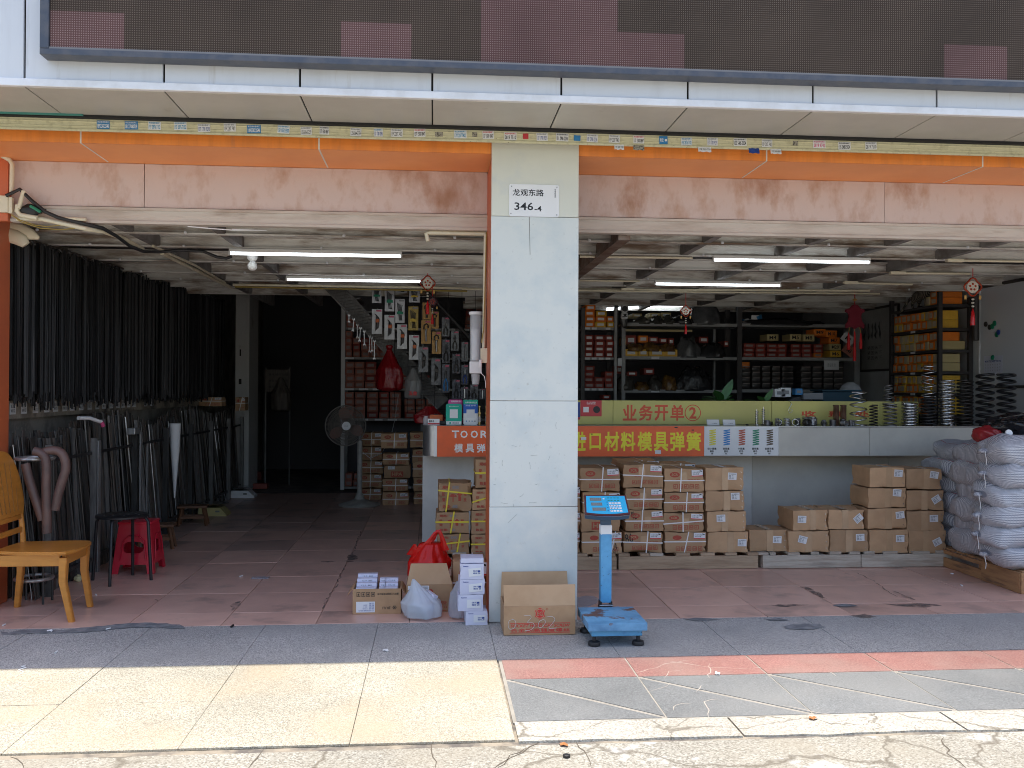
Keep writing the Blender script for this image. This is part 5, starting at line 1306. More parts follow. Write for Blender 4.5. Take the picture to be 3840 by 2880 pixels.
# small carton with the upside-down print
r = (-0.552,-0.224,-0.004,0.176); w = r[1] - r[0]; h = r[3] - .002; d = .26
t = thing('open_carton', 'open brown carton printed upside down JIULI, full of small white boxes', 'carton', ((r[0]+r[1])/2, 6.37 + d/2, .001))
open_box(t, w, d, h)
ux = lambda u: (u - 588) / 500 * w; vz = lambda v: h - (v - 850) / 272 * h; yf = -d/2 - .0012
lettering(t, 'JIULI', (ux(690), yf, vz(1052)), w*.165, h*.13, 'ink_black', (-1, 0, 0), (0, 0, -1), bold=.015)
bm = newbm(); cx, cz = ux(773), vz(1052)
for i in range(6):
    a0, a1 = math.pi*i/3, math.pi*(i+1)/3
    quad(bm, [(cx + r_*math.cos(a), yf, cz + r_*math.sin(a)) for r_, a in ((.014, a0), (.014, a1), (.009, a1), (.009, a0))])
obj('hexagon_print', bm, 'ink_black', t); decal(t, 'emblem_core', (cx, yf, cz), .009, .009, 'ink_black', n=8)
for u in (398, 449, 498, 549):
    bm = newbm()
    for a, b, c, e in ((-1, 1, -1, -.8), (-1, 1, .8, 1), (-1, -.8, -.8, .8), (.8, 1, -.8, .8)):
        quad(bm, [(ux(u) + a*.0125, yf, vz(908) + c*.015), (ux(u) + b*.0125, yf, vz(908) + c*.015), (ux(u) + b*.0125, yf, vz(908) + e*.015), (ux(u) + a*.0125, yf, vz(908) + e*.015)])
    quad(bm, [(ux(u) - .006, yf, vz(908) - .007), (ux(u) + .006, yf, vz(908) - .007), (ux(u) + .004, yf, vz(908) + .006), (ux(u) - .004, yf, vz(908) + .006)])
    obj('handling_mark', bm, 'ink_black', t)
lettering(t, '温州久力紧固件有限公司', (ux(706), yf, vz(905)), w*.44, h*.085, 'ink_black', (-1, 0, 0), (0, 0, -1), bold=.02)
lb = decal(t, 'white_label', (ux(472), yf, vz(1043)), w*.39, h*.42, 'label_white')
lettering(lb, '不锈钢紧固件\n规格  M10\n材质  304\n数量  200\n日期', (ux(480), yf - .001, vz(1043)), w*.33, h*.34, 'ink_navy', (-1, 0, 0), (0, 0, -1), bold=.01, lead=1.1)
for s in (-1, 1):
    flap(t, [(s*w/2, -d/2 + .01, h + .001), (s*w/2, d/2 - .01, h + .001), (s*(w/2 + .035), d/2 - .03, h - .05), (s*(w/2 + .035), -d/2 + .03, h - .05)], 'cardboard', (.004 * s, 0, 0))
base = (r[0] + r[1])/2
mat('carton_lilac', (.62, .63, .76), .55, col2=(.57, .58, .72), ns=5)
k = 0
for row in range(4):
    for col, (xa, xb, hb) in enumerate(((-.145, -.005, .058 - .006*row), (.012, .058, .04), (.05, .142, .075 - .022*row))):
        if col == 1 and row > 2: continue
        if row == 3 and col == 2: continue
        ya = -d/2 + .014 + row * .058
        b_ = h - .045 + row * .020
        t2 = thing('white_box', [f'long pale lilac box in the JIULI carton, {ORD[row+1]} from the front', f'narrow lilac box between the two rows in the JIULI carton, {ORD[row+1]} from the front', f'short lilac box on the pillar side of the JIULI carton, {ORD[row+1]} from the front'][col], 'box', (base + (xa+xb)/2, 6.37 + d/2 + ya + .027, b_), 'white boxes in the open carton')
        obj('body', B(-(xb-xa)/2 + .001, (xb-xa)/2 - .001, -.027, .027, -.10, .05, .001), 'carton_lilac', t2)
        lettering(t2, '12.9  M8' if col != 2 else 'CU 8', (0, -.0278, .036), (xb-xa) * .5, .009, 'ink_grey', bold=.01)
# carton with a raised flap behind the clear bag
r = (-0.188,0.131,-0.001,0.192); w = r[1] - r[0]; h = r[3] - .002; d = .30
t = thing('open_carton', 'brown carton with its front flap raised, behind the white plastic bag', 'carton', ((r[0]+r[1])/2, 6.41 + d/2, .001))
open_box(t, w, d, h)
ux = lambda u: (u - 1134) / 479 * w; vz = lambda v: h - (v - 806) / 289 * h; yf = -d/2 - .0012
ztf = 0.327
flap(t, [(-w/2 + .003, -d/2 + .001, h + .001), (w/2 - .003, -d/2 + .001, h + .001), (ux(1312), -d/2 + .05, ztf), (ux(938), -d/2 + .05, ztf)], 'cardboard_inside')
lb = decal(t, 'white_label', (ux(1020), yf, vz(838)), w*.46, h*.15, 'label_white')
for k in range(9): decal(lb, 'bar_print', (ux(1050 + 8*k), yf - .001, vz(838)), .002 + .001*(k % 2), h*.09, 'ink_grey', th=.0003)
lettering(t, 'CREW', (ux(1275), yf, vz(1003)), w*.155, h*.075, 'print_red', (1, 0, 0), (.2, 0, .98), bold=.03)
lettering(t, '目 H', (ux(1280), yf, vz(1045)), w*.14, h*.09, 'print_red', bold=.02)
for v in (985, 1022, 1080): decal(t, 'red_rule', (ux(1270), yf, vz(v)), w*.17, .0025, 'print_red')
bm = newbm(); poly(bm, [(ux(u), yf, vz(v)) for u, v in ((1135, 860), (1150, 848), (1172, 868), (1172, 882), (1150, 885))]); obj('emblem_corner', bm, 'print_red', t)
# plastic bags
def bag_mesh(w, d, h, seed, neck=.12, folds=.25, nu=56, nv=30, lean=(0, 0), fat=.55):
    bm = newbm(); o = Vector((seed * 1.7, seed * 3.1, seed * .3)); rows = []
    for j in range(nv + 1):
        f = j / nv
        prof = (min(1, f / .06) ** .5) * (1 if f < fat else 1 - (1 - neck) * ((f - fat) / (1 - fat)) ** .9) * (.92 + .08 * math.sin(f * 5))
        row = []
        for i in range(nu):
            a = 2 * math.pi * i / nu
            n = noise.noise(Vector((math.cos(a) * 2.2, math.sin(a) * 2.2, f * 1.6)) + o) * .16 + noise.noise(Vector((math.cos(a) * 6, math.sin(a) * 6, f * 2.2)) + o) * folds * (.15 + .5 * f) + noise.noise(Vector((math.cos(a) * 13, math.sin(a) * 13, f * 7)) + o) * .05
            rr = prof * (1 + n)
            row.append(bm.verts.new((math.cos(a) * rr * w/2 + lean[0] * f ** 1.5, math.sin(a) * rr * d/2 + lean[1] * f, f * h)))
        rows.append(row)
    for j in range(nv):
        for i in range(nu): bm.faces.new((rows[j][i], rows[j][(i+1) % nu], rows[j+1][(i+1) % nu], rows[j+1][i]))
    bm.faces.new(rows[0][::-1]); bm.faces.new(rows[-1])
    return bm
def plastic(name, col, tr, rough=.2, bump=.6):
    m = mat(name, col, rough, bump=bump, bs=26)
    nt = m.node_tree; N, Lk = nt.nodes, nt.links
    b = N['Principled BSDF']; out = N['Material Output']
    t1 = N.new('ShaderNodeBsdfTranslucent'); t1.inputs[0].default_value = (*col, 1)
    t2 = N.new('ShaderNodeBsdfTransparent'); t2.inputs[0].default_value = (1, 1, 1, 1) if tr[1] else (*col, 1)
    m1 = N.new('ShaderNodeMixShader'); m1.inputs[0].default_value = tr[0]; Lk.new(b.outputs[0], m1.inputs[1]); Lk.new(t1.outputs[0], m1.inputs[2])
    m2 = N.new('ShaderNodeMixShader'); m2.inputs[0].default_value = tr[1]; Lk.new(m1.outputs[0], m2.inputs[1]); Lk.new(t2.outputs[0], m2.inputs[2])
    Lk.new(m2.outputs[0], out.inputs[0])
plastic('film_white', (.74, .80, .86), (.35, .28))
plastic('film_red', (.74, .018, .014), (.40, .0))
plastic('film_dark_red', (.22, .006, .010), (.18, .0), rough=.25)
plastic('film_grey', (.27, .265, .26), (.2, .12))
plastic('film_clear', (.62, .66, .74), (.3, .5))
p = (-0.065,6.144,0.0); wz = 0.281; bw = 0.078 - -0.198
t = thing('plastic_bag', 'white translucent plastic bag standing on the floor before the raised flap carton', 'bag', (p[0], p[1] + .11, .001))
obj('film', bag_mesh(bw * .98, .24, wz * .93, 3, neck=.07, lean=(-bw * .26, 0), fat=.42), 'film_white', t, smooth=True)
for k in range(7):
    bm = B(-.05, .05, -.02, .02, 0, .045, .004); bmesh.ops.rotate(bm, verts=bm.verts, cent=(0, 0, 0), matrix=Matrix.Rotation(rnd.uniform(-.5, .5), 3, 'Y') @ Matrix.Rotation(rnd.uniform(-1, 1), 3, 'Z'))
    bmesh.ops.translate(bm, verts=bm.verts, vec=(rnd.uniform(-.07, .06), rnd.uniform(-.03, .03), .012 + .022 * k))
    obj('packet', bm, 'carton_lilac', t)
bz = 0.262; tz = 0.448; hz = 0.541; bx0, bx1 = -0.206, 0.109
t = thing('plastic_bag', 'bright red plastic carrier bag with looped handles resting on the raised flap carton', 'bag', ((bx0+bx1)/2, 6.60, bz - .06))
bh = tz - bz + .06
obj('film', bag_mesh((bx1 - bx0) * .93, .26, bh, 8, neck=.62, folds=.35, lean=(.03, 0), fat=.5), 'film_red', t, smooth=True)
zz = lambda v: 0.704 + v / 1000 * (0.013 - 0.704) - (bz - .06)
xx = lambda u: -0.805 + u / 1000 * (-0.124 - -0.805) - (bx0+bx1)/2
def ribbon(pts, w, m, t, name='handle'):
    bm = newbm(); A_ = []; 
    for i, p in enumerate(pts):
        q = Vector(p); d_ = (Vector(pts[min(i+1, len(pts)-1)]) - Vector(pts[max(i-1, 0)])).normalized(); s = d_.cross(Vector((0, 1, 0))).normalized() * w[i]/2
        A_.append([bm.verts.new(q + s * k + Vector((0, .006 * math.cos(k * 3 + i), 0))) for k in (-1, -.4, .3, 1)])
    for a, b in zip(A_, A_[1:]):
        for k in range(3): bm.faces.new((a[k], a[k+1], b[k+1], b[k]))
    return obj(name, bm, m, t, smooth=True)
ribbon([(xx(u), -.05, zz(v)) for u, v in ((1000, 500), (1090, 400), (1150, 320), (1190, 262), (1222, 240), (1250, 265), (1272, 330), (1300, 440))], [.09, .05, .026, .022, .020, .022, .03, .06], 'film_red', t)
ribbon([(xx(u), .03, zz(v)) for u, v in ((1060, 470), (1130, 390), (1185, 330), (1215, 255), (1240, 250), (1262, 300), (1290, 420))], [.06, .04, .024, .02, .02, .024, .05], 'film_red', t)
ribbon([(xx(u), -.01, zz(v)) for u, v in ((985, 380), (975, 430), (960, 500))], [.02, .05, .09], 'film_red', t, 'loose_corner')
# stack of white boxes by the pillar
GW = 'white boxes stacked beside the pillar'
for k, (u0, v0, u1, v1, dd) in enumerate(((1505, 1085, 1735, 1235, .02), (1425, 915, 1690, 1082, .0), (1445, 752, 1702, 912, .01), (1452, 592, 1702, 752, .0))):
    r = [(0.207,0.352,-0.004,0.093),(0.157,0.323,0.094,0.2),(0.168,0.33,0.201,0.302),(0.173,0.329,0.303,0.404)][k]
    h = r[3] - r[2]; w = r[1] - r[0]
    z0 = .001 if k == 0 else prevtop
    prevtop = r[3]
    h = prevtop - z0 - .001
    t = thing('white_box', ['lowest white labelled box at the foot of the pillar', 'second lowest white labelled box of the stack at the pillar foot', 'second highest white labelled box of the stack at the pillar foot', 'topmost white labelled box of the stack, its flap slightly open'][k], 'box', ((r[0]+r[1])/2, 6.03 + .09, z0), GW, rnd.uniform(-.05, .05))
    obj('body', carton_mesh(w, .17, h, 200 + k, .006), 'carton_lilac', t, smooth=28)
    ln = .10 if k > 1 else .0
    lb = decal(t, 'white_label', (w*.13, -.0870, h*.46), w*.54, h*.52, 'label_white', (math.cos(ln), 0, math.sin(ln)), (-math.sin(ln), 0, math.cos(ln)))
    lettering(lb, 'DIN 912\nM8X40  200', (w*.2, -.0882, h*.46), w*.30, h*.25, 'ink_navy', bold=.03)
    decal(lb, 'print_block', (w*.30, -.0882, h*.52), w*.10, h*.12, 'ink_navy', th=.0003)
    lettering(t, 'fasteners', (-w*.26, -.0868, h*.84), w*.22, h*.08, 'ink_navy', bold=.03)
    if k == 3: obj('lid_flap', B(-w/2 + .004, w/2 - .002, -.080, .08, h + .004, h + .034, .002), 'carton_lilac', t)
p = (0.157,6.2,0.054)
t = thing('plastic_bag', 'clear crumpled plastic film bunched against the white box stack', 'plastic film', (p[0] + .015, 6.22, .001))
obj('film', bag_mesh(.14, .12, 0.251, 14, neck=.3, fat=.7), 'film_clear', t, smooth=True)
r = (0.131,0.374,-0.025,0.368)
carton(r[0], r[1], .002, r[3] - .03, 6.50, .30, 'tall brown carton hidden behind the stack of white boxes', 'faded')
# yellow-strapped cartons beside the counter end
GY = 'yellow strapped cartons by the counter end'
for r, lb, kw in (((0.035,0.322,0.491,0.743), 'dented yellow strapped carton with a caved lid, on top of its stack', dict(crush=.045, vs=.3, strap=(.05, .02))),
               ((0.015,0.302,0.303,0.485), 'yellow strapped carton in the middle of the stack with the caved lid', dict(vs=.52)),
               ((0.028,0.305,0.121,0.297), 'yellow strapped carton at the bottom, behind the red carrier bag', dict(vs=.68, strap=(-.01, .02))),
               ((0.353,0.638,0.689,0.943), 'topmost yellow strapped carton of the stack half hidden by the pillar', dict(vs=.6)),
               ((0.329,0.62,0.502,0.683), 'carton with crossed yellow straps, second in the stack by the pillar', dict(vs=.55, strap=(-.03, .06))),
               ((0.324,0.611,0.297,0.498), 'yellow strapped carton third down in the stack by the pillar', dict(vs=.6)),
               ((0.319,0.612,0.108,0.292), 'lowest yellow strapped carton of the stack by the pillar', dict(vs=.6))):
    carton(r[0], r[1], r[2], r[3], 7.95, .32, lb, 'yellow', GY, **kw)
pallet('pallet', -.02, .62, 7.93, 8.5, 'wooden pallet under the yellow strapped cartons', 'pallet_wood', [(-.015, .1), (.16, .28), (.33, .45), (.5, .615)], front_gap=.095)
# ================================================================ springs on the counter ledge
def spring(x, y, z, r, h, turns, wire, m, lab, r2=None, grp='coil springs shown on the counter ledge', n=16, side=6):
    o = obj('coil_spring', helix(newbm(), r - wire, h, turns, wire, n, side, r2=r2), m, loc=(x, y, z), rotz=rnd.uniform(0, 6), smooth=True)
    return tag(o, lab, 'spring', grp)
ZC = CT + .001
BS = [ # centre x, radius, height, turns, wire, material, y, label
 (4.136, 0.08499999999999996, 1.542 - ZC, 4.6, .0075, 'metal_bright', 8.70, 'loose silver spring of few coils in front of the last red character'),
 (4.293, .042, 1.414 - ZC, 7.5, .006, 'spring_dark', 8.70, 'short slim dark spring between the silver one and the hourglass one'),
 (4.463, .066, 1.421 - ZC, 6.5, .0065, 'metal_grey', 8.70, 'grey spring standing under a narrower conical one on the ledge'),
 (4.658, .078, 1.438 - ZC, 8.5, .0105, 'metal_bright', 8.70, 'short wide bright silver spring at the end of the yellow board'),
 (4.854, .078, 1.489 - ZC, 9.5, .0095, 'metal_black', 8.70, 'thick black spring carrying a loose silver spring on top'),
 (5.04, .080, 1.664 - ZC, 13.5, .0100, 'metal_bright', 8.70, 'tall bright silver spring of many coils before the orange box rack'),
 (5.231, .079, 1.665 - ZC, 13.5, .0095, 'spring_dark', 8.70, 'tall dark spring beside the tall silver one'),
 (5.426, .090, 1.73 - ZC, 8.6, .0135, 'metal_black', 8.68, 'tall thick black spring under the paper calendar'),
 (5.648, .092, 1.731 - ZC, 8.6, .0135, 'metal_black', 8.68, 'tall thick black spring nearest the right wall')]
for x, r, h, tn, w, m, y, lb in BS: spring(x, y, ZC, r, h, tn, w, m, lb)
zt_ = 1.489
spring(4.853, 8.70, zt_ + .001, .070, 1.796 - zt_, 5.2, .0065, 'metal_bright', 'loose silver spring standing on top of the thick black one')
zt_ = 1.421
spring(4.443, 8.70, zt_ - .03, .064, 1.61 - zt_ + .03, 5.5, .006, 'metal_grey', 'conical grey spring narrowing upwards on top of the grey one', r2=.030)
for u, lb in ((492, 'brown tightly wound spring cylinder nearer the pillar, on the ledge'), (548, 'brown tightly wound spring cylinder next to the loose silver spring')):
    spring(3.289 + u * 0.0013039999999999998, 8.74, ZC, .031, 1.41 - ZC, 19, .0042, 'spring_rust', lb)
for u, v, lb in ((1545, 1420, 'shorter of two slim steel screw springs left of the board seam'), (1598, 1400, 'taller of two slim steel screw springs left of the board seam')):
    x = 1.191 + u * 0.0012499999999999998; h = 1.389 - ZC - (v - 1400) / 2.0733 / 3450 * 8.7
    t = thing('screw_spring', lb, 'spring', (x, 8.72, ZC), 'coil springs shown on the counter ledge')
    obj('rod', T([(0, 0, 0), (0, 0, h)], .005, 8), 'metal_bright', t)
    obj('coil', helix(newbm(), .015, h * .86, 9, .0035, 12, 5, (0, 0, .002)), 'metal_bright', t, smooth=True)
    obj('base_nut', LA([(.020, 0), (.020, .012), (.014, .014)], 6), 'metal_grey', t)
sr = random.Random(21)
lx0, lx1 = 3.211, 4.101
nsm = 30
for k in range(nsm):
    f_ = (k + sr.uniform(-.3, .3)) / (nsm - 1)
    x = lx0 + (lx1 - lx0) * f_; y = 8.655 + .06 * (k % 3) + sr.uniform(-.012, .012)
    r = sr.uniform(.016, .030); h = sr.uniform(.035, .075)
    m = sr.choice(['metal_bright', 'metal_grey', 'metal_grey', 'spring_dark', 'metal_bright'])
    if k in (14, 15, 16): y, r, h = 8.78, .034, .085
    lying = k in (4, 9, 12, 19, 24)
    lb = f'small {"dark" if m == "spring_dark" else "steel"} spring {"lying" if lying else "standing"} in the row on the ledge, {ORD[k+1] if k < 20 else ORD[nsm-k]} {"from the screw springs" if k < 20 else "from the loose silver spring"}'
    o = obj('coil_spring', helix(newbm(), r, h, sr.randint(5, 8), .0042, 12, 5), m, loc=(x, y, ZC + (r + .004 if lying else 0)), rotz=sr.uniform(0, 6), smooth=True)
    if lying: o.rotation_euler = (R(90), 0, sr.uniform(-.7, .7))
    tag(o, lb, 'spring', 'small springs in a row on the counter ledge')
t = thing('hook_spring', 'bent steel hook hanging by wire on the yellow board above the small springs', 'hook', (3.53,8.9,1.433))
obj('wire_hook', T([(0, 0, .0), (.012, -.006, -.02), (-.010, -.006, -.055), (-.022, -.006, -.085), (-.012, -.006, -.105), (.012, -.006, -.10), (.018, -.006, -.08), (.004, -.006, -.07)], .0028, 6), 'metal_bright', t, smooth=True)
obj('nail', T([(0, -.004, .0), (0, .034, .004)], .002, 5), 'metal_grey', t)
for u, lb in ((1195, 'small clear acrylic price stand by the circled two, nearer the pillar'), (1322, 'small clear acrylic price stand by the circled two, nearer the springs')):
    x = 1.194 + u * 0.0012530000000000002
    t = thing('price_stand', lb, 'price stand', (x, 8.72, ZC), 'acrylic price stands on the ledge', rnd.uniform(-.1, .1))
    bm = B(-.058, .058, -.002, .002, 0, .058); bmesh.ops.rotate(bm, verts=bm.verts, cent=(0, 0, 0), matrix=Matrix.Rotation(R(-22), 3, 'X')); obj('card', bm, 'label_white', t)
    bm = B(-.062, .062, .0025, .0045, 0, .062); bmesh.ops.rotate(bm, verts=bm.verts, cent=(0, 0, 0), matrix=Matrix.Rotation(R(-22), 3, 'X')); obj('holder', bm, 'clear_plastic', t)
    lettering(t, '小弹簧', (.012, .0045, .019), .045, .012, 'ink_grey', (1, 0, 0), (0, .37, .93), bold=.01)
t = obj('steel_nut', helix(newbm(), .012, .016, 2, .004, 12, 6), 'metal_black', loc=(3.013, 8.68, ZC), smooth=True); tag(t, 'tiny black coil lying alone between the price stands and screw springs', 'spring')

# ================================================================ left end of the counter
def standee(x, y, w, h, m, lab, head=None, lean=.16):
    t = thing('payment_stand', lab, 'payment sign', (x, y, ZC))
    def tilt(bm): bmesh.ops.rotate(bm, verts=bm.verts, cent=(0, 0, 0), matrix=Matrix.Rotation(-lean, 3, 'X')); return bm
    bm = box(newbm(), -w/2, w/2, -.002, .002, 0, h); bmesh.ops.bevel(bm, geom=[e for e in bm.edges if abs(e.verts[0].co.y - e.verts[1].co.y) > .003], offset=.008, segments=3, affect='EDGES')
    obj('card', tilt(bm), m, t)
    up = (0, math.sin(lean), math.cos(lean))
    P = lambda a, b: Vector((a, -.0026, 0)) + Vector(up) * b
    return t, up, P
mat('card_green', (.0, .40, .27), .35); mat('card_blue', (.02, .12, .50), .35); mat('card_pink', (.72, .08, .34), .4)
t, up, P = standee(0.181, 8.70, 0.14900000000000002, 1.409 - ZC, 'card_green', 'green payment stand with a blank white square on the counter end')
h = 1.409 - ZC
decal(t, 'blank_square', P(0, h*.53), .076, .084, 'paper_white', (1, 0, 0), up)
decal(t, 'white_foot', P(0, h*.095), .142, h*.155, 'paper_white', (1, 0, 0), up)
ck = decal(t, 'check_disc', P(-.034, h*.095) + Vector((0, -.001, 0)), .018, .018, 'card_green', (1, 0, 0), up, n=16)
lettering(t, '微信支付', P(.018, h*.095) + Vector((0, -.001, 0)), .062, .015, 'ink_grey', (1, 0, 0), up, bold=.02)
lettering(t, '推荐使用微信支付', P(0, h*.88), .09, .011, 'ink_white', (1, 0, 0), up, bold=.01)
t, up, P = standee(0.341, 8.73, 0.13699999999999996, 1.448 - ZC, 'paper_white', 'blue and white payment stand with a green top strip next to the pillar')
h = 1.448 - ZC; w = 0.13699999999999996
decal(t, 'green_strip', P(0, h*.91), w, h*.17, 'card_green', (1, 0, 0), up)
decal(t, 'blue_field', P(0, h*.64), w, h*.36, 'card_blue', (1, 0, 0), up)
lettering(t, '免费领券付款立减', P(.005, h*.89) + Vector((0, -.001, 0)), w*.8, h*.07, 'ink_white', (1, 0, 0), up, bold=.02)
lettering(t, '支付宝 扫一扫', P(0, h*.77) + Vector((0, -.001, 0)), w*.7, h*.06, 'ink_white', (1, 0, 0), up, bold=.02)
decal(t, 'blank_square', P(0, h*.45) + Vector((0, -.001, 0)), .078, .078, 'label_white', (1, 0, 0), up)
for k in range(4): decal(t, 'app_mark', P(-.04 + .027*k, h*.15), .012, .012, ['sticker_blue', 'ink_grey', 'sticker_blue', 'ink_black'][k], (1, 0, 0), up, n=6)
t, up, P = standee(0.198, 8.79, .135, 1.447 - ZC, 'card_pink', 'pink payment card standing behind the green one on the counter end')
h = 1.447 - ZC
lettering(t, '扫码领红包', P(.005, h*.93), .09, .018, 'ink_white', (1, 0, 0), up, bold=.03)
mat('box_orange', (.62, .14, .03), .5, col2=(.55, .12, .03), ns=5)
t = thing('tool_box', 'flat orange box with a black clip on the counter end', 'box', (0.016, 8.82, ZC + .035))
obj('body', B(-.062, .062, -.04, .04, 0, .058, .004), 'box_orange', t); obj('clip', B(-.02, .02, -.012, .012, .0585, .066, .002), 'metal_black', t)
t = thing('tool_box', 'black case below the flat orange box on the counter end', 'box', (0.016, 8.84, ZC)); obj('body', B(-.07, .12, -.05, .05, 0, .034, .004), 'metal_black', t)
t = thing('label_card', 'white and red name card standing at the rounded counter corner', 'card', (-0.008, 8.69, ZC))
obj('card', B(-.055, .055, -.002, .002, 0, .058), 'paper_white', t); decal(t, 'red_stripe', (0, -.0026, .012), .108, .014, 'sticker_red'); lettering(t, '服务号', (-.02, -.0026, .036), .05, .02, 'ink_black', bold=.03)
for u, lb in ((1832, 'brass bolt in a clear tube beside the blue payment stand'), (1853, 'long brass anchor bolt next to the pillar on the counter')):
    t = thing('anchor_bolt', lb, 'bolt', (0.455 + (u - 1842) * .0031, 8.72, ZC))
    obj('shank', LA([(.010, 0), (.010, .10), (.016, .105), (.016, .12), (.008, .122), (.008, .165), (.012, .168), (.012, .18), (.004, .185)], 10), MATS.get('brass') or mat('brass', (.42, .32, .14), .35, metal=.9), t, smooth=40)
    obj('sleeve', LA([(.014, .03), (.014, .08)], 10), 'metal_bright', t)
t = thing('jar', 'small clear jar at the back of the counter end', 'jar', (-0.083, 8.83, ZC)); obj('glass', LA([(.026, 0), (.028, .05), (.02, .07), (.02, .08)], 12), 'clear_plastic', t, smooth=40)
o = obj('plastic_bag', bag_mesh(.30, .2, .18, 44, neck=.3, fat=.5), 'film_dark_red', loc=(-0.052, 9.35, 1.19), smooth=True); tag(o, 'dark red plastic bag lying behind the orange box on the counter', 'bag')

# ================================================================ wooden chair
mat('chair_wood', (.58, .235, .04), .32, col2=(.50, .20, .035), ns=4, stretch=(1, 1, 5), col3=(.34, .17, .06), ns3=24, lo3=.68, hi3=.74)
mat('chair_groove', (.26, .12, .03), .7)
t = thing('wooden_chair', 'varnished orange wooden chair with a fan shaped back beside the orange pillar', 'chair', (-2.41, 6.30, .001))
def leg(p0, p1, p2, w0, w1, nm='leg'):
    bm = newbm(); ps = [Vector(p0).lerp(Vector(p1), k/4) for k in range(4)] + [Vector(p1).lerp(Vector(p2), k/4) for k in range(5)]
    rings = []
    for i, p in enumerate(ps):
        f_ = i / (len(ps) - 1); w = w0 + (w1 - w0) * f_
        rings.append([bm.verts.new(p + Vector((a*w, b*w, 0))) for a, b in ((-.5, -.5), (.5, -.5), (.5, .5), (-.5, .5))])
    for a, b in zip(rings, rings[1:]):
        for k in range(4): bm.faces.new((a[k], a[(k+1)%4], b[(k+1)%4], b[k]))
    bm.faces.new(rings[0][::-1]); bm.faces.new(rings[-1])
    bmesh.ops.recalc_face_normals(bm, faces=bm.faces)
    bmesh.ops.bevel(bm, geom=[e for e in bm.edges if abs((e.verts[0].co - e.verts[1].co).z) > .02], offset=.004, segments=2, affect='EDGES')
    return obj(nm, bm, 'chair_wood', t, smooth=35)
SH = .452
leg((-.02, .0, SH - .03), (-.025, .0, .26), (.035, -.01, 0), .052, .036)
leg((-.035, .41, SH - .03), (-.04, .41, .26), (.0, .415, 0), .052, .036)
leg((-.47, .41, SH - .03), (-.47, .41, .25), (-.505, .44, 0), .046, .036)
leg((-.47, .01, SH - .03), (-.47, .01, .25), (-.53, .0, 0), .046, .038)
bm = newbm(); n = 10; top = []
edge = [(-.48, .02), (-.49, .2), (-.47, .42), (-.30, .44), (-.08, .45), (.0, .43), (.035, .33), (.045, .2), (.035, .06), (.0, -.025), (-.08, -.045), (-.30, -.03)]
poly(bm, [(x, y, SH - .012) for x, y in edge], (0, 0, .024))
bmesh.ops.bevel(bm, geom=[e for e in bm.edges if abs(e.verts[0].co.z - e.verts[1].co.z) < .001], offset=.009, segments=3, affect='EDGES')
obj('seat', bm, 'chair_wood', t, smooth=40)
obj('apron', B(-.45, -.045, -.012, .008, SH - .085, SH - .013, .002), 'chair_wood', t)
obj('apron', B(-.45, -.06, .40, .42, SH - .085, SH - .013, .002), 'chair_wood', t)
obj('apron', B(-.045, -.02, .026, .385, SH - .085, SH - .013, .002), 'chair_wood', t)
for s, y0 in ((0, .015), (1, .395)):
    pts = [(-.455, y0 + (.02 if s else 0), SH - .02), (-.465, y0 + (.02 if s else 0), SH + .12), (-.485, y0 + (.01 if s else -.01), SH + .32)]
    obj('back_post', T(pts, [.02, .018, .016], 8), 'chair_wood', t, smooth=60)
for z_, b in ((.10, .0), (.19, .01)):
    obj('back_rail', B(-.48 - b*.6, -.455 - b*.6, .03, .40, SH + z_ - .018, SH + z_ + .018, .006), 'chair_wood', t, smooth=40)
bm = newbm(); n = 20; pts = []
for i in range(n + 1):
    a = math.pi * i / n
    pts.append((math.cos(a) * .225 * (1 + .12*math.sin(a)), math.sin(a) * .375))
out = [(-.462 - .055 * (z/.4), .215 - y, SH + .28 + z) for y, z in pts] + [(-.457, .215 + .20, SH + .21), (-.457, .215 - .20, SH + .21)]
poly(bm, out, (-.022, 0, .004))
obj('back_panel', bm, 'chair_wood', t, smooth=30)
for k in (-2, -1, 0, 1, 2):
    obj('back_groove', T([(-.456, .215 + k*.058, SH + .24), (-.456 - .044, .215 + k*.074, SH + .24 + .34 - .02*abs(k)**1.5)], .003, 5), 'chair_groove', t)

# ================================================================ stools
t = thing('metal_stool', 'round black stool with perforated seat on thin tubular legs', 'stool', (-2.49, 7.61, .001))
SR, SHt = .200, .520
obj('seat', LA([(SR - .01, SHt - .012), (SR, SHt - .008), (SR, SHt + .004), (SR - .008, SHt + .010), (.01, SHt + .012)], 28), 'metal_black', t, smooth=40)
for k in range(14):
    a = 2.4 * k; q_ = .03 + .0088 * k
    obj('seat_hole', LA([(.009, SHt + .0105), (.009, SHt + .0122)], 10, (q_*math.cos(a), q_*math.sin(a), 0)), 'metal_grey', t)
for dx, dy in ((-.014, -.235), (.235, .0), (-.235, .02), (.02, .215)):
    u_ = Vector((dx, dy, 0)); v_ = u_.normalized()
    obj('leg', T([v_*.13 + Vector((0, 0, SHt - .016)), v_*.18 + Vector((0, 0, SHt - .014)), v_*.203 + Vector((0, 0, SHt - .05)), u_ * .98 + Vector((0, 0, 0))], .0125, 10), 'metal_black', t, smooth=50)
mat('stool_red', (.62, .016, .045), .3, col2=(.56, .014, .04), ns=4)
t = thing('plastic_stool', 'square red plastic stool standing behind the round black stool', 'stool', (-2.485, 8.03, .001))
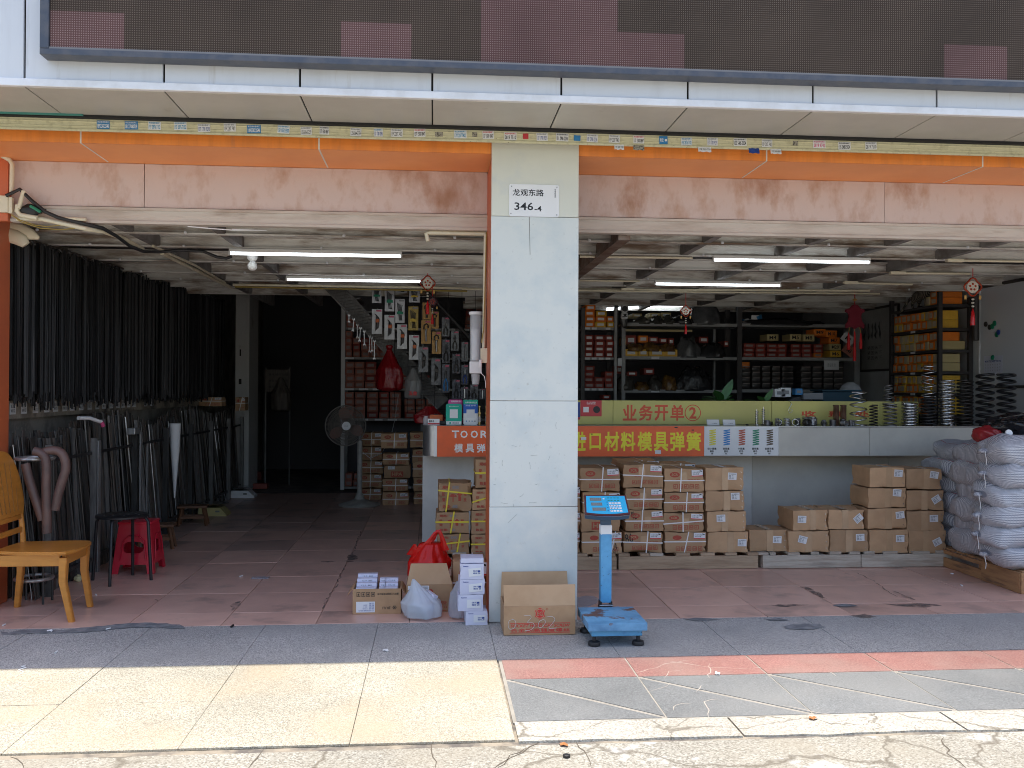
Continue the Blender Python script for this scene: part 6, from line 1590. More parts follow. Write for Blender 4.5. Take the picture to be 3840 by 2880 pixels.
def stool_side(rot, nm):
    bm = newbm(); h, wb, wt = .405, .17, .125
    f = lambda z: wb + (wt - wb) * z / h
    outer = [(-f(0), 0), (-f(0)*.70, 0), (-f(0)*.62, .075), (f(0)*.62, .075), (f(0)*.70, 0), (f(0), 0), (f(h), h), (-f(h), h)]
    P3 = lambda x, z: Vector((x, -f(z) - .001, z))
    ring = [(math.cos(2*math.pi*i/24), math.sin(2*math.pi*i/24)) for i in range(24)]
    hole = [P3(math.copysign(abs(c)**.6, c) * .082, .215 + math.copysign(abs(s)**.7, s) * .048) for c, s in ring]
    ov = [bm.verts.new(P3(x, z)) for x, z in outer]; hv = [bm.verts.new(p) for p in hole]
    es = [bm.edges.new((ov[i], ov[(i+1) % 8])) for i in range(8)] + [bm.edges.new((hv[i], hv[(i+1) % 24])) for i in range(24)]
    r = bmesh.ops.triangle_fill(bm, edges=es, use_beauty=True)
    fs = [g_ for g_ in bm.faces]
    e = bmesh.ops.extrude_face_region(bm, geom=fs); bmesh.ops.translate(bm, vec=(0, .012, 0), verts=[v for v in e['geom'] if isinstance(v, bmesh.types.BMVert)])
    bmesh.ops.rotate(bm, verts=bm.verts, cent=(0, 0, 0), matrix=Matrix.Rotation(rot, 3, 'Z'))
    return obj(nm, bm, 'stool_red', t)
for k in range(4): stool_side(k * math.pi / 2, 'side_panel')
obj('seat', B(-.135, .135, -.135, .135, .405, .425, .008), 'stool_red', t, smooth=40)
for k in range(4):
    a = k * math.pi/2; bm = T([(-.105, -.168, .115), (-.085, -.158, .27), (-.04, -.155, .315), (.04, -.155, .315), (.085, -.158, .27), (.105, -.168, .115)], .005, 6)
    bmesh.ops.rotate(bm, verts=bm.verts, cent=(0, 0, 0), matrix=Matrix.Rotation(a, 3, 'Z')); obj('moulded_rib', bm, 'stool_red', t, smooth=60)
mat('stool_wood', (.17, .075, .035), .55, col2=(.13, .06, .03), ns=6)
for (x, y, s, lb) in ((-2.66, 9.12, 1.0, 'low reddish wooden stool just behind the red plastic stool'), (-2.70, 10.62, .95, 'low reddish wooden stool farther back along the steel bars')):
    t = thing('wooden_stool', lb, 'stool', (x, y, .001), 'low wooden stools along the bar rack', .12)
    obj('seat', B(-.17*s, .17*s, -.10*s, .10*s, .21*s, .235*s, .004), 'stool_wood', t)
    for a, b in ((-1, -1), (1, -1), (1, 1), (-1, 1)):
        obj('leg', T([(a*.12*s, b*.065*s, .21*s), (a*.16*s, b*.09*s, 0)], .018, 4), 'stool_wood', t)
    for b in (-1, 1): obj('rail', B(-.135*s, .135*s, b*.08*s - .008, b*.08*s + .008, .085*s, .115*s), 'stool_wood', t)

# ================================================================ steel bar rack, leaning bars, hanging rods
mat('bar_steel', (.13, .128, .124), .5, metal=.35, col2=(.075, .072, .07), ns=5, stretch=(6, 6, .8), vary=.65)
mat('bar_rusty', (.12, .10, .085), .6, metal=.3, col2=(.07, .06, .055), ns=6, stretch=(6, 6, .8), vary=.5)
mat('bar_bright', (.45, .46, .47), .35, metal=.7, col2=(.3, .3, .3), ns=4, stretch=(6, 6, .6), vary=.35)
mat('rod_dark', (.022, .022, .024), .6, metal=.2, col2=(.013, .013, .015), ns=3, stretch=(9, 9, .3), col3=(.09, .09, .095), ns3=4, lo3=.62, hi3=.70)  # the paler streak layer paints glints onto the dark rods
t = thing('bar_rack', 'long low steel rack along the left wall holding leaning flat bars', 'rack', (0, 0, 0))
for y in (7.05, 7.95, 9.0, 10.0, 11.0, 12.0, 13.0, 13.85):
    obj('post', B(-2.86, -2.81, y, y + .05, 0, 1.12), 'bar_steel', t)
obj('rail', B(-2.858, -2.846, 7.0, 13.9, .985, 1.01), 'black_rubber', t)
obj('rail', B(-2.858, -2.84, 7.0, 13.9, .10, .13), 'bar_steel', t)
bar_meshes = {}
sr = random.Random(99)
y = 6.98; nb = 0
for nb in range(290):
    y = 6.96 + 7.0 * (nb / 290) ** 1.05
    w = sr.choice([.02, .028, .035, .045, .055]); th = sr.choice([.004, .006, .01]); h = 1.22 + .07 * math.sin(y * 2.3) + sr.choice([0, 0, .05, -.06])
    m = sr.choice(['bar_steel', 'bar_steel', 'bar_rusty', 'bar_rusty', 'bar_bright' if sr.random() < .5 else 'bar_steel'])
    k = (w, round(h, 1), th, m)
    if k not in bar_meshes:
        me = to_mesh(B(-th/2, th/2, -w/2, w/2, 0, round(h, 1)), 'steel_bar'); me.materials.append(MATS[m]); bar_meshes[k] = me
    o = bpy.data.objects.new('steel_bar', bar_meshes[k]); C.objects.link(o)
    layer = nb % 2; bx = -2.87 - .035 * layer - sr.uniform(0, .02); tx = bx - .09 - .05 * sr.random()
    o.location = (bx, y + sr.uniform(-.01, .01), .001); o.rotation_euler = (sr.uniform(-.028, .028) + (.03 if y > 9 else 0), math.atan2(tx - bx, h), sr.uniform(-.5, .5))
    o.scale = (1, 1, h / round(h, 1))
    tag(o, 'flat steel bar leaning among many in the rack along the left wall', 'steel bar', 'flat steel bars leaning in the left rack')
bm = newbm()
for k in range(420):
    y = 6.97 + 7.0 * (k / 420) + sr.uniform(-.02, .02); x = -3.02 - sr.uniform(0, .08); h = 1.22 + .07 * math.sin(y * 2.3) + sr.uniform(-.1, .06); w = sr.uniform(.008, .022); a = sr.uniform(-.03, .03)
    box(bm, x, x + .006, y - w, y + w, .002, h)
o = obj('bar_stock', bm, 'bar_rusty'); o['kind'] = 'stuff'; o['label'] = 'dense mass of further bars behind the leaning flat bars'
for (y, x, w, h, lb) in ((7.98, -2.80, .055, 1.10, 'wide pale flat bar standing upright in the rack near the curved pipes'), (9.05, -2.79, .05, 1.12, 'pale upright bar below the small white clamp in the rack'), (9.25, -2.79, .035, 1.0, 'light coloured bar beside the pale upright one, behind the black stool')):
    o = obj('steel_bar', B(-.005, .005, -w/2, w/2, 0, h), 'bar_bright', loc=(x, y, .001)); tag(o, lb, 'steel bar')
t = thing('pvc_pipe', 'white pointed pvc pipe tucked behind the rack rail', 'pipe', (-2.79, 10.2, .36))
obj('tube', T([(0, 0, 0), (0, .0, .55), (.0, .0, .78), (0, 0, .80)], [.008, .05, .06, .062], 10), 'paper_white', t, smooth=50)
p = (-2.95,7.918,1.29); q_ = (-2.85,8.164,1.251)
t = thing('plastic_pipe', 'white bent pipe with a pink end laid over the tops of the bars', 'pipe', p)
dv = Vector(q_) - Vector(p)
obj('tube', T([(0, 0, 0), dv * .5 + Vector((0, 0, .015)), dv * .9, dv], .016, 8), 'paper_white', t, smooth=50)
obj('end_cap', T([dv, dv + Vector((.01, .02, -.04))], .018, 8), 'ink_pink', t)
p = (-2.82,8.888,1.137)
o = obj('clamp', B(-.03, .05, -.08, .08, -.03, .03, .006), 'bar_bright', loc=p); tag(o, 'small bright clamp block on the rack rail among the bars', 'clamp')
# hanging threaded rods: nobody could count them
bm = newbm(); sr = random.Random(5)
for k in range(1700):
    y = 7.0 + 6.5 * (k / 1700) + sr.uniform(-.05, .05)
    f_ = (y - 7.0) / 6.5
    x = -3.17 + sr.uniform(0, .17); zt2 = 2.62 + .16 * f_ + sr.uniform(-.05, .03); zb3 = 1.45 + sr.uniform(-.05, .07) + .03 * math.sin(y * 9) + .03 * math.sin(y * 23)
    r = sr.choice([.004, .005, .006, .008, .012]); n = 4
    a0 = sr.uniform(0, 1.5); dx = sr.uniform(-.01, .01); dy = sr.uniform(-.012, .012)
    lo = [bm.verts.new((x + dx + r*math.cos(a0 + i*math.pi/2), y + dy + r*math.sin(a0 + i*math.pi/2), zb3)) for i in range(4)]
    hi = [bm.verts.new((x + r*math.cos(a0 + i*math.pi/2), y + r*math.sin(a0 + i*math.pi/2), zt2)) for i in range(4)]
    for i in range(4): bm.faces.new((lo[i], lo[(i+1)%4], hi[(i+1)%4], hi[i]))
    bm.faces.new(lo[::-1])
o = obj('hanging_rods', bm, 'rod_dark'); o['kind'] = 'stuff'; o['label'] = 'dark curtain of threaded rods hanging along the left wall'
t = thing('hanging_rail', 'thin rail high on the left wall from which the rods hang by wires', 'rail', (0, 0, 0))
obj('rail', T([(-3.1, 6.95, 2.66), (-3.1, 13.6, 2.84)], .012, 6), 'bar_rusty', t)
sr = random.Random(77)
for k in range(26):
    y = 7.05 + k * .245; z = 2.65 + .18 * (y - 6.95) / 6.65; a = sr.uniform(-.03, .03)
    obj('wire_loop', T([(-3.10 + .06*math.cos(i*.9), y + a + .02*math.sin(i*.9), z - .03 - .035*math.sin(i*.9)) for i in range(8)], .003, 4), 'metal_grey', t)
t = thing('size_board', 'stained plaster ledge with a row of small white size tags below the hanging rods', 'tag board', (-3.29, 0, 0))
mat('stained_plaster', (.42, .37, .30), .9, col2=(.22, .19, .16), ns=5, col3=(.08, .075, .07), ns3=3, lo3=.5, hi3=.7)
obj('board', B(0, .06, 6.95, 13.6, 1.30, 1.44), 'stained_plaster', t)
for u, v in ((108, 1540), (195, 1538), (285, 1535), (372, 1520), (440, 1508), (512, 1498), (570, 1490), (640, 1482), (705, 1476), (765, 1472), (815, 1468), (873, 1464), (925, 1460), (965, 1458), (1008, 1456), (1050, 1454), (1140, 1448), (1185, 1446)):
    y = {108: 7.363, 195: 7.556, 285: 7.768, 372: 7.985, 440: 8.163, 512: 8.361, 570: 8.528, 640: 8.738, 705: 8.944, 765: 9.143, 815: 9.316, 873: 9.525, 925: 9.721, 965: 9.877, 1008: 10.051, 1050: 10.227, 1140: 10.627, 1185: 10.839}[u]
    s_ = obj('size_tag', B(.0605, .0625, y - .05, y + .05, 1.335, 1.425), 'label_white', t)
    lettering(s_, '8.8\nM12', (.0632, y, 1.38), .07, .06, 'ink_grey', (0, 1, 0), (0, 0, 1), bold=.03)
# curved dark pipes on the hoop stand
mat('pipe_brown', (.13, .075, .065), .5, col2=(.09, .055, .05), ns=7)
t = thing('hoop_stand', 'tall stand with two round steel hoops in front of the bars', 'stand', (-2.86, 6.88, 0))
zhi, zlo = 1.034, 0.176
for z in (zhi, zlo):
    bm = newbm(); 
    for i in range(20):
        a0, a1 = 2*math.pi*i/20, 2*math.pi*(i+1)/20
        pass
    obj('hoop', tube(newbm(), [(.12*math.cos(2*math.pi*i/24), .12*math.sin(2*math.pi*i/24), z) for i in range(24)], .014, 8, closed=True), 'bar_bright', t, smooth=60)
for a in (0.6, 2.4, 4.2, 5.6): obj('upright', T([(.12*math.cos(a), .12*math.sin(a), 0), (.12*math.cos(a), .12*math.sin(a), zhi)], .008, 6), 'bar_steel', t)
for pts, lb in (([(-2.859,6.72,1.009),(-2.829,6.72,0.887),(-2.784,6.72,0.745),(-2.739,6.72,0.612)], 'straight lower length of brown hose slanting behind the chair back'),
                ([(-2.793,6.7,1.099),(-2.749,6.7,1.086),(-2.717,6.7,1.051),(-2.707,6.7,0.969),(-2.71,6.7,0.848),(-2.705,6.7,0.686),(-2.701,6.7,0.524)], 'brown hooked hose standing upright at the hoop stand'),
                ([(-2.738,6.72,1.085),(-2.699,6.72,1.1),(-2.64,6.72,1.098),(-2.6,6.72,1.059),(-2.585,6.72,0.978),(-2.609,6.72,0.886),(-2.637,6.72,0.784),(-2.656,6.72,0.683)], 'brown hose bent like a cane beside the hoop stand')):
    P = [Vector(p) for p in pts]; Q = []
    for i in range(len(P) - 1):
        a, b, c, e = P[max(i-1,0)], P[i], P[i+1], P[min(i+2,len(P)-1)]
        for k in range(5):
            s = k/5; Q.append(.5*((2*b)+(c-a)*s+(2*a-5*b+4*c-e)*s*s+(3*b-a-3*c+e)*s**3))
    Q.append(P[-1])
    o = obj('bent_hose', T(Q, .031, 10), 'pipe_brown', smooth=60); tag(o, lb, 'hose', 'brown bent hoses by the hoop stand')
for k, (pts) in enumerate(([(-3.093,6.95,2.709),(-2.998,6.95,2.685),(-2.927,6.95,2.653),(-2.87,6.95,2.628)], [(-3.08,6.92,2.645),(-3.027,6.92,2.631),(-2.981,6.92,2.607),(-2.956,6.92,2.574)])):
    bm = newbm(); P = [Vector(p) for p in pts]
    for i, p in enumerate(P): pass
    tube(bm, P, [.05, .05, .042, .012] if k == 0 else [.055, .055, .05, .03], 10)
    bmesh.ops.scale(bm, vec=(1, .5, 1), verts=bm.verts, space=Matrix.Translation((0, -6.94, 0)))
    o = obj('cream_blade', bm, 'pvc_cream', smooth=60); tag(o, ['upper cream plastic fan blade jutting out behind the orange pillar', 'lower cream plastic fan blade jutting out behind the orange pillar'][k], 'fan blade')

# ================================================================ electronic scales and litter deeper in the left bay
mat('scale_yellow', (.48, .42, .18), .5)
for (x, y, m, w, lb) in ((-2.72, 13.30, 'paper_white', .40, 'white electronic bench scale on the floor at the end of the bars'), (-2.66, 11.45, 'scale_yellow', .34, 'yellowish electronic scale with a steel pan, nearer on the floor')):
    t = thing('bench_scale', lb, 'scale', (x, y, .001))
    bm = newbm(); poly(bm, [(-w*.5, -.12, 0), (w*.5, -.12, 0), (w*.5, -.14, .03), (w*.30, -.13, .10), (-w*.46, -.12, .10)], (0, .24, 0)); obj('housing', bm, m, t)
    obj('pan', LA([(.02, .105), (.03, .12), (.15, .135), (.17, .145), (.165, .150)], 22), 'metal_bright', t, smooth=40)
    decal(t, 'display_window', (w*.20, -.1405, .06), .05, .02, 'lcd')
mat('dusty_red', (.30, .07, .05), .6)
for k, (u, v, m, lb) in enumerate(((1765, 545, 'dusty_red', 'red box on the floor beside the white column'), (1800, 600, 'dusty_red', 'flatter dark red box in front of the red box by the column'), (1668, 565, 'metal_grey', 'dark tin standing by the white bench scale'))):
    p = [(-2.995,15.777,0.0),(-2.66,14.418,0.0),(-3.001,14.681,0.0)][k]
    t = thing('box', lb, 'box', (p[0], p[1], .001)); obj('body', B(-.11, .11, -.08, .08, 0, .14 if k == 0 else .08, .004), m, t)
# cardboard boxes on top of the rack far end
for k, lb in enumerate(('brown carton on the bar rack nearest the white column', 'long brown carton on the far end of the bar rack')):
    r = [(-2.789,-2.657,1.225,1.415),(-3.217,-2.907,1.293,1.416)][k]
    carton(r[0], r[1], r[2], r[3], [13.2, 12.9][k], .25, lb, 'faded')
t = thing('document_board', 'pale notice board with writing standing in the dark corridor', 'notice board', (-2.498,15.0,1.662))
bw_ = .5
obj('board', B(-.21, .19, -.01, .01, -.18, .18), 'bar_rusty', t)
for x in (-.2, .18): obj('leg', B(x - .012, x + .012, .011, .03, -1.70, .22), 'bar_steel', t)
for k in range(3): lettering(t, '螺栓 螺母 垫圈', (0, -.0108, .10 - .10*k), .3, .035, 'ink_black')
o = obj('plastic_bag', bag_mesh(.32, .2, .55, 61, neck=.25), 'bar_rusty', loc=(-2.44,14.9,1.162), smooth=True); tag(o, 'grey plastic bag hanging in the dark corridor below the notice board', 'bag')

# ================================================================ pedestal fan
mat('fan_grey', (.40, .39, .36), .5, col2=(.3, .29, .27), ns=9)
mat('fan_guard', (.22, .20, .18), .7)
fx, fyy = -.983, 12.30
t = thing('pedestal_fan', 'tall grey pedestal fan with a dusty round wire cage', 'fan', (fx, fyy, .001))
obj('base', LA([(.27, 0), (.275, .012), (.26, .026), (.16, .05), (.07, .085), (.05, .14), (.04, .16)], 30), 'fan_grey', t, smooth=40)
obj('pole', T([(0, 0, .16), (0, 0, .85)], .034, 12), 'fan_grey', t, smooth=60)
obj('inner_pole', T([(0, 0, .85), (0, 0, 1.06)], .022, 10), 'metal_grey', t, smooth=60)
hc = Vector((-1.211,12.1,1.029)) - Vector((fx, fyy, .001))
hx0, hz0 = hc.x + .055, hc.z - .04
hz0 = 1.056 - .001; hx0 = -1.159 - fx
obj('motor', LA([(.03, 0), (.085, .02), (.095, .10), (.06, .17)], 18), 'fan_grey', t, smooth=40).matrix_local = Matrix.Translation((hx0 + .02, .02, hz0)) @ Matrix.Rotation(R(-90), 4, 'X')
obj('neck', T([(0, 0, 1.04), (hx0*.5, .03, hz0 - .1), (hx0 + .01, .08, hz0 - .03)], .025, 8), 'fan_grey', t, smooth=60)
FR = .262
tiltM = Matrix.Translation((hx0, -.10, hz0)) @ Matrix.Rotation(R(10), 4, 'Z')
for nm, r_, y_, w_ in (('cage_rim', FR, .03, .008), ('cage_ring', FR*.72, -.045, .0022), ('cage_ring', FR*.45, -.062, .0022), ('cage_ring', FR*.58, -.055, .002), ('cage_ring', FR*.86, -.028, .002), ('cage_ring', FR*.72, .10, .0022)):
    o = obj(nm, tube(newbm(), [(r_*math.cos(2*math.pi*i/40), y_, r_*math.sin(2*math.pi*i/40)) for i in range(40)], w_, 5, closed=True), 'fan_guard', t, smooth=60); o.matrix_local = tiltM.copy()
spm = to_mesh(T([(.05, -.068, 0), (FR*.45, -.062, 0), (FR*.72, -.045, 0), (FR*.93, -.01, 0), (FR, .03, 0), (FR*.93, .07, 0), (FR*.6, .11, 0), (.06, .12, 0)], .0022, 3, caps=False), 'cage_wire'); spm.materials.append(MATS['fan_guard'])
for k in range(90):
    o = bpy.data.objects.new('cage_wire', spm); C.objects.link(o); o.parent = t; o.matrix_local = tiltM @ Matrix.Rotation(2*math.pi*k/90, 4, 'Y')
o = obj('hub_badge', LA([(.02, 0), (.052, .0), (.056, .012), (.02, .012)], 22), 'label_white', t, smooth=40); o.matrix_local = tiltM @ Matrix.Translation((0, -.068, 0)) @ Matrix.Rotation(R(90), 4, 'X')
lb = lettering(o, '风扇', (0, 0, .0126), .05, .014, 'ink_grey', (1, 0, 0), (0, 1, 0))
for k in range(3):
    bm = newbm(); rows = []
    for j in range(7):
        f_ = j / 6; r_ = .045 + (FR - .065) * f_; hw = (.5 * math.sin(math.pi * (f_ * .72 + .2))) ; 
        rows.append([bm.verts.new((r_*math.cos(a), .03 + s * .022 * (1 - .3*f_), r_*math.sin(a))) for s, a in ((-1, -hw), (0, 0), (1, hw))])
    for a, b in zip(rows, rows[1:]):
        for i in range(2): bm.faces.new((a[i], a[i+1], b[i+1], b[i]))
    o = obj('blade', bm, MATS.get('fan_blade') or mat('fan_blade', (.30, .17, .14), .5), t, smooth=True); o.matrix_local = tiltM @ Matrix.Rotation(2.094*k + .4, 4, 'Y')
pipe('white_cable', [(-.55, 14.1, 1.45), (-.58, 13.6, 1.1), (-.62, 13.2, .85), (-.72, 12.7, .66), (-.85, 12.35, .62), (-.94, 12.28, .70)], .004, 'paper_white', 'thin white cable looping from the parts shelf to the pedestal fan', 'cable', 6)

# ================================================================ red part boxes on the left shelf
mat('box_red', (.33, .055, .04), .5, col2=(.27, .045, .035), ns=7, vary=.18)
mat('box_face', (.46, .17, .125), .55, col2=(.34, .13, .10), ns=9, vary=.15)
mat('box_orange2', (.82, .22, .02), .5, col2=(.76, .19, .02), ns=7, vary=.15)
mat('box_yellow', (.80, .48, .05), .5, col2=(.74, .43, .05), ns=7, vary=.15)
mat('box_pale', (.55, .45, .22), .55, vary=.1)
mat('shelf_grey', (.34, .345, .35), .5, col2=(.26, .26, .26), ns=5)
mat('shelf_dark', (.045, .04, .04), .5)
unit = to_mesh(B(-.5, .5, -.5, .5, 0, 1, .012), 'parts_box', 30)
ubox = {}
def pbox(x0, x1, z0, z1, yf, d, m, lab, grp, lm='label_white', face='-y', text=None, rot=0.0, lab_h=.46):
    if m not in ubox:
        me = unit.copy(); me.materials.append(MATS[m]); ubox[m] = me
    o = bpy.data.objects.new('parts_box', ubox[m]); C.objects.link(o)
    w, h = x1 - x0, z1 - z0
    if face == '-y': o.location = ((x0+x1)/2, yf + d/2, z0); o.scale = (w, d, h)
    else: o.location = (yf + d/2, (x0+x1)/2, z0); o.scale = (d, w, h)
    if rot: o.rotation_euler = (0, rot, 0)
    tag(o, lab, 'box', grp)
    if lm:
        k = ('pl', lm, face)
        if k not in ubox:
            me = to_mesh(B(-.31, .31, -.004, 0, .5 - lab_h/2, .5 + lab_h/2) if face == '-y' else B(-.004, 0, -.31, .31, .5 - .32, .5 + .32), 'label_patch'); me.materials.append(MATS[lm]); ubox[k] = me
        c = bpy.data.objects.new('label_patch', ubox[k]); C.objects.link(c); c.parent = o
        c.location = (0, -.502, 0) if face == '-y' else (-.502, 0, 0)
    if text:
        lettering(o, text, (0, -.507, .5), .62, .55, 'ink_black', bold=.02)
    return o
mat('label_grey', (.33, .26, .25), .6, col2=(.26, .21, .20), ns=30)
LXX = lambda u: -1.743 + u / 1000 * (-0.527 - -1.743)
LZZ = lambda v: 3.205 + v / 1000 * (1.976 - 3.205)
t = thing('parts_shelf', 'grey metal shelf full of red parts boxes behind the pedestal fan', 'shelf', (0, 14.2, 0))
obj('post', B(LXX(262), LXX(308), -.02, .03, 0.002, LZZ(200)), 'label_white', t)
obj('post', B(LXX(262), LXX(308), .48, .52, 0.002, LZZ(200)), 'shelf_grey', t)
obj('post', B(.78, .84, -.02, .03, .002, 2.9), 'shelf_grey', t)
obj('post', B(-.22, -.18, .50, .54, .002, 2.9), 'shelf_grey', t)
SHZ = [LZZ(592), LZZ(960), LZZ(1345), LZZ(1722), 0.048]
for i, z in enumerate(SHZ):
    obj('shelf_board', B(LXX(309), .779, .0, .47, z - .035, z - .002), 'shelf_grey', t)
    for k in range(9):
        if rnd.random() < .7: obj('price_tag', B(LXX(330) + k*.22 + rnd.uniform(-.05, .05), LXX(330) + k*.22 + .11, -.003, -.0005, z - .034, z - .004), 'label_white', t)
spec = [(0, 'top', [(320, 435, 2), (445, 530, 1), (1820, 1930, 3), (1960, 2060, 4)]),
        (1, 'second', [(312, 392, 4), (402, 492, 3), (506, 608, 3), (616, 726, 3), (735, 830, 2)]),
        (2, 'third', [(312, 424, 4), (430, 552, 4), (558, 690, 4), (705, 820, 3), (1018, 1130, 3), (1140, 1250, 3), (1260, 1370, 2)]),
        (3, 'fourth', [(305, 422, 4), (430, 562, 4), (582, 718, 4), (736, 858, 4), (872, 1010, 4), (1050, 1180, 3), (1196, 1310, 3), (1330, 1440, 3)]),
        (4, 'bottom', [(320, 410, 2), (420, 500, 2)])]
for si, nm, cols in spec:
    for ci, (u0, u1, rows) in enumerate(cols):
        hgt = .098
        for r_ in range(rows):
            a, b = LXX(u0) + .002, LXX(u1) - .002
            dx = rnd.uniform(-.006, .006)
            z0 = SHZ[si] + r_ * (hgt + .003)
            pbox(a + dx, b + dx, z0, z0 + hgt - .001, 14.22 + rnd.uniform(0, .03), .32, 'box_face' if rnd.random() < .8 else 'box_red',
                 f'small red box, {ORD[ci+1]} pile from the white post, {["bottom", "second", "third", "fourth"][r_]} up, {nm} shelf behind fan', 'red parts boxes on the shelf behind the fan', 'label_grey')
# cartons under the shelf
GL = 'strapped cartons on the floor below the parts shelf'
zpx = [(-0.679,-0.332,0.534,0.688),(-0.667,-0.316,0.357,0.53),(-0.685,-0.349,0.181,0.351),(-0.68,-0.337,-0.007,0.172),(-0.708,-0.361,0.754,0.957)]
for r, st, lb in zip(zpx, ('scr', 'hpa', 'scr', 'scr', 'scr'), ('strapped carton second from top in the pile right of the fan', 'carton with faded red HPA block in the pile right of the fan', 'strapped carton second from the floor right of the fan', 'strapped carton on the floor right of the fan foot', 'strapped carton on top of the pile right of the fan')):
    carton(r[0], r[1], r[2], r[3] - .002, 12.3, .34, lb, st, GL)
zpx = [(-1.0,-0.733,-0.053,0.156),(-1.001,-0.727,0.168,0.357),(-1.01,-0.712,0.365,0.541),(-0.98,-0.726,0.548,0.738),(-0.981,-0.727,0.749,0.934)]
for i, (r, lb) in enumerate(zip(zpx, ('strapped carton on the floor directly behind the fan pole', 'strapped carton second from the floor behind the fan pole', 'strapped carton third from the floor behind the fan pole', 'strapped carton fourth from the floor behind the fan pole', 'strapped carton on top of the pile behind the fan pole'))):
    carton(r[0] - .05, r[1], r[2] if i else .002, r[3] - .002, 12.9, .34, lb, 'scr', GL)
zpx = [(-0.274,0.016,-0.026,0.16),(-0.275,0.015,0.168,0.358),(-0.288,0.013,0.362,0.564),(-0.292,0.041,0.554,0.737),(-0.325,0.018,0.759,0.963)]
for i, (r, lb) in enumerate(zip(zpx, ('carton on the floor beside the white counter end', 'carton second from the floor beside the white counter end', 'carton with shiny rivets, third from the floor beside the counter end', 'carton fourth from the floor beside the counter end', 'carton topmost beside the counter end, behind the steel corner'))):
    carton(r[0], r[1], r[2] if i else .002, r[3] - .002, 12.4, .34, lb, 'scr' if i != 2 else 'faded', GL)

# ================================================================ stair, mesh panel and hanging tools
mat('stair_steel', (.16, .16, .155), .55, col2=(.10, .10, .10), ns=8)
mat('stair_back', (.20, .195, .19), .7, col2=(.10, .10, .10), ns=3)
mat('net_black', (.014, .014, .015), .6)
SYA = 11.2
a = Vector((-1.218,11.2,2.762)); b = Vector((0.071,11.2,1.385))
st = thing('steel_stair', 'dark steel stair descending behind the hanging tools, its flank in expanded mesh', 'stair', (0, SYA, 0))
dv = (b - a).normalized(); nv_ = Vector((-dv.z, 0, dv.x))
if nv_.z < 0: nv_ = -nv_
def stringer(off0, off1, y0, y1, m, s0=-.3, s1=1.02, nm='stringer'):
    L_ = (b - a).length; bm = newbm()
    P = [a + dv*L_*s0 + nv_*off0, a + dv*L_*s1 + nv_*off0, a + dv*L_*s1 + nv_*off1, a + dv*L_*s0 + nv_*off1]
    poly(bm, [(p.x, y0, p.z) for p in P], (0, y1 - y0, 0)); return obj(nm, bm, m, st)
stringer(-.095, -.078, 0, .02, 'stair_steel'); stringer(.078, .095, 0, .02, 'stair_steel')
L_ = (b - a).length
for k in range(-10, 40):
    for s in (1, -1):
        c = a + dv * (k * .045)
        p0 = c + nv_ * (-.078 * 1) + dv * (-.05 * s); p1 = c + nv_ * .078 + dv * (.05 * s)
        if p1.z > 2.95 or p0.z < 1.2: continue
        obj('mesh_wire', T([(p0.x, .008 + .004*s, p0.z), (p1.x, .008 + .004*s, p1.z)], .0035, 3), 'stair_steel', st)
stringer(-.09, .09, .022, .026, 'stair_back', nm='backing')
for k in range(9):
    p = a + dv * (k * .22) + nv_ * .06
    if p.z > 2.9: continue
    obj('tread', B(p.x - .12, p.x + .12, .03, .75, p.z - .02, p.z), 'stair_steel', st)
p0, p1 = (-0.151,10.6,2.712), (0.414,10.6,2.118)
obj('handrail', T([(p0[0] - .3, -.6, p0[2] + .33), (p1[0], -.6, p1[2]), (p1[0] + .35, -.6, p1[2] - .38)], .022, 8), 'net_black', st, smooth=60)
pn = thing('display_net', 'dark wire net on which the packaged tools hang, behind the stair', 'display net', (0, 11.05, 0))
x0_, x1_ = -0.83, .60
for k in range(9): obj('net_wire', T([(x0_ + .55, 0, 1.30 + k*.17), (x1_, 0, 1.30 + k*.17)], .003, 4), 'net_black', pn)
for k in range(7): obj('net_wire', T([(x0_ + .35 + k*.16, .006, 1.25), (x0_ + .35 + k*.16, .006, 2.75)], .003, 4), 'net_black', pn)
mat('blister_clear', (.50, .52, .56), .15, col2=(.42, .44, .48), ns=12)
mat('blister_kraft', (.48, .27, .08), .5); mat('blister_yellow', (.40, .29, .05), .4); mat('blister_dark', (.07, .075, .095), .18, col2=(.16, .17, .2), ns=25)
mat('tool_orange', (.55, .12, .03), .5); mat('tool_green', (.0, .22, .12), .5); mat('tool_yellow', (.60, .42, .04), .5); mat('tool_pink', (.55, .10, .18), .5)
BX = lambda u: -1.346 + u / 1000 * (-0.408 - -1.346)
BZ = lambda v: 2.835 + v / 1000 * (1.883 - 2.835)
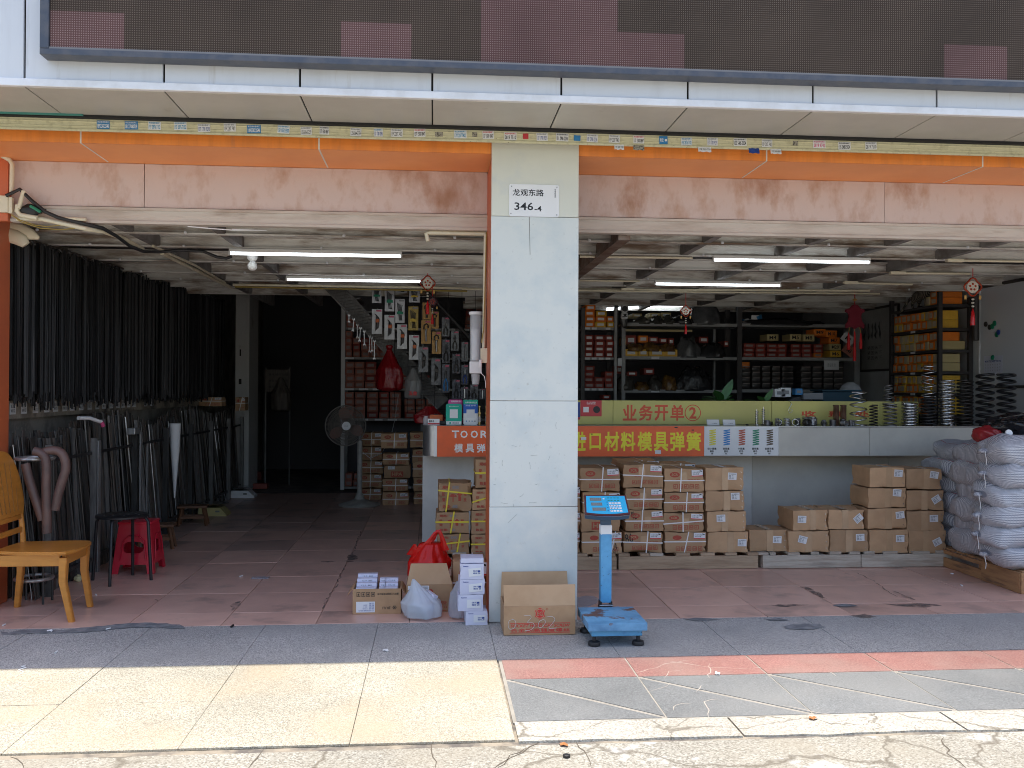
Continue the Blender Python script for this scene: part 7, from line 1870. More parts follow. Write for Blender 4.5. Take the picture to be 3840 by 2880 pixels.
def blister(u0, u1, v0, v1, m, kind, lab, acc):
    w, h = BX(u1) - BX(u0), BZ(v0) - BZ(v1)
    t = thing('tool_pack', lab, 'tool pack', ((BX(u0)+BX(u1))/2, 10.94 + rnd.uniform(-.02, .02), BZ(v1)), 'packaged hand tools hanging on the net', rnd.uniform(-.06, .06))
    obj('card', B(-w/2, w/2, 0, .004, 0, h, .0015), m, t)
    obj('hang_hole', B(-.012, .012, -.0008, -.0001, h - .024, h - .016), 'ink_black', t)
    obj('hanger', T([(0, -.004, h - .02), (0, .0, h + .01), (0, .10, h + .012)], .002, 4), 'metal_grey', t)
    if kind == 'hex':
        obj('key_holder', B(-w*.12, w*.24, -.022, -.001, h*.46, h*.60, .003), acc, t)
        for k in range(5):
            x = -w*.16 + k*w*.075
            obj('hex_key', T([(x - w*.08, -.010, h*(.80 - .035*k)), (x + w*.06, -.010, h*(.78 - .035*k)), (x + w*.09, -.010, h*(.74 - .035*k)), (x + w*.02, -.010, h*(.12 + .03*k))], .0040, 5), 'spring_dark' if k % 2 else 'metal_grey', t, smooth=60)
    elif kind == 'fan':
        bm = newbm(); poly(bm, [(-w*.30, -.004, h*.36), (w*.34, -.004, h*.36), (w*.34, -.004, h*.46), (-w*.1, -.004, h*.50), (-w*.30, -.004, h*.46)], (0, -.016, 0)); obj('key_holder', bm, acc, t)
        for k in range(5):
            obj('hex_key', T([(-w*.2 + k*w*.09, -.009, h*.48), (-w*.28 + k*w*.12, -.009, h*(.82 - .03*k)), (-w*.22 + k*w*.13, -.009, h*(.84 - .03*k))], .0042, 5), 'metal_black', t, smooth=60)
            if k < 3: obj('hex_key', T([(-w*.12 + k*w*.12, -.009, h*.36), (-w*.05 + k*w*.12, -.009, h*.10), (w*.06 + k*w*.1, -.009, h*.12)], .0042, 5), 'metal_black', t, smooth=60)
    elif kind == 'pliers':
        for s in (-1, 1):
            obj('handle', T([(s*w*.02, -.010, h*.50), (s*w*.20, -.010, h*.36), (s*w*.24, -.010, h*.20), (s*w*.16, -.010, h*.06)], [.006, .008, .009, .007], 7), acc, t, smooth=60)
            obj('jaw', T([(s*w*.02, -.010, h*.50), (s*w*.10, -.010, h*.62), (s*w*.03, -.010, h*.80)], [.008, .009, .003], 6), 'metal_grey', t, smooth=60)
    elif kind == 'cutter':
        obj('body', T([(0, -.012, h*.10), (-w*.05, -.012, h*.5), (w*.02, -.012, h*.62)], [.010, .014, .012], 8), acc, t, smooth=60)
        obj('frame_hook', T([(-w*.24, -.012, h*.60), (-w*.22, -.012, h*.78), (0, -.012, h*.84), (w*.2, -.012, h*.78), (w*.2, -.012, h*.66)], .008, 7), 'metal_black', t, smooth=60)
    elif kind == 'wrench':
        obj('shaft', T([(0, -.008, h*.08), (0, -.008, h*.85)], .008, 6), 'metal_bright', t, smooth=60)
        obj('shaft', T([(w*.15, -.008, h*.12), (w*.12, -.008, h*.75)], .006, 6), 'metal_grey', t, smooth=60)
    decal(t, 'header_print', (w*.18, -.0008, h*.93), w*.5, h*.07, 'tool_pink' if kind != 'fan' else 'ink_grey', th=.0004)
PK = [(642, 760, 80, 293, 'blister_clear', 'fan', 'green hex key set in a clear pack, uppermost over the mesh corner', 'tool_green'),
 (803, 922, 100, 395, 'blister_clear', 'fan', 'green hex key set in a clear pack right of the uppermost one', 'tool_green'),
 (934, 1052, 240, 537, 'blister_clear', 'fan', 'green hex key set in a clear pack, lowest of the green ones', 'tool_green'),
 (948, 1080, 40, 164, 'blister_clear', 'fan', 'yellow tool pack cut off by the ceiling conduit', 'tool_yellow'),
 (1106, 1240, 105, 282, 'blister_clear', 'fan', 'yellow and black hex key pack beside the red hanging ornament', 'tool_yellow'),
 (1098, 1224, 330, 628, 'blister_yellow', 'fan', 'dull yellow hex key pack in the middle of the net', 'tool_yellow'),
 (642, 772, 368, 676, 'blister_clear', 'hex', 'clear pack with orange hex key holder, first from the stair mesh', 'tool_orange'),
 (800, 928, 440, 745, 'blister_clear', 'hex', 'clear pack with orange hex key holder, second from the stair mesh', 'tool_orange'),
 (958, 1084, 556, 860, 'blister_clear', 'hex', 'clear pack with orange hex key holder, third from the stair mesh', 'tool_orange'),
 (1108, 1236, 686, 994, 'blister_clear', 'hex', 'clear pack with orange hex key holder, lowest of the four', 'tool_orange'),
 (1275, 1385, 278, 490, 'blister_kraft', 'cutter', 'orange kraft tool pack right behind the ornament tassel', 'metal_black'),
 (1380, 1480, 390, 604, 'blister_kraft', 'cutter', 'orange kraft tool pack under the smaller hanging ornament', 'metal_black'),
 (1262, 1384, 500, 795, 'blister_kraft', 'cutter', 'pale kraft pack with a pipe cutter in the middle of the kraft packs', 'metal_grey'),
 (1396, 1514, 640, 918, 'blister_kraft', 'cutter', 'kraft pack with a pipe cutter, lowest of the kraft packs', 'metal_grey'),
 (1520, 1618, 458, 700, 'blister_dark', 'pliers', 'pliers pack highest in the dark column near the handrail', 'spring_dark'),
 (1636, 1736, 630, 876, 'blister_dark', 'pliers', 'pliers pack just under the handrail, with wide open handles', 'spring_dark'),
 (1526, 1624, 738, 1030, 'blister_dark', 'pliers', 'dark pliers pack second down in the column near the handrail', 'net_black'),
 (1770, 1856, 765, 1010, 'blister_dark', 'wrench', 'pack of bright spanners beside the cup dispenser', 'metal_bright'),
 (1228, 1352, 830, 1148, 'blister_dark', 'hex', 'grey hex key pack with a pink header above the white hanging bag', 'spring_dark'),
 (1390, 1510, 975, 1305, 'blister_dark', 'hex', 'crinkled bag pack with pink header, left of the lower pliers', 'spring_dark'),
 (1524, 1622, 1044, 1400, 'blister_dark', 'pliers', 'long dark pliers pack third down in the column near the handrail', 'spring_blue'),
 (1654, 1756, 915, 1160, 'blister_dark', 'pliers', 'pliers pack second down below the handrail column', 'spring_dark'),
 (1770, 1860, 1050, 1300, 'blister_dark', 'pliers', 'dark blue tool pack left of the paper cup', 'ink_navy'),
 (1656, 1756, 1235, 1480, 'blister_dark', 'pliers', 'lowest dark pliers pack just above the pink payment card', 'net_black'),
 (1765, 1860, 1330, 1480, 'blister_dark', 'wrench', 'dark tool pack just above the blue payment stand', 'metal_grey'),
 (1878, 1985, 1300, 1480, 'blister_dark', 'pliers', 'dark tool pack under the paper cup beside the pillar', 'net_black'),
 (2000, 2070, 1350, 1480, 'blister_dark', 'wrench', 'adjustable spanner pack at the very edge of the pillar', 'metal_grey')]
for p in PK: blister(*p)
mat('spanner_steel', (.30, .30, .31), .3, metal=.9)
def spanner_mesh(L_):
    bm = newbm(); w = .0045
    out = [(-w, -.012)] + [(-.016, .0), (-.014, .014), (-.007, .017), (-.006, .004), (.006, .004), (.007, .017), (.014, .014), (.016, .0)] + [(w, -.012), (w, -L_ + .014), (.014, -L_ + .006), (.016, -L_ - .006), (.007, -L_ - .016), (.006, -L_ - .002), (-.006, -L_ - .002), (-.007, -L_ - .016), (-.016, -L_ - .006), (-.014, -L_ + .006), (-w, -L_ + .014)]
    poly(bm, [(x, 0, z) for x, z in out], (0, .007, 0)); return bm
for k, (u, v0, v1) in enumerate(((345, 440, 540), (405, 490, 650), (450, 560, 735), (490, 600, 780), (537, 640, 825), (605, 700, 910), (632, 720, 905), (668, 760, 1000))):
    L_ = BZ(v0) - BZ(v1) - .02
    o = obj('spanner', spanner_mesh(L_), 'spanner_steel' if k not in (5, 6) else 'metal_grey', loc=(BX(u), 11.08, BZ(v0))); o.rotation_euler = (0, rnd.uniform(-.08, .08), rnd.uniform(-.5, .5))
    tag(o, f'open ended spanner hanging under the stair, {ORD[k+1]} from the white shelf post', 'spanner', 'spanners hanging under the stair')
obj_ = lambda: None
zt2, zb3 = BZ(840), BZ(1395)
t = thing('plastic_bag', 'large dark red plastic bag hanging knotted from the stair', 'bag', (BX(865), 10.9, zb3))
obj('film', bag_mesh(BX(1020) - BX(690), .26, (zt2 - zb3) * .97, 17, neck=.14, folds=.22, fat=.55), 'film_dark_red', t, smooth=True)
obj('knot', LA([(.02, 0), (.035, .02), (.045, .05), (.03, .06)], 10, (0, 0, (zt2 - zb3) * .93)), 'film_dark_red', t, smooth=True)
zt2, zb3 = BZ(1100), BZ(1485)
t = thing('plastic_bag', 'small grey white plastic bag with red print hanging from the stair', 'bag', (BX(1165), 10.85, zb3))
obj('film', bag_mesh(BX(1270) - BX(1060), .16, (zt2 - zb3), 23, neck=.2, folds=.25, fat=.6), 'film_grey', t, smooth=True)
lettering(t, '五金', (.0, -.10, (zt2 - zb3)*.2), .10, .05, 'ink_red', bold=.05)

# ================================================================ hanging ornaments
mat('ornament_red', (.50, .06, .02), .5); mat('ornament_gold', (.62, .36, .10), .4); mat('ornament_white', (.70, .66, .58), .5)
def ornament(p, s, lab, core='ornament_white', top=.4, tassel=True, dim=False):
    t = thing('hanging_ornament', lab, 'ornament', p, 'red hanging ornaments with tassels')
    obj('cord', T([(0, 0, 1.0*s), (0, 0, top*s + 1.0*s)], .0035, 5), 'red_cord', t)
    ring = []
    for i in range(32):
        a = 2*math.pi*i/32; r = (.82 + .10*math.cos(4*a)) * s
        ring.append((r*math.cos(a), 0, r*math.sin(a)))
    obj('frame_ring', tube(newbm(), ring, .085*s, 6, closed=True), 'ornament_red' if not dim else 'maroon', t, smooth=60)
    bm = newbm(); poly(bm, [(.62*s*math.cos(2*math.pi*i/20), .02*s, .62*s*math.sin(2*math.pi*i/20)) for i in range(20)], (0, .04*s, 0)); obj('medallion', bm, core, t)
    for k in range(5):
        a = 1.2566*k + .3; obj('flower', LA([(.02*s, 0), (.12*s, .03*s), (.07*s, .08*s)], 7), 'ornament_red' if core != 'ornament_red' else 'ornament_gold', t).matrix_local = Matrix.Translation((.3*s*math.cos(a), .015*s, .3*s*math.sin(a))) @ Matrix.Rotation(R(90), 4, 'X')
    for sx in (-1, 1): obj('charm', B(sx*.78*s - .13*s, sx*.78*s + .13*s, -.03*s, .03*s, -1.28*s, -.85*s, .03*s), 'ornament_gold', t)
    for k in range(3): obj('bead', LA([(.03*s, -.12*s), (.15*s, -.05*s), (.15*s, .05*s), (.03*s, .12*s)], 10, (0, 0, -1.25*s - .36*s*k)), 'ornament_white', t, smooth=50)
    if tassel:
        obj('tassel', LA([(.24*s, -3.9*s), (.22*s, -3.2*s), (.14*s, -2.55*s), (.06*s, -2.3*s), (.05*s, -2.2*s)], 12), 'red_plastic' if not dim else 'red_cord', t, smooth=50)
sO = 0.0815
ornament((-0.077,9.4,2.622), sO, 'round red and gold ornament with red tassel at the end of a lit lamp', top=.25)
ornament((-0.03,10.2,2.51), sO * .78, 'smaller dim red ornament behind the bright one, left bay', core='maroon', dim=True, top=3.0)
ornament((2.742,9.9,2.414), 0.06499999999999995, 'ornament with a pale round medallion hanging before the parts shelves', top=2.0)
ornament((5.035,8.25,2.53), 0.0924999999999998, 'bright round ornament with a long red tassel hanging before the whiteboard', top=.9)
mat('velvet_red', (.20, .012, .03), .8, sheen=.5)
p = (4.993,10.6,2.424); s = 0.121
t = thing('knot_hanging', 'big dark red velvet knot hanging with three tassels at the end of the shelves', 'ornament', p)
out = [(0, 1.28), (.28, 1.2), (.52, .92), (.95, .78), (1.0, .55), (.72, .42), (.62, .1), (.75, -.42), (.98, -.75), (.9, -1.1), (.55, -.95), (.25, -1.0), (0, -1.15)]
out = out + [(-x, z) for x, z in out[-2:0:-1]]
bm = newbm(); poly(bm, [(x*s, -.02, z*s) for x, z in out], (0, .04, 0)); bmesh.ops.bevel(bm, geom=[e for e in bm.edges if abs(e.verts[0].co.y - e.verts[1].co.y) < .001], offset=.01, segments=2, affect='EDGES')
obj('knot', bm, 'velvet_red', t, smooth=40)
obj('cord', T([(0, 0, 1.28*s), (0, 0, 2.6*s)], .005, 5), 'red_cord', t)
obj('gold_bead', LA([(.05*s, -.14*s), (.26*s, 0), (.05*s, .14*s)], 12, (0, 0, 1.75*s)), 'ornament_gold', t, smooth=40)
for x, z0, z1 in ((-.62, -1.5, -3.2), (0, -1.35, -4.3), (.62, -1.5, -3.1)):
    obj('tassel', LA([(.14*s, z1*s), (.15*s, (z1+.5)*s), (.09*s, (z0 - .2)*s), (.03*s, z0*s)], 10, (x*s, 0, 0)), 'red_cord', t, smooth=50)
    obj('tassel_cord', T([(x*s, 0, z0*s), (x*s*.8, 0, -.95*s)], .004, 4), 'ornament_gold', t)

# ================================================================ right bay shelves
YS = 12.4
RX = lambda u: 1.876 + u / 1000 * (2.876 - 1.876)
RZ = lambda v: 3.046 + v / 1000 * (2.057 - 3.046)
QX = lambda u: 4.674 + u / 1000 * (6.528 - 4.674)
QZ = lambda v: 3.644 + v / 1000 * (1.853 - 3.644)
KX = lambda u: 1.694 + u / 1000 * (3.476 - 1.694)
KZ = lambda v: 3.813 + v / 1000 * (2.032 - 3.813)
t = thing('parts_shelf', 'dark steel shelving across the right bay behind the yellow board', 'shelf', (0, YS, 0))
for x0, x1, m, z1 in ((RX(105), RX(155), 'shelf_dark', 2.66), (RX(562), RX(600), 'shelf_grey', 2.66), (RX(665), RX(715), 'shelf_grey', 2.75), (KX(1382), KX(1418), 'shelf_dark', 2.70), (QX(625), QX(665), 'shelf_grey', 2.45)):
    obj('post', B(x0, x1, -.02, .03, .002, z1), m, t)
    obj('post', B(x0, x1, .5, .55, .002, z1), 'shelf_dark', t)
obj('post', B(RX(2095), RX(2118), .45, .5, .002, 2.7), 'shelf_grey', t)
shA = [RZ(655), RZ(1070), RZ(1495)]; shB = [RZ(585), RZ(1050), RZ(1510)]; shC = [KZ(752), KZ(1012), 1.564]
for z in shA: obj('shelf_board', B(RX(156), RX(561), 0, .5, z - .035, z - .002), 'shelf_grey', t)
for z in shB: obj('shelf_board', B(RX(716), KX(1381), 0, .5, z - .045, z - .002), 'shelf_grey', t)
for z in shC: obj('shelf_board', B(KX(1419), QX(624), 0, .5, z - .045, z - .002), 'shelf_grey', t)
obj('label_strip', B(RX(716), RX(1720), .25, .255, RZ(692), RZ(662)), 'box_pale', t)
for z in shA:
    for k in range(4):
        if rnd.random() < .8: obj('price_tag', B(RX(160 + 95*k), RX(225 + 95*k), -.003, -.0005, z - .034, z - .004), 'label_white', t)
for x, z in ((RX(1080), shB[1] - .038), (RX(1080), shB[2] - .04)): obj('price_tag', B(x, x + .11, -.004, -.0005, z, z + .034), 'label_white', t)
obj('socket_box', B(RX(605), RX(660), -.05, -.022, RZ(1190), RZ(1080)), 'label_white', t)
GA = 'parts boxes on the narrow shelf beside the pillar'
for si, (nm, piles) in enumerate((('top', ((160, 296, 4, 0), (312, 455, 3, 1), (462, 555, 2, 2))), ('middle', ((158, 275, 4, 0), (295, 432, 4, 0), (448, 555, 4, 0))), ('bottom', ((155, 290, 4, 0), (300, 428, 2, 0), (440, 552, 3, 0))))):
    for ci, (u0, u1, rows, ty) in enumerate(piles):
        hgt = (RZ(600) - RZ(675)) 
        for r_ in range(rows):
            m = 'box_orange2' if si == 0 else 'box_red'
            if si == 0 and ((ci == 1 and r_ != 1) or (ci == 2 and r_ == 0)): m = 'box_yellow'
            dx = rnd.uniform(-.008, .008); z0 = shA[si] + r_ * (hgt + .002)
            pbox(RX(u0) + dx, RX(u1) + dx, z0, z0 + hgt, YS + rnd.uniform(.0, .03), .34, m, f'{ {"box_orange2": "orange", "box_red": "dark red", "box_yellow": "yellow"}[m]} parts box, {ORD[ci+1]} pile from the pillar, {["bottom", "second", "third", "fourth"][r_]} up, {nm} shelf', GA, 'label_white' if si < 2 else 'label_grey')
GB = 'parts boxes at the back of the middle shelves'
for u0, u1, v0, v1, m, lb in ((850, 982, 448, 500, 'box_pale', 'pale yellow box behind the foil bags, nearest the camera post'), (1095, 1232, 435, 495, 'box_pale', 'pale yellow box in the middle behind the foil bags'), (1250, 1390, 430, 495, 'box_pale', 'pale yellow box next to the medallion ornament'),
        (760, 902, 755, 885, 'box_red', 'red box behind the yellow trays, nearest the camera post'), (936, 1070, 755, 852, 'box_orange2', 'bright orange red box in the middle behind the yellow trays'), (1080, 1214, 770, 852, 'box_red', 'red box right of the bright orange one behind the trays'), (1232, 1342, 785, 860, 'box_red', 'dim red box fourth from the post behind the trays'), (1362, 1436, 790, 880, 'box_red', 'dim red box beside the grey plastic heap'),
        (716, 762, 780, 885, 'box_yellow', 'yellow box edge beside the camera post'), (620, 752, 1180, 1290, 'box_red', 'dark red box behind the camera post, low shelf'), (780, 915, 1260, 1320, 'box_red', 'dark red box, second on the low shelf'), (1020, 1160, 1215, 1300, 'box_red', 'dark red box with white stripe in the middle of the low shelf'), (1795, 1925, 762, 850, 'box_red', 'red box far back right of the grey plastic heap'), (2150, 2212, 820, 900, 'box_red', 'red box touching the dark middle post'), (440, 545, 1590, 1650, 'box_red', 'red box on the floor level behind the yellow board')):
    pbox(RX(u0), RX(u1), RZ(v1), RZ(v0), YS + .16, .28, m, lb, GB, 'label_white')
for k, (u0, u1) in enumerate(((716, 890), (905, 1040), (1050, 1272), (1278, 1445))):
    pbox(RX(u0), RX(u1), shB[1], RZ(955), YS + .01, .14, 'box_yellow', f'yellow tray box with a white label, {ORD[k+1]} from the camera post, middle shelf', 'yellow tray boxes on the middle shelf', 'label_white', lab_h=.4)
def heap(u0, u1, v0, v1, m, lab, seed, y=YS + .12, d=.3):
    bm = newbm(); bmesh.ops.create_icosphere(bm, subdivisions=4, radius=1); o = Vector((seed, seed*2, seed*.3))
    w, h = (RX(u1) - RX(u0))/2, (RZ(v0) - RZ(v1))
    for v in bm.verts:
        n = noise.noise(v.co*1.7 + o)*.3 + noise.noise(v.co*4 + o)*.16 + noise.noise(v.co*11 + o)*.06
        v.co = Vector((v.co.x*w*(1+n*.5), v.co.y*d/2*(1+n*.5), max(-.02, v.co.z*h*(1+n))))
    ob = obj('bagged_parts', bm, m, loc=((RX(u0)+RX(u1))/2, y, RZ(v1)), smooth=True); tag(ob, lab, 'bag', 'plastic bags of parts on the right bay shelves')
mat('foil_dark', (.10, .095, .085), .2, metal=.4, bump=.9, bs=40); mat('bag_brown', (.13, .065, .03), .22, col2=(.24, .13, .03), ns=14, bump=.9, bs=35); mat('bag_grey', (.115, .12, .125), .22, col2=(.07, .072, .078), ns=5, bump=.8, bs=18); mat('bag_black', (.03, .03, .033), .25, bump=.8, bs=22)
heap(850, 1100, 490, 585, 'foil_dark', 'dark foil bag on the top shelf nearest the camera post', 1)
heap(1090, 1270, 480, 585, 'foil_dark', 'shiny foil bag in the middle of the top shelf', 2)
heap(1250, 1420, 470, 585, 'foil_dark', 'foil bag beside the medallion ornament, top shelf', 3)
heap(1640, 2060, 255, 585, 'bag_grey', 'tall knotted grey plastic sack on the top shelf', 4)
heap(1400, 1700, 470, 585, 'bag_black', 'low black bag between the ornament and grey sack, top shelf', 5)
heap(716, 1000, 870, 965, 'bag_brown', 'brown bag of parts above the yellow trays, nearest the post', 6, y=YS + .10)
heap(960, 1230, 850, 965, 'bag_brown', 'amber bag of parts above the middle yellow trays', 7, y=YS + .12)
heap(1200, 1440, 860, 965, 'bag_brown', 'amber bag of parts above the last yellow tray', 8, y=YS + .10)
heap(1430, 1800, 765, 1045, 'bag_grey', 'grey plastic heap right of the yellow trays, middle shelf', 9)
heap(1760, 2160, 850, 1045, 'bag_black', 'dark blue black bag heap next to the middle post', 10)
heap(600, 880, 1330, 1505, 'foil_dark', 'bag of bright fasteners on the low shelf by the camera post', 11)
heap(850, 1080, 1400, 1505, 'bag_brown', 'orange brown bag in the middle of the low shelf', 12)
heap(1040, 1260, 1320, 1505, 'foil_dark', 'glinting bag of fasteners in the middle of the low shelf', 13)
heap(1230, 1470, 1330, 1505, 'bag_brown', 'brown bag with orange slips on the low shelf', 14)
heap(1440, 1980, 1190, 1505, 'bag_black', 'large dim plastic heap filling the low shelf beside the middle post', 15)
t = thing('security_camera', 'white dual lens security camera clamped to the shelf post', 'camera', (RX(688), YS - .06, RZ(440)))
rr = (RX(740) - RX(632))/2
obj('upper_head', LA([(rr*.3, -.03), (rr, -.02), (rr, .03), (rr*.8, .04)], 20), 'label_white', t, smooth=40).matrix_local = Matrix.Translation((0, 0, RZ(405) - RZ(440))) @ Matrix.Rotation(R(90), 4, 'X')
obj('lens', LA([(rr*.2, 0), (rr*.78, .004), (rr*.70, .010)], 18), 'ink_black', t, smooth=40).matrix_local = Matrix.Translation((0, -.032, RZ(405) - RZ(440))) @ Matrix.Rotation(R(90), 4, 'X')
obj('lower_head', B(-rr*.85, rr*.85, -.04, .03, RZ(545) - RZ(440), RZ(455) - RZ(440), .02), 'label_white', t, smooth=40)
obj('lens_bar', B(-rr*.62, rr*.62, -.044, -.0405, RZ(515) - RZ(440), RZ(475) - RZ(440), .002), 'ink_black', t)
for s in (-1, 1): obj('lens', LA([(.012, 0), (.012, .003)], 12), 'paper_white', t).matrix_local = Matrix.Translation((s*.028, -.0445, RZ(495) - RZ(440))) @ Matrix.Rotation(R(90), 4, 'X')
obj('mount', T([(-rr*.7, 0, RZ(550) - RZ(440)), (-rr*.5, 0, RZ(640) - RZ(440)), (0, .0, RZ(665) - RZ(440)), (rr*.5, 0, RZ(640) - RZ(440)), (rr*.7, 0, RZ(550) - RZ(440))], .012, 6), 'metal_grey', t, smooth=60)
# M-labelled boxes and drawers
GC = 'boxes marked with metric sizes on the shelf end'
for x0, x1, z0, z1, m, tx, lb, ro in ((KX(1625), KX(1715), KZ(885), KZ(835), 'box_pale', 'M4', 'pale yellow box hand marked M4', 0), (QX(130), QX(215), QZ(783), QZ(733), 'box_pale', 'M5', 'pale yellow box hand marked M5', 0), (QX(233), QX(318), QZ(787), QZ(735), 'box_pale', 'M8', 'pale yellow box hand marked M8', 0),
        (QX(318), QX(405), QZ(742), QZ(692), 'box_orange2', 'M9', 'orange box hand marked M9 at the top of the pile', 0), (QX(408), QX(495), QZ(752), QZ(702), 'box_orange2', 'M10', 'orange box hand marked M10 beside the velvet knot', 0), (QX(430), QX(515), QZ(803), QZ(755), 'box_orange2', 'M7', 'orange box hand marked M7 below the M10 one', 0),
        (QX(437), QX(524), QZ(855), QZ(806), 'box_pale', 'M20', 'pale box hand marked M20 between orange and yellow ones', 0), (QX(441), QX(526), QZ(908), QZ(858), 'box_yellow', 'M6', 'yellow box hand marked M6, lowest of its pile', 0)):
    pbox(x0, x1, z0, z1, YS + .01, .3, m, lb + ', shelf end', GC, None, text=tx)
o = obj('size_card', B(-.09, .09, -.004, .004, -.065, .065), 'label_white', loc=(QX(567), YS - .04, QZ(768))); o.rotation_euler = (0, R(38), 0); tag(o, 'white card marked M2 hung askew beside the red tassels', 'card'); lettering(o, 'M2', (0, -.0046, 0), .08, .06, 'ink_black', bold=.03)
o = obj('size_card', B(-.09, .09, -.004, .004, -.065, .065), 'box_face', loc=(QX(573), YS - .05, QZ(858))); o.rotation_euler = (0, R(35), 0); tag(o, 'reddish card hung askew under the white M2 card', 'card'); lettering(o, 'M3', (0, -.0046, 0), .07, .05, 'ink_black', bold=.03)
cols = [(KX(a), KX(b)) for a, b in ((1440, 1525), (1535, 1612), (1625, 1706), (1712, 1782), (1790, 1862))] + [(QX(a), QX(b)) for a, b in ((140, 213), (225, 297), (318, 386))]
cols = cols[:4] + cols[5:]
for ci, (x0, x1) in enumerate(cols):
    for r_ in range(3):
        z0 = shC[1] + r_ * .063
        pbox(x0, x1, z0, z0 + .060, YS + rnd.uniform(0, .03), .3, 'box_red' if ci != 6 or r_ else 'box_orange2', f'low dark red box, {ORD[ci+1]} column from the middle post, {["bottom", "middle", "top"][r_]} row under the marked boxes', GC, 'label_grey', lab_h=.7)
mat('drawer_dark', (.055, .05, .047), .4); 
GD = 'small dark parts drawers on the low shelf'
dcols = [(KX(a), KX(b)) for a, b in ((1428, 1492), (1508, 1572), (1588, 1652), (1668, 1732), (1748, 1812))] + [(QX(a), QX(b)) for a, b in ((5, 78), (84, 156), (220, 292), (308, 378), (394, 466), (474, 546))]
dcols = dcols[:5] + dcols[6:]
for ci, (x0, x1) in enumerate(dcols):
    for r_ in range(4):
        z0 = shC[2] + .012 + r_ * .078
        o = pbox(x0, x1, z0, z0 + .074, YS + .02, .25, 'drawer_dark', f'dark parts drawer, {ORD[ci+1]} column from the middle post, {["bottom", "second", "third", "top"][r_]} row, low shelf', GD, None)
        k = 'handle_strip'
        if k not in ubox:
            me = to_mesh(B(-.46, .46, -.05, 0, .80, .96), 'label_strip'); me.materials.append(MATS['label_grey']); ubox[k] = me
        c = bpy.data.objects.new('label_strip', ubox[k]); C.objects.link(c); c.parent = o; c.location = (0, -.502, 0)
pbox(KX(1420), KX(1486), KZ(1102), KZ(1052), YS + .02, .2, 'box_orange2', 'small amber box on the drawers next to the middle post', GD, None)
o = obj('paper_sheet', B(-.105, .105, -.002, .002, -.065, .065), 'label_white', loc=(QX(442), YS - .03, QZ(972))); tag(o, 'white printed paper taped under the marked boxes', 'paper'); lettering(o, '请勿乱动\n谢谢合作', (0, -.0026, 0), .12, .05, 'ink_grey')
sr = random.Random(3)
for k in range(6):
    o = obj('packet', B(-.05, .05, -.03, .03, 0, .06, .004), sr.choice(['sticker_blue', 'label_white', 'metal_grey']), loc=(KX(1440 + 36*k), YS + .12, shC[0] + (.06 if k in (3, 4) else 0))); o.rotation_euler = (sr.uniform(-.4, .4), sr.uniform(-.4, .4), sr.uniform(-1, 1)); tag(o, f'small crumpled packet on the dark top shelf, {ORD[k+1]} from the middle post', 'packet', 'packets on the dark top shelf')
heap(2215, 3600, 500, 585, 'bag_black', 'long dark heap of bagged parts on the top shelf over the marked boxes', 27)

# ================================================================ office things showing over the yellow board
mat('leaf_green', (.035, .16, .03), .4, col2=(.02, .09, .02), ns=6)
def plant(p, h, lab, n, seed):
    sr = random.Random(seed); t = thing('potted_plant', lab, 'plant', p)
    obj('pot', LA([(.06, 0), (.075, .10), (.08, .11)], 16), 'label_white', t, smooth=40)
    obj('stem', T([(0, 0, .10), (.01, 0, h*.55)], .008, 6), 'leaf_green', t)
    for k in range(n):
        a = 2*math.pi*k/n + sr.uniform(-.3, .3); L_ = h * sr.uniform(.45, .75); w = L_ * .17; up = sr.uniform(.3, 1.0) if k else 2.2
        d_ = Vector((math.cos(a), math.sin(a), up)).normalized(); s_ = d_.cross(Vector((0, 0, 1))).normalized() if k else Vector((1, 0, 0))
        bm = newbm(); rows = []
        for j in range(6):
            f_ = j/5; c = Vector((0, 0, h*.5)) + d_*L_*f_ + Vector((0, 0, -L_*.35*f_*f_*(1.2 - up*.4))); ww = w*math.sin(math.pi*(.08 + .92*f_))
            rows.append([bm.verts.new(c - s_*ww + Vector((0, 0, .01))), bm.verts.new(c - Vector((0, 0, .006))), bm.verts.new(c + s_*ww + Vector((0, 0, .01)))])
        for a_, b_ in zip(rows, rows[1:]):
            for i in range(2): bm.faces.new((a_[i], a_[i+1], b_[i+1], b_[i]))
        obj('leaf', bm, 'leaf_green', t, smooth=True)
plant((2.962, 9.3, 1.20), .42, 'green leafy plant peeping over the yellow board by the circled two', 8, 2)
plant((3.412, 9.3, 1.20), .38, 'green leafy plant over the yellow board near its seam', 9, 9)
t = thing('water_jug', 'translucent water bottle upside down behind the loose silver spring', 'water bottle', (4.85, 10.4, 1.25)); obj('bottle', LA([(.03, 0), (.12, .05), (.13, .08), (.13, .30), (.10, .36), (.04, .40)], 20), 'clear_plastic', t, smooth=40)
mat('bin_blue', (.012, .06, .10), .5)
t = thing('storage_bin', 'dark blue plastic bin behind the yellow board', 'bin', (4.581, 10.2, 1.10)); obj('body', B(-.22, .22, -.15, .15, 0, .44, .02), 'bin_blue', t); obj('rim', B(-.235, .235, -.165, .165, .4405, .46, .005), 'bin_blue', t)
t = thing('office_chair', 'black rounded chair back just above the yellow board', 'chair', (3.964, 9.8, .002))
obj('backrest', LA([(.02, 0), (.2, .02), (.22, .05), (.2, .08), (.02, .1)], 20), 'black_rubber', t, smooth=50).matrix_local = Matrix.Translation((0, 0, 1.28)) @ Matrix.Rotation(R(90), 4, 'X')
obj('stem', T([(0, 0, .4), (0, 0, 1.2)], .025, 6), 'black_rubber', t); obj('seat', B(-.22, .22, -.45, .0, .42, .48, .02), 'black_rubber', t)
for k in range(5): obj('leg', T([(0, -.2, .12), (.28*math.cos(k*1.257), -.2 + .28*math.sin(k*1.257), .03)], .02, 5), 'black_rubber', t)
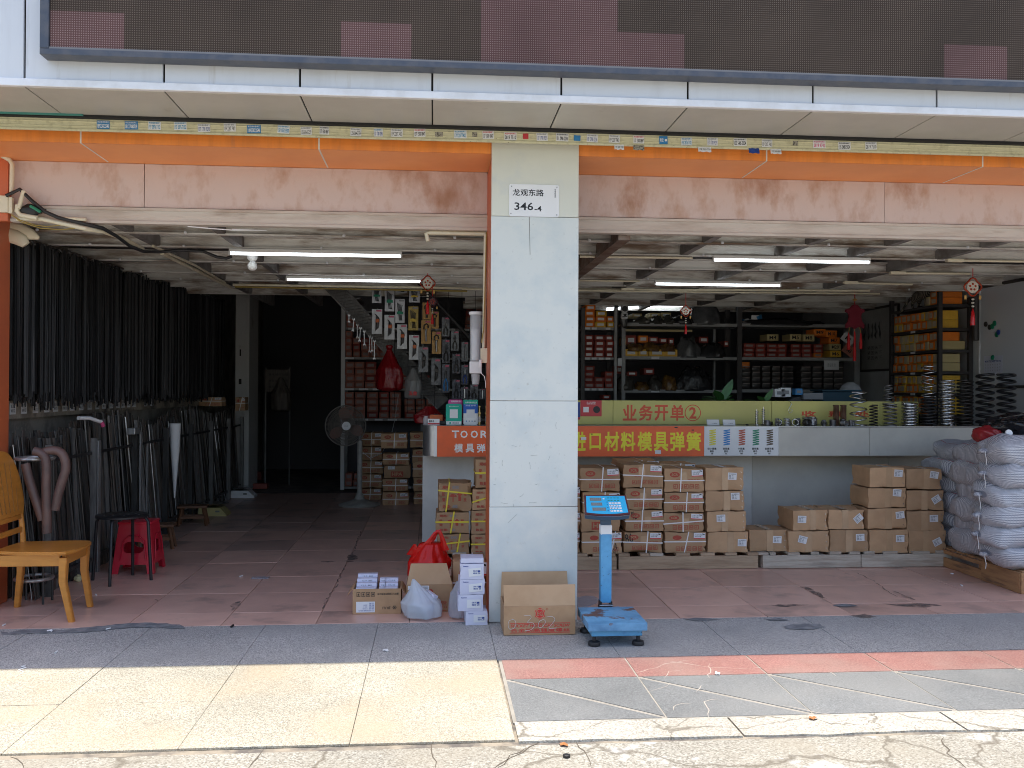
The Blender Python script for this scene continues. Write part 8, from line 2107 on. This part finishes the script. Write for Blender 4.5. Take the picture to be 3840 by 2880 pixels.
obj('gas_column', T([(0, -.2, .10), (0, -.2, .43)], .03, 6), 'black_rubber', t)
for k, (u, v, w, h, m, lb) in enumerate(((45, 1190, .12, .09, 'label_white', 'white paper stack on the desk behind the yellow board'), (90, 1185, .11, .10, 'poster_white', 'pale document tray next to the white paper stack'), (190, 1180, .08, .07, 'sticker_blue', 'small light blue carton behind the yellow board'), (300, 1215, .22, .07, 'ink_grey', 'grey keyboard tilted up behind the yellow board'))):
    x = 3.658 + u * 0.0014499999999999997; z = 1.521 - (v - 1190) / 2.0735 * 9.7 / 3450
    t = thing('desk_item', lb, 'desk item', (x, 9.72, z - h/2)); obj('body', B(-w/2, w/2, -.05, .05, 0, h, .004), m, t)
    decal(t, 'print', (0, -.0505, h*.5), w*.6, h*.4, 'ink_grey')
t = thing('desk', 'office desk behind the yellow board of the counter', 'desk', (3.2, 10.0, 0))
obj('desk_top', B(-1.5, 1.5, -.45, .5, 1.15, 1.18, .003), 'counter_panel', t)
for x in (-1.4, 1.4): obj('leg', B(x - .03, x + .03, -.3, .4, .002, 1.149), 'metal_grey', t)

# ================================================================ orange box rack along the right wall
XF, YN, YF_ = 5.70, 10.0, 11.14
t = thing('box_rack', 'dark angle iron rack of orange and yellow boxes by the whiteboard', 'rack', (XF, YN, 0))
SZ = [2.543, 2.272, 2.024, 1.776, 1.528, 1.28]
for (x, y) in ((0, 0), (.36, 0), (0, YF_ - YN - .04), (.36, YF_ - YN - .04)):
    obj('post', B(x, x + .045, y, y + .045, .002, 2.68 if x == 0 else 2.62), 'shelf_dark', t)
for i, z in enumerate(SZ):
    obj('shelf_board', B(.004, .40, .047, YF_ - YN - .045, z - .034, z - .004), 'shelf_dark', t)
    obj('end_rail', B(.047, .358, .004, .03, z - .034, z - .002), 'shelf_dark', t)
    if 0 < i < 5: obj('price_tag', B(-.002, .003, .52, .62, z - .03, z - .006), 'label_white', t)
GR = 'orange and yellow boxes on the dark rack'
sr = random.Random(41)
lvn = ['first level', 'second level', 'third level', 'fourth level', 'lowest level']
for li, z in enumerate(SZ[1:]):
    for r_ in range(2):
        n = 9; yy = .052; bh = .098
        ci = 0
        while yy < 1.0:
            w = sr.choice([.09, .105, .115, .13])
            if yy + w > 1.085: w = 1.085 - yy
            if w < .06: break
            m = sr.choice(['box_orange2', 'box_orange2', 'box_yellow', 'box_orange2', 'box_pale'])
            if ci == 0: m = [['box_yellow', 'box_yellow'], ['box_pale', 'box_orange2'], ['box_pale', 'box_pale'], ['box_pale', 'box_yellow'], ['box_yellow', 'box_yellow']][li][r_]
            cn = {'box_orange2': 'orange', 'box_yellow': 'yellow', 'box_pale': 'pale yellow'}[m]
            pbox(YN + yy + .002, YN + yy + w - .002, z + .002 + r_*(bh + .003), z + .002 + r_*(bh + .003) + bh, XF + .008 + sr.uniform(0, .025), sr.choice([.25, .26, .31]), m,
                 f'{cn} box, {ORD[ci+1]} from the near post, {["lower", "upper"][r_]} row, {lvn[li]} below the cat shelf', GR, 'label_pale' if 'label_pale' in MATS else mat('label_pale', (.50, .42, .32), .6) and 'label_pale', face='-x')
            yy += w; ci += 1
for y0, y1, z0, z1, m, lb in ((.055, .20, SZ[0] + .002, SZ[0] + .077, 'box_orange2', 'orange box on the rack top beside the near post, lower one'), (.055, .20, SZ[0] + .079, SZ[0] + .146, 'box_orange2', 'large orange box on the very top of the rack beside the cat'), (.205, .30, SZ[0] + .002, SZ[0] + .1, 'box_pale', 'pale box on the rack top right under the cat chest')):
    pbox(YN + y0, YN + y1, z0, z1, XF + .01, .30, m, lb, GR, 'label_pale', face='-x')
# tabby cat standing on the rack top
def cat_material():
    m = mat('tabby_fur', (.20, .17, .13), .85)
    nt = m.node_tree; N, Lk = nt.nodes, nt.links; b = N['Principled BSDF']
    tc = N.new('ShaderNodeTexCoord'); w = N.new('ShaderNodeTexWave'); w.inputs['Scale'].default_value = 11; w.inputs['Distortion'].default_value = 3; w.inputs['Detail'].default_value = 2; w.bands_direction = 'Y'
    Lk.new(tc.outputs['Object'], w.inputs['Vector']); cr = N.new('ShaderNodeValToRGB'); cr.color_ramp.elements[0].position = .45; cr.color_ramp.elements[0].color = (.025, .022, .02, 1); cr.color_ramp.elements[1].position = .62; cr.color_ramp.elements[1].color = (.26, .22, .17, 1)
    Lk.new(w.outputs['Fac'], cr.inputs[0]); Lk.new(cr.outputs[0], b.inputs['Base Color'])
cat_material()
def skin(name, verts, edges, radii, m, parent, sub=2):
    me = bpy.data.meshes.new(name); me.from_pydata(verts, edges, [])
    o = bpy.data.objects.new(name, me); C.objects.link(o)
    md = o.modifiers.new('skin', 'SKIN'); ms = o.modifiers.new('sub', 'SUBSURF'); ms.levels = sub; ms.render_levels = sub
    for i, r in enumerate(radii): me.skin_vertices[0].data[i].radius = (r, r) if not isinstance(r, tuple) else r
    me.skin_vertices[0].data[0].use_root = True
    dg = bpy.context.evaluated_depsgraph_get(); me2 = bpy.data.meshes.new_from_object(o.evaluated_get(dg)); me2.name = name
    bpy.data.objects.remove(o)
    me2.materials.clear(); me2.polygons.foreach_set('use_smooth', [True]*len(me2.polygons))
    return obj(name, me2, m, parent)
# cat local: +X towards the head (along -Y of the place), tail away
t = thing('tabby_cat', 'striped tabby cat standing on top of the orange box rack, tail hanging over', 'cat', (XF + .10, YN + .50, SZ[0] - .003))
V = [(0, .16, .165), (0, .05, .17), (0, -.07, .165), (0, -.15, .185), (0, -.205, .215),            # hips, belly, chest, neck, head
     (.035, .17, .10), (.035, .20, .055), (.035, .175, .008), (.035, .155, .006),                # hind right thigh, hock, paw
     (-.035, .18, .10), (-.035, .215, .055), (-.035, .19, .008), (-.035, .17, .006),
     (.032, -.11, .09), (.032, -.115, .045), (.032, -.115, .008), (.032, -.135, .006),
     (-.032, -.09, .09), (-.032, -.09, .045), (-.032, -.09, .008), (-.032, -.11, .006),
     (-.01, .22, .17), (-.04, .27, .12), (-.085, .29, .04), (-.115, .31, -.02), (-.12, .35, -.03),
     (0, -.245, .20)]
E_ = [(0,1),(1,2),(2,3),(3,4),(0,5),(5,6),(6,7),(7,8),(0,9),(9,10),(10,11),(11,12),(2,13),(13,14),(14,15),(15,16),(2,17),(17,18),(18,19),(19,20),(0,21),(21,22),(22,23),(23,24),(24,25),(4,26)]
Rr = [.058,.06,.058,.04,.045, .032,.016,.013,.013, .032,.016,.013,.013, .022,.015,.013,.014, .022,.015,.013,.014, .02,.016,.014,.013,.011, .022]
skin('body', V, E_, Rr, 'tabby_fur', t)
for s in (-1, 1):
    bm = newbm(); bmesh.ops.create_cone(bm, segments=8, radius1=.018, radius2=.002, depth=.04, cap_ends=True); bmesh.ops.translate(bm, verts=bm.verts, vec=(s*.026, -.195, .262)); obj('ear', bm, 'tabby_fur', t, smooth=True)
    obj('eye', LA([(.002, -.004), (.006, 0), (.002, .004)], 8, (s*.017, -.249, .224)), 'ink_black', t, smooth=True)
obj('nose', LA([(.001, -.003), (.005, 0), (.001, .003)], 8, (0, -.268, .203)), 'tool_pink', t)

# ================================================================ right wall: whiteboard, calendar, picture
t = thing('whiteboard', 'large whiteboard with a dark frame on the right wall, green magnets on it', 'whiteboard', (6.118, 9.0, 0))
mat('board_white', (.62, .65, .70), .22)
obj('writing_surface', B(-.012, 0, -1.3, .86, 1.615, 2.70), 'board_white', t)
obj('frame_rail', B(-.022, -.001, -1.32, .88, 2.7005, 2.735), 'shelf_dark', t)
obj('frame_rail', B(-.022, -.001, -1.32, .88, 1.585, 1.6145), 'shelf_dark', t)
obj('frame_stile', B(-.020, -.001, .8605, .88, 1.615, 2.70), 'label_white', t)
o = obj('rolled_screen', T([(6.06, 9.87, 2.64), (6.06, 9.87, 2.12)], .034, 12), 'shelf_dark', smooth=60); tag(o, 'dark grey tube hanging on the end of the whiteboard', 'tube')
for k, (u, v, m) in enumerate(((1650, 655, 'shelf_dark'), (1680, 678, 'shelf_dark'), (1702, 672, 'tool_green'), (1718, 648, 'tool_green'), (1735, 735, 'tool_green'), (1748, 718, 'ink_navy'))):
    p = [(6.1,9.751,2.296),(6.1,9.679,2.258),(6.1,9.628,2.263),(6.1,9.591,2.294),(6.1,9.551,2.17),(6.1,9.521,2.192)][k]
    o = obj('magnet', LA([(.030, 0), (.028, .010), (.02, .012)], 14), m, smooth=40); o.matrix_world = Matrix.Translation((6.1055, p[1], p[2])) @ Matrix.Rotation(R(-90), 4, 'Y')
    tag(o, ['black magnet on the whiteboard nearest the dark tube', 'black magnet touching the green ones on the whiteboard', 'lower green magnet of the upper pair on the whiteboard', 'upper green magnet of the upper pair on the whiteboard', 'lone lower green magnet beside the blue one on the whiteboard', 'navy blue magnet on the whiteboard'][k], 'magnet', 'round magnets on the whiteboard')
r0, r1 = (6.1,9.786,1.925), (6.1,9.451,1.754)
t = thing('wall_calendar', 'white paper calendar held by a green magnet on the whiteboard, above springs', 'calendar', (6.1045, (r0[1]+r1[1])/2, (r0[2]+r1[2])/2))
mat('calendar_paper', (.60, .62, .74), .6)
wC, hC = abs(r0[1]-r1[1]), r0[2]-r1[2] + .03
obj('sheet', B(-.001, .0005, -wC/2, wC/2, -hC/2, hC/2), 'calendar_paper', t)
lettering(t, 'MON TUE WED THU FRI', (-.002, 0, hC*.2), wC*.85, .022, 'ink_navy', (0, -1, 0), (0, 0, 1), bold=.02)
for k in range(3): lettering(t, '1  2  3  4  5  6  7', (-.002, 0, hC*(.02 - .16*k)), wC*.8, .018, 'ink_grey', (0, -1, 0), (0, 0, 1))
o = obj('magnet', LA([(.028, 0), (.026, .010)], 14), 'tool_green', t, smooth=40); o.matrix_local = Matrix.Translation((-.0015, 0, hC*.40)) @ Matrix.Rotation(R(-90), 4, 'Y')
t = thing('ink_scroll', 'framed grey sheet with black brush strokes on the wall behind the rack', 'picture', (6.118, 12.3, 0))
obj('sheet', B(-.014, -.001, -.60, .44, 1.85, 2.68), MATS.get('scroll_paper') or mat('scroll_paper', (.42, .42, .41), .8, col2=(.36, .36, .35), ns=6), t)
for a, b, c, e in ((-.62, .46, 2.6805, 2.71), (-.62, .46, 1.82, 1.8495), (.4405, .46, 1.85, 2.68), (-.62, -.6005, 1.85, 2.68)): obj('frame_bar', B(-.03, -.0005, a, b, c, e), 'shelf_dark', t)
sr = random.Random(8)
for k in range(5):
    y = .34 - k*.11; z = 2.5
    pts = [(-.0155, y + sr.uniform(-.02, .02), z - .06*j + sr.uniform(-.01, .01)) for j in range(5)]
    obj('brush_stroke', T(pts, [.004, .016, .012, .02, .003], 5), 'ink_black', t)
for k in range(3):
    lettering(t, '紧固天下', (-.0152, .05, 2.15 - .07*k), .42, .05, 'ink_black', (0, -1, 0), (0, 0, 1))

# ================================================================ litter on the ground
sr = random.Random(63)
LI = [((-2.769,6.22,0.0), 'cigarette butt near the chair leg on the pink tiles', 'butt'), ((-2.068,6.078,0.0), 'cigarette butt on the dark pavement seam', 'butt'), ((-2.419,6.055,0.0), 'curl of white thread on the dark pavement edge', 'paper'), ((-2.819,7.59,0.0), 'crumpled yellow paper under the wooden chair', 'ball'),
      ((-1.57,7.703,0.0), 'white scrap on the pink tiles in the middle of the left bay', 'butt'), ((-2.499,7.082,0.0), 'tiny paper crumb beneath the black stool', 'butt'), ((-1.294,6.089,0.0), 'short black bolt lying on the pavement seam', 'bolt'),
      ((-2.242,5.26,0.0), 'twisted white string at the shade line', 'string'), ((-2.184,5.565,0.0), 'white stick on the shaded pavement', 'butt'), ((-0.279,5.478,0.0), 'flattened white paper on the shaded pavement before the boxes', 'paper'), ((0.571,4.005,-0.01), 'dry orange leaf on the rough street concrete', 'leaf'), ((0.566,3.878,-0.01), 'small black bottle cap on the street concrete', 'cap'), ((1.788,4.214,0.0), 'dry brown leaf by the edge of the grey tiles', 'leaf'), ((1.544,4.913,0.0), 'white paper scrap on the red tiles', 'paper'), ((4.371,7.451,0.0), 'white scrap on the pink tiles by the sack pallet', 'paper'), ((4.189,7.005,0.0), 'tiny white pebble near the sack pallet', 'butt')]
mat('leaf_dry', (.40, .16, .05), .7); mat('paper_yellow', (.62, .57, .32), .8)
for p, lb, kd in LI:
    if kd == 'butt': bm = T([(-.016, 0, .005), (.016, .004, .005)], .0045, 6); m = 'paper_white'
    elif kd == 'bolt': bm = T([(-.02, 0, .007), (.02, .006, .007)], .007, 6); m = 'ink_black'
    elif kd == 'ball':
        bm = newbm(); bmesh.ops.create_icosphere(bm, subdivisions=2, radius=.03)
        for v in bm.verts: v.co *= 1 + .4*noise.noise(v.co*60)
        for v in bm.verts: v.co.z += .025
        m = 'paper_yellow'
    elif kd == 'string': bm = T([(-.05, 0, .003), (-.02, .02, .004), (.01, -.015, .003), (.04, .01, .004), (.06, -.01, .003)], .0025, 4); m = 'paper_white'
    elif kd == 'cap': bm = LA([(.016, 0), (.016, .008), (.012, .010)], 12); m = 'ink_black'
    else:
        bm = newbm(); n = 9; poly(bm, [(sr.uniform(.6, 1)*.028*math.cos(2*math.pi*i/n), sr.uniform(.6, 1)*.020*math.sin(2*math.pi*i/n), .002 + .006*(i % 2)) for i in range(n)], (0, 0, .001)); bmesh.ops.triangulate(bm, faces=[f_ for f_ in bm.faces if len(f_.verts) > 4]); m = 'leaf_dry' if kd == 'leaf' else 'paper_white'
    o = obj({'butt': 'cigarette_butt', 'bolt': 'loose_bolt', 'ball': 'paper_ball', 'string': 'string', 'cap': 'bottle_cap', 'leaf': 'dry_leaf', 'paper': 'paper_scrap'}[kd], bm, m, loc=(p[0], p[1], max(p[2], -.010) + .001), rotz=sr.uniform(0, 3)); tag(o, lb, {'butt': 'cigarette butt', 'bolt': 'bolt', 'ball': 'paper', 'string': 'string', 'cap': 'cap', 'leaf': 'leaf', 'paper': 'paper'}[kd])
bm = newbm(); n = 14; pts = []
p = [(1.061,6.774,0.002),(1.134,6.818,0.002),(1.191,6.803,0.002),(1.213,6.71,0.002),(1.178,6.587,0.002),(1.096,6.489,0.002),(1.025,6.45,0.002),(1.01,6.512,0.002)]
poly(bm, [(a[0], a[1], .004) for a in p], (0, 0, .003)); bmesh.ops.triangulate(bm, faces=bm.faces)
o = obj('plastic_film', bm, 'film_clear'); tag(o, 'flat clear plastic film on the floor between the pillar carton and blue scale', 'plastic film')
o = obj('plastic_film', B(-.07, .07, -.04, .04, .0, .004), 'film_clear', loc=(-1.403,7.627,0.004)); tag(o, 'scrap of clear film on the pink tiles deep in the left bay', 'plastic film')

dup_labels = {k: v for k, v in USED.items() if len(v) > 1 and len({g for _, g in v}) > 1}
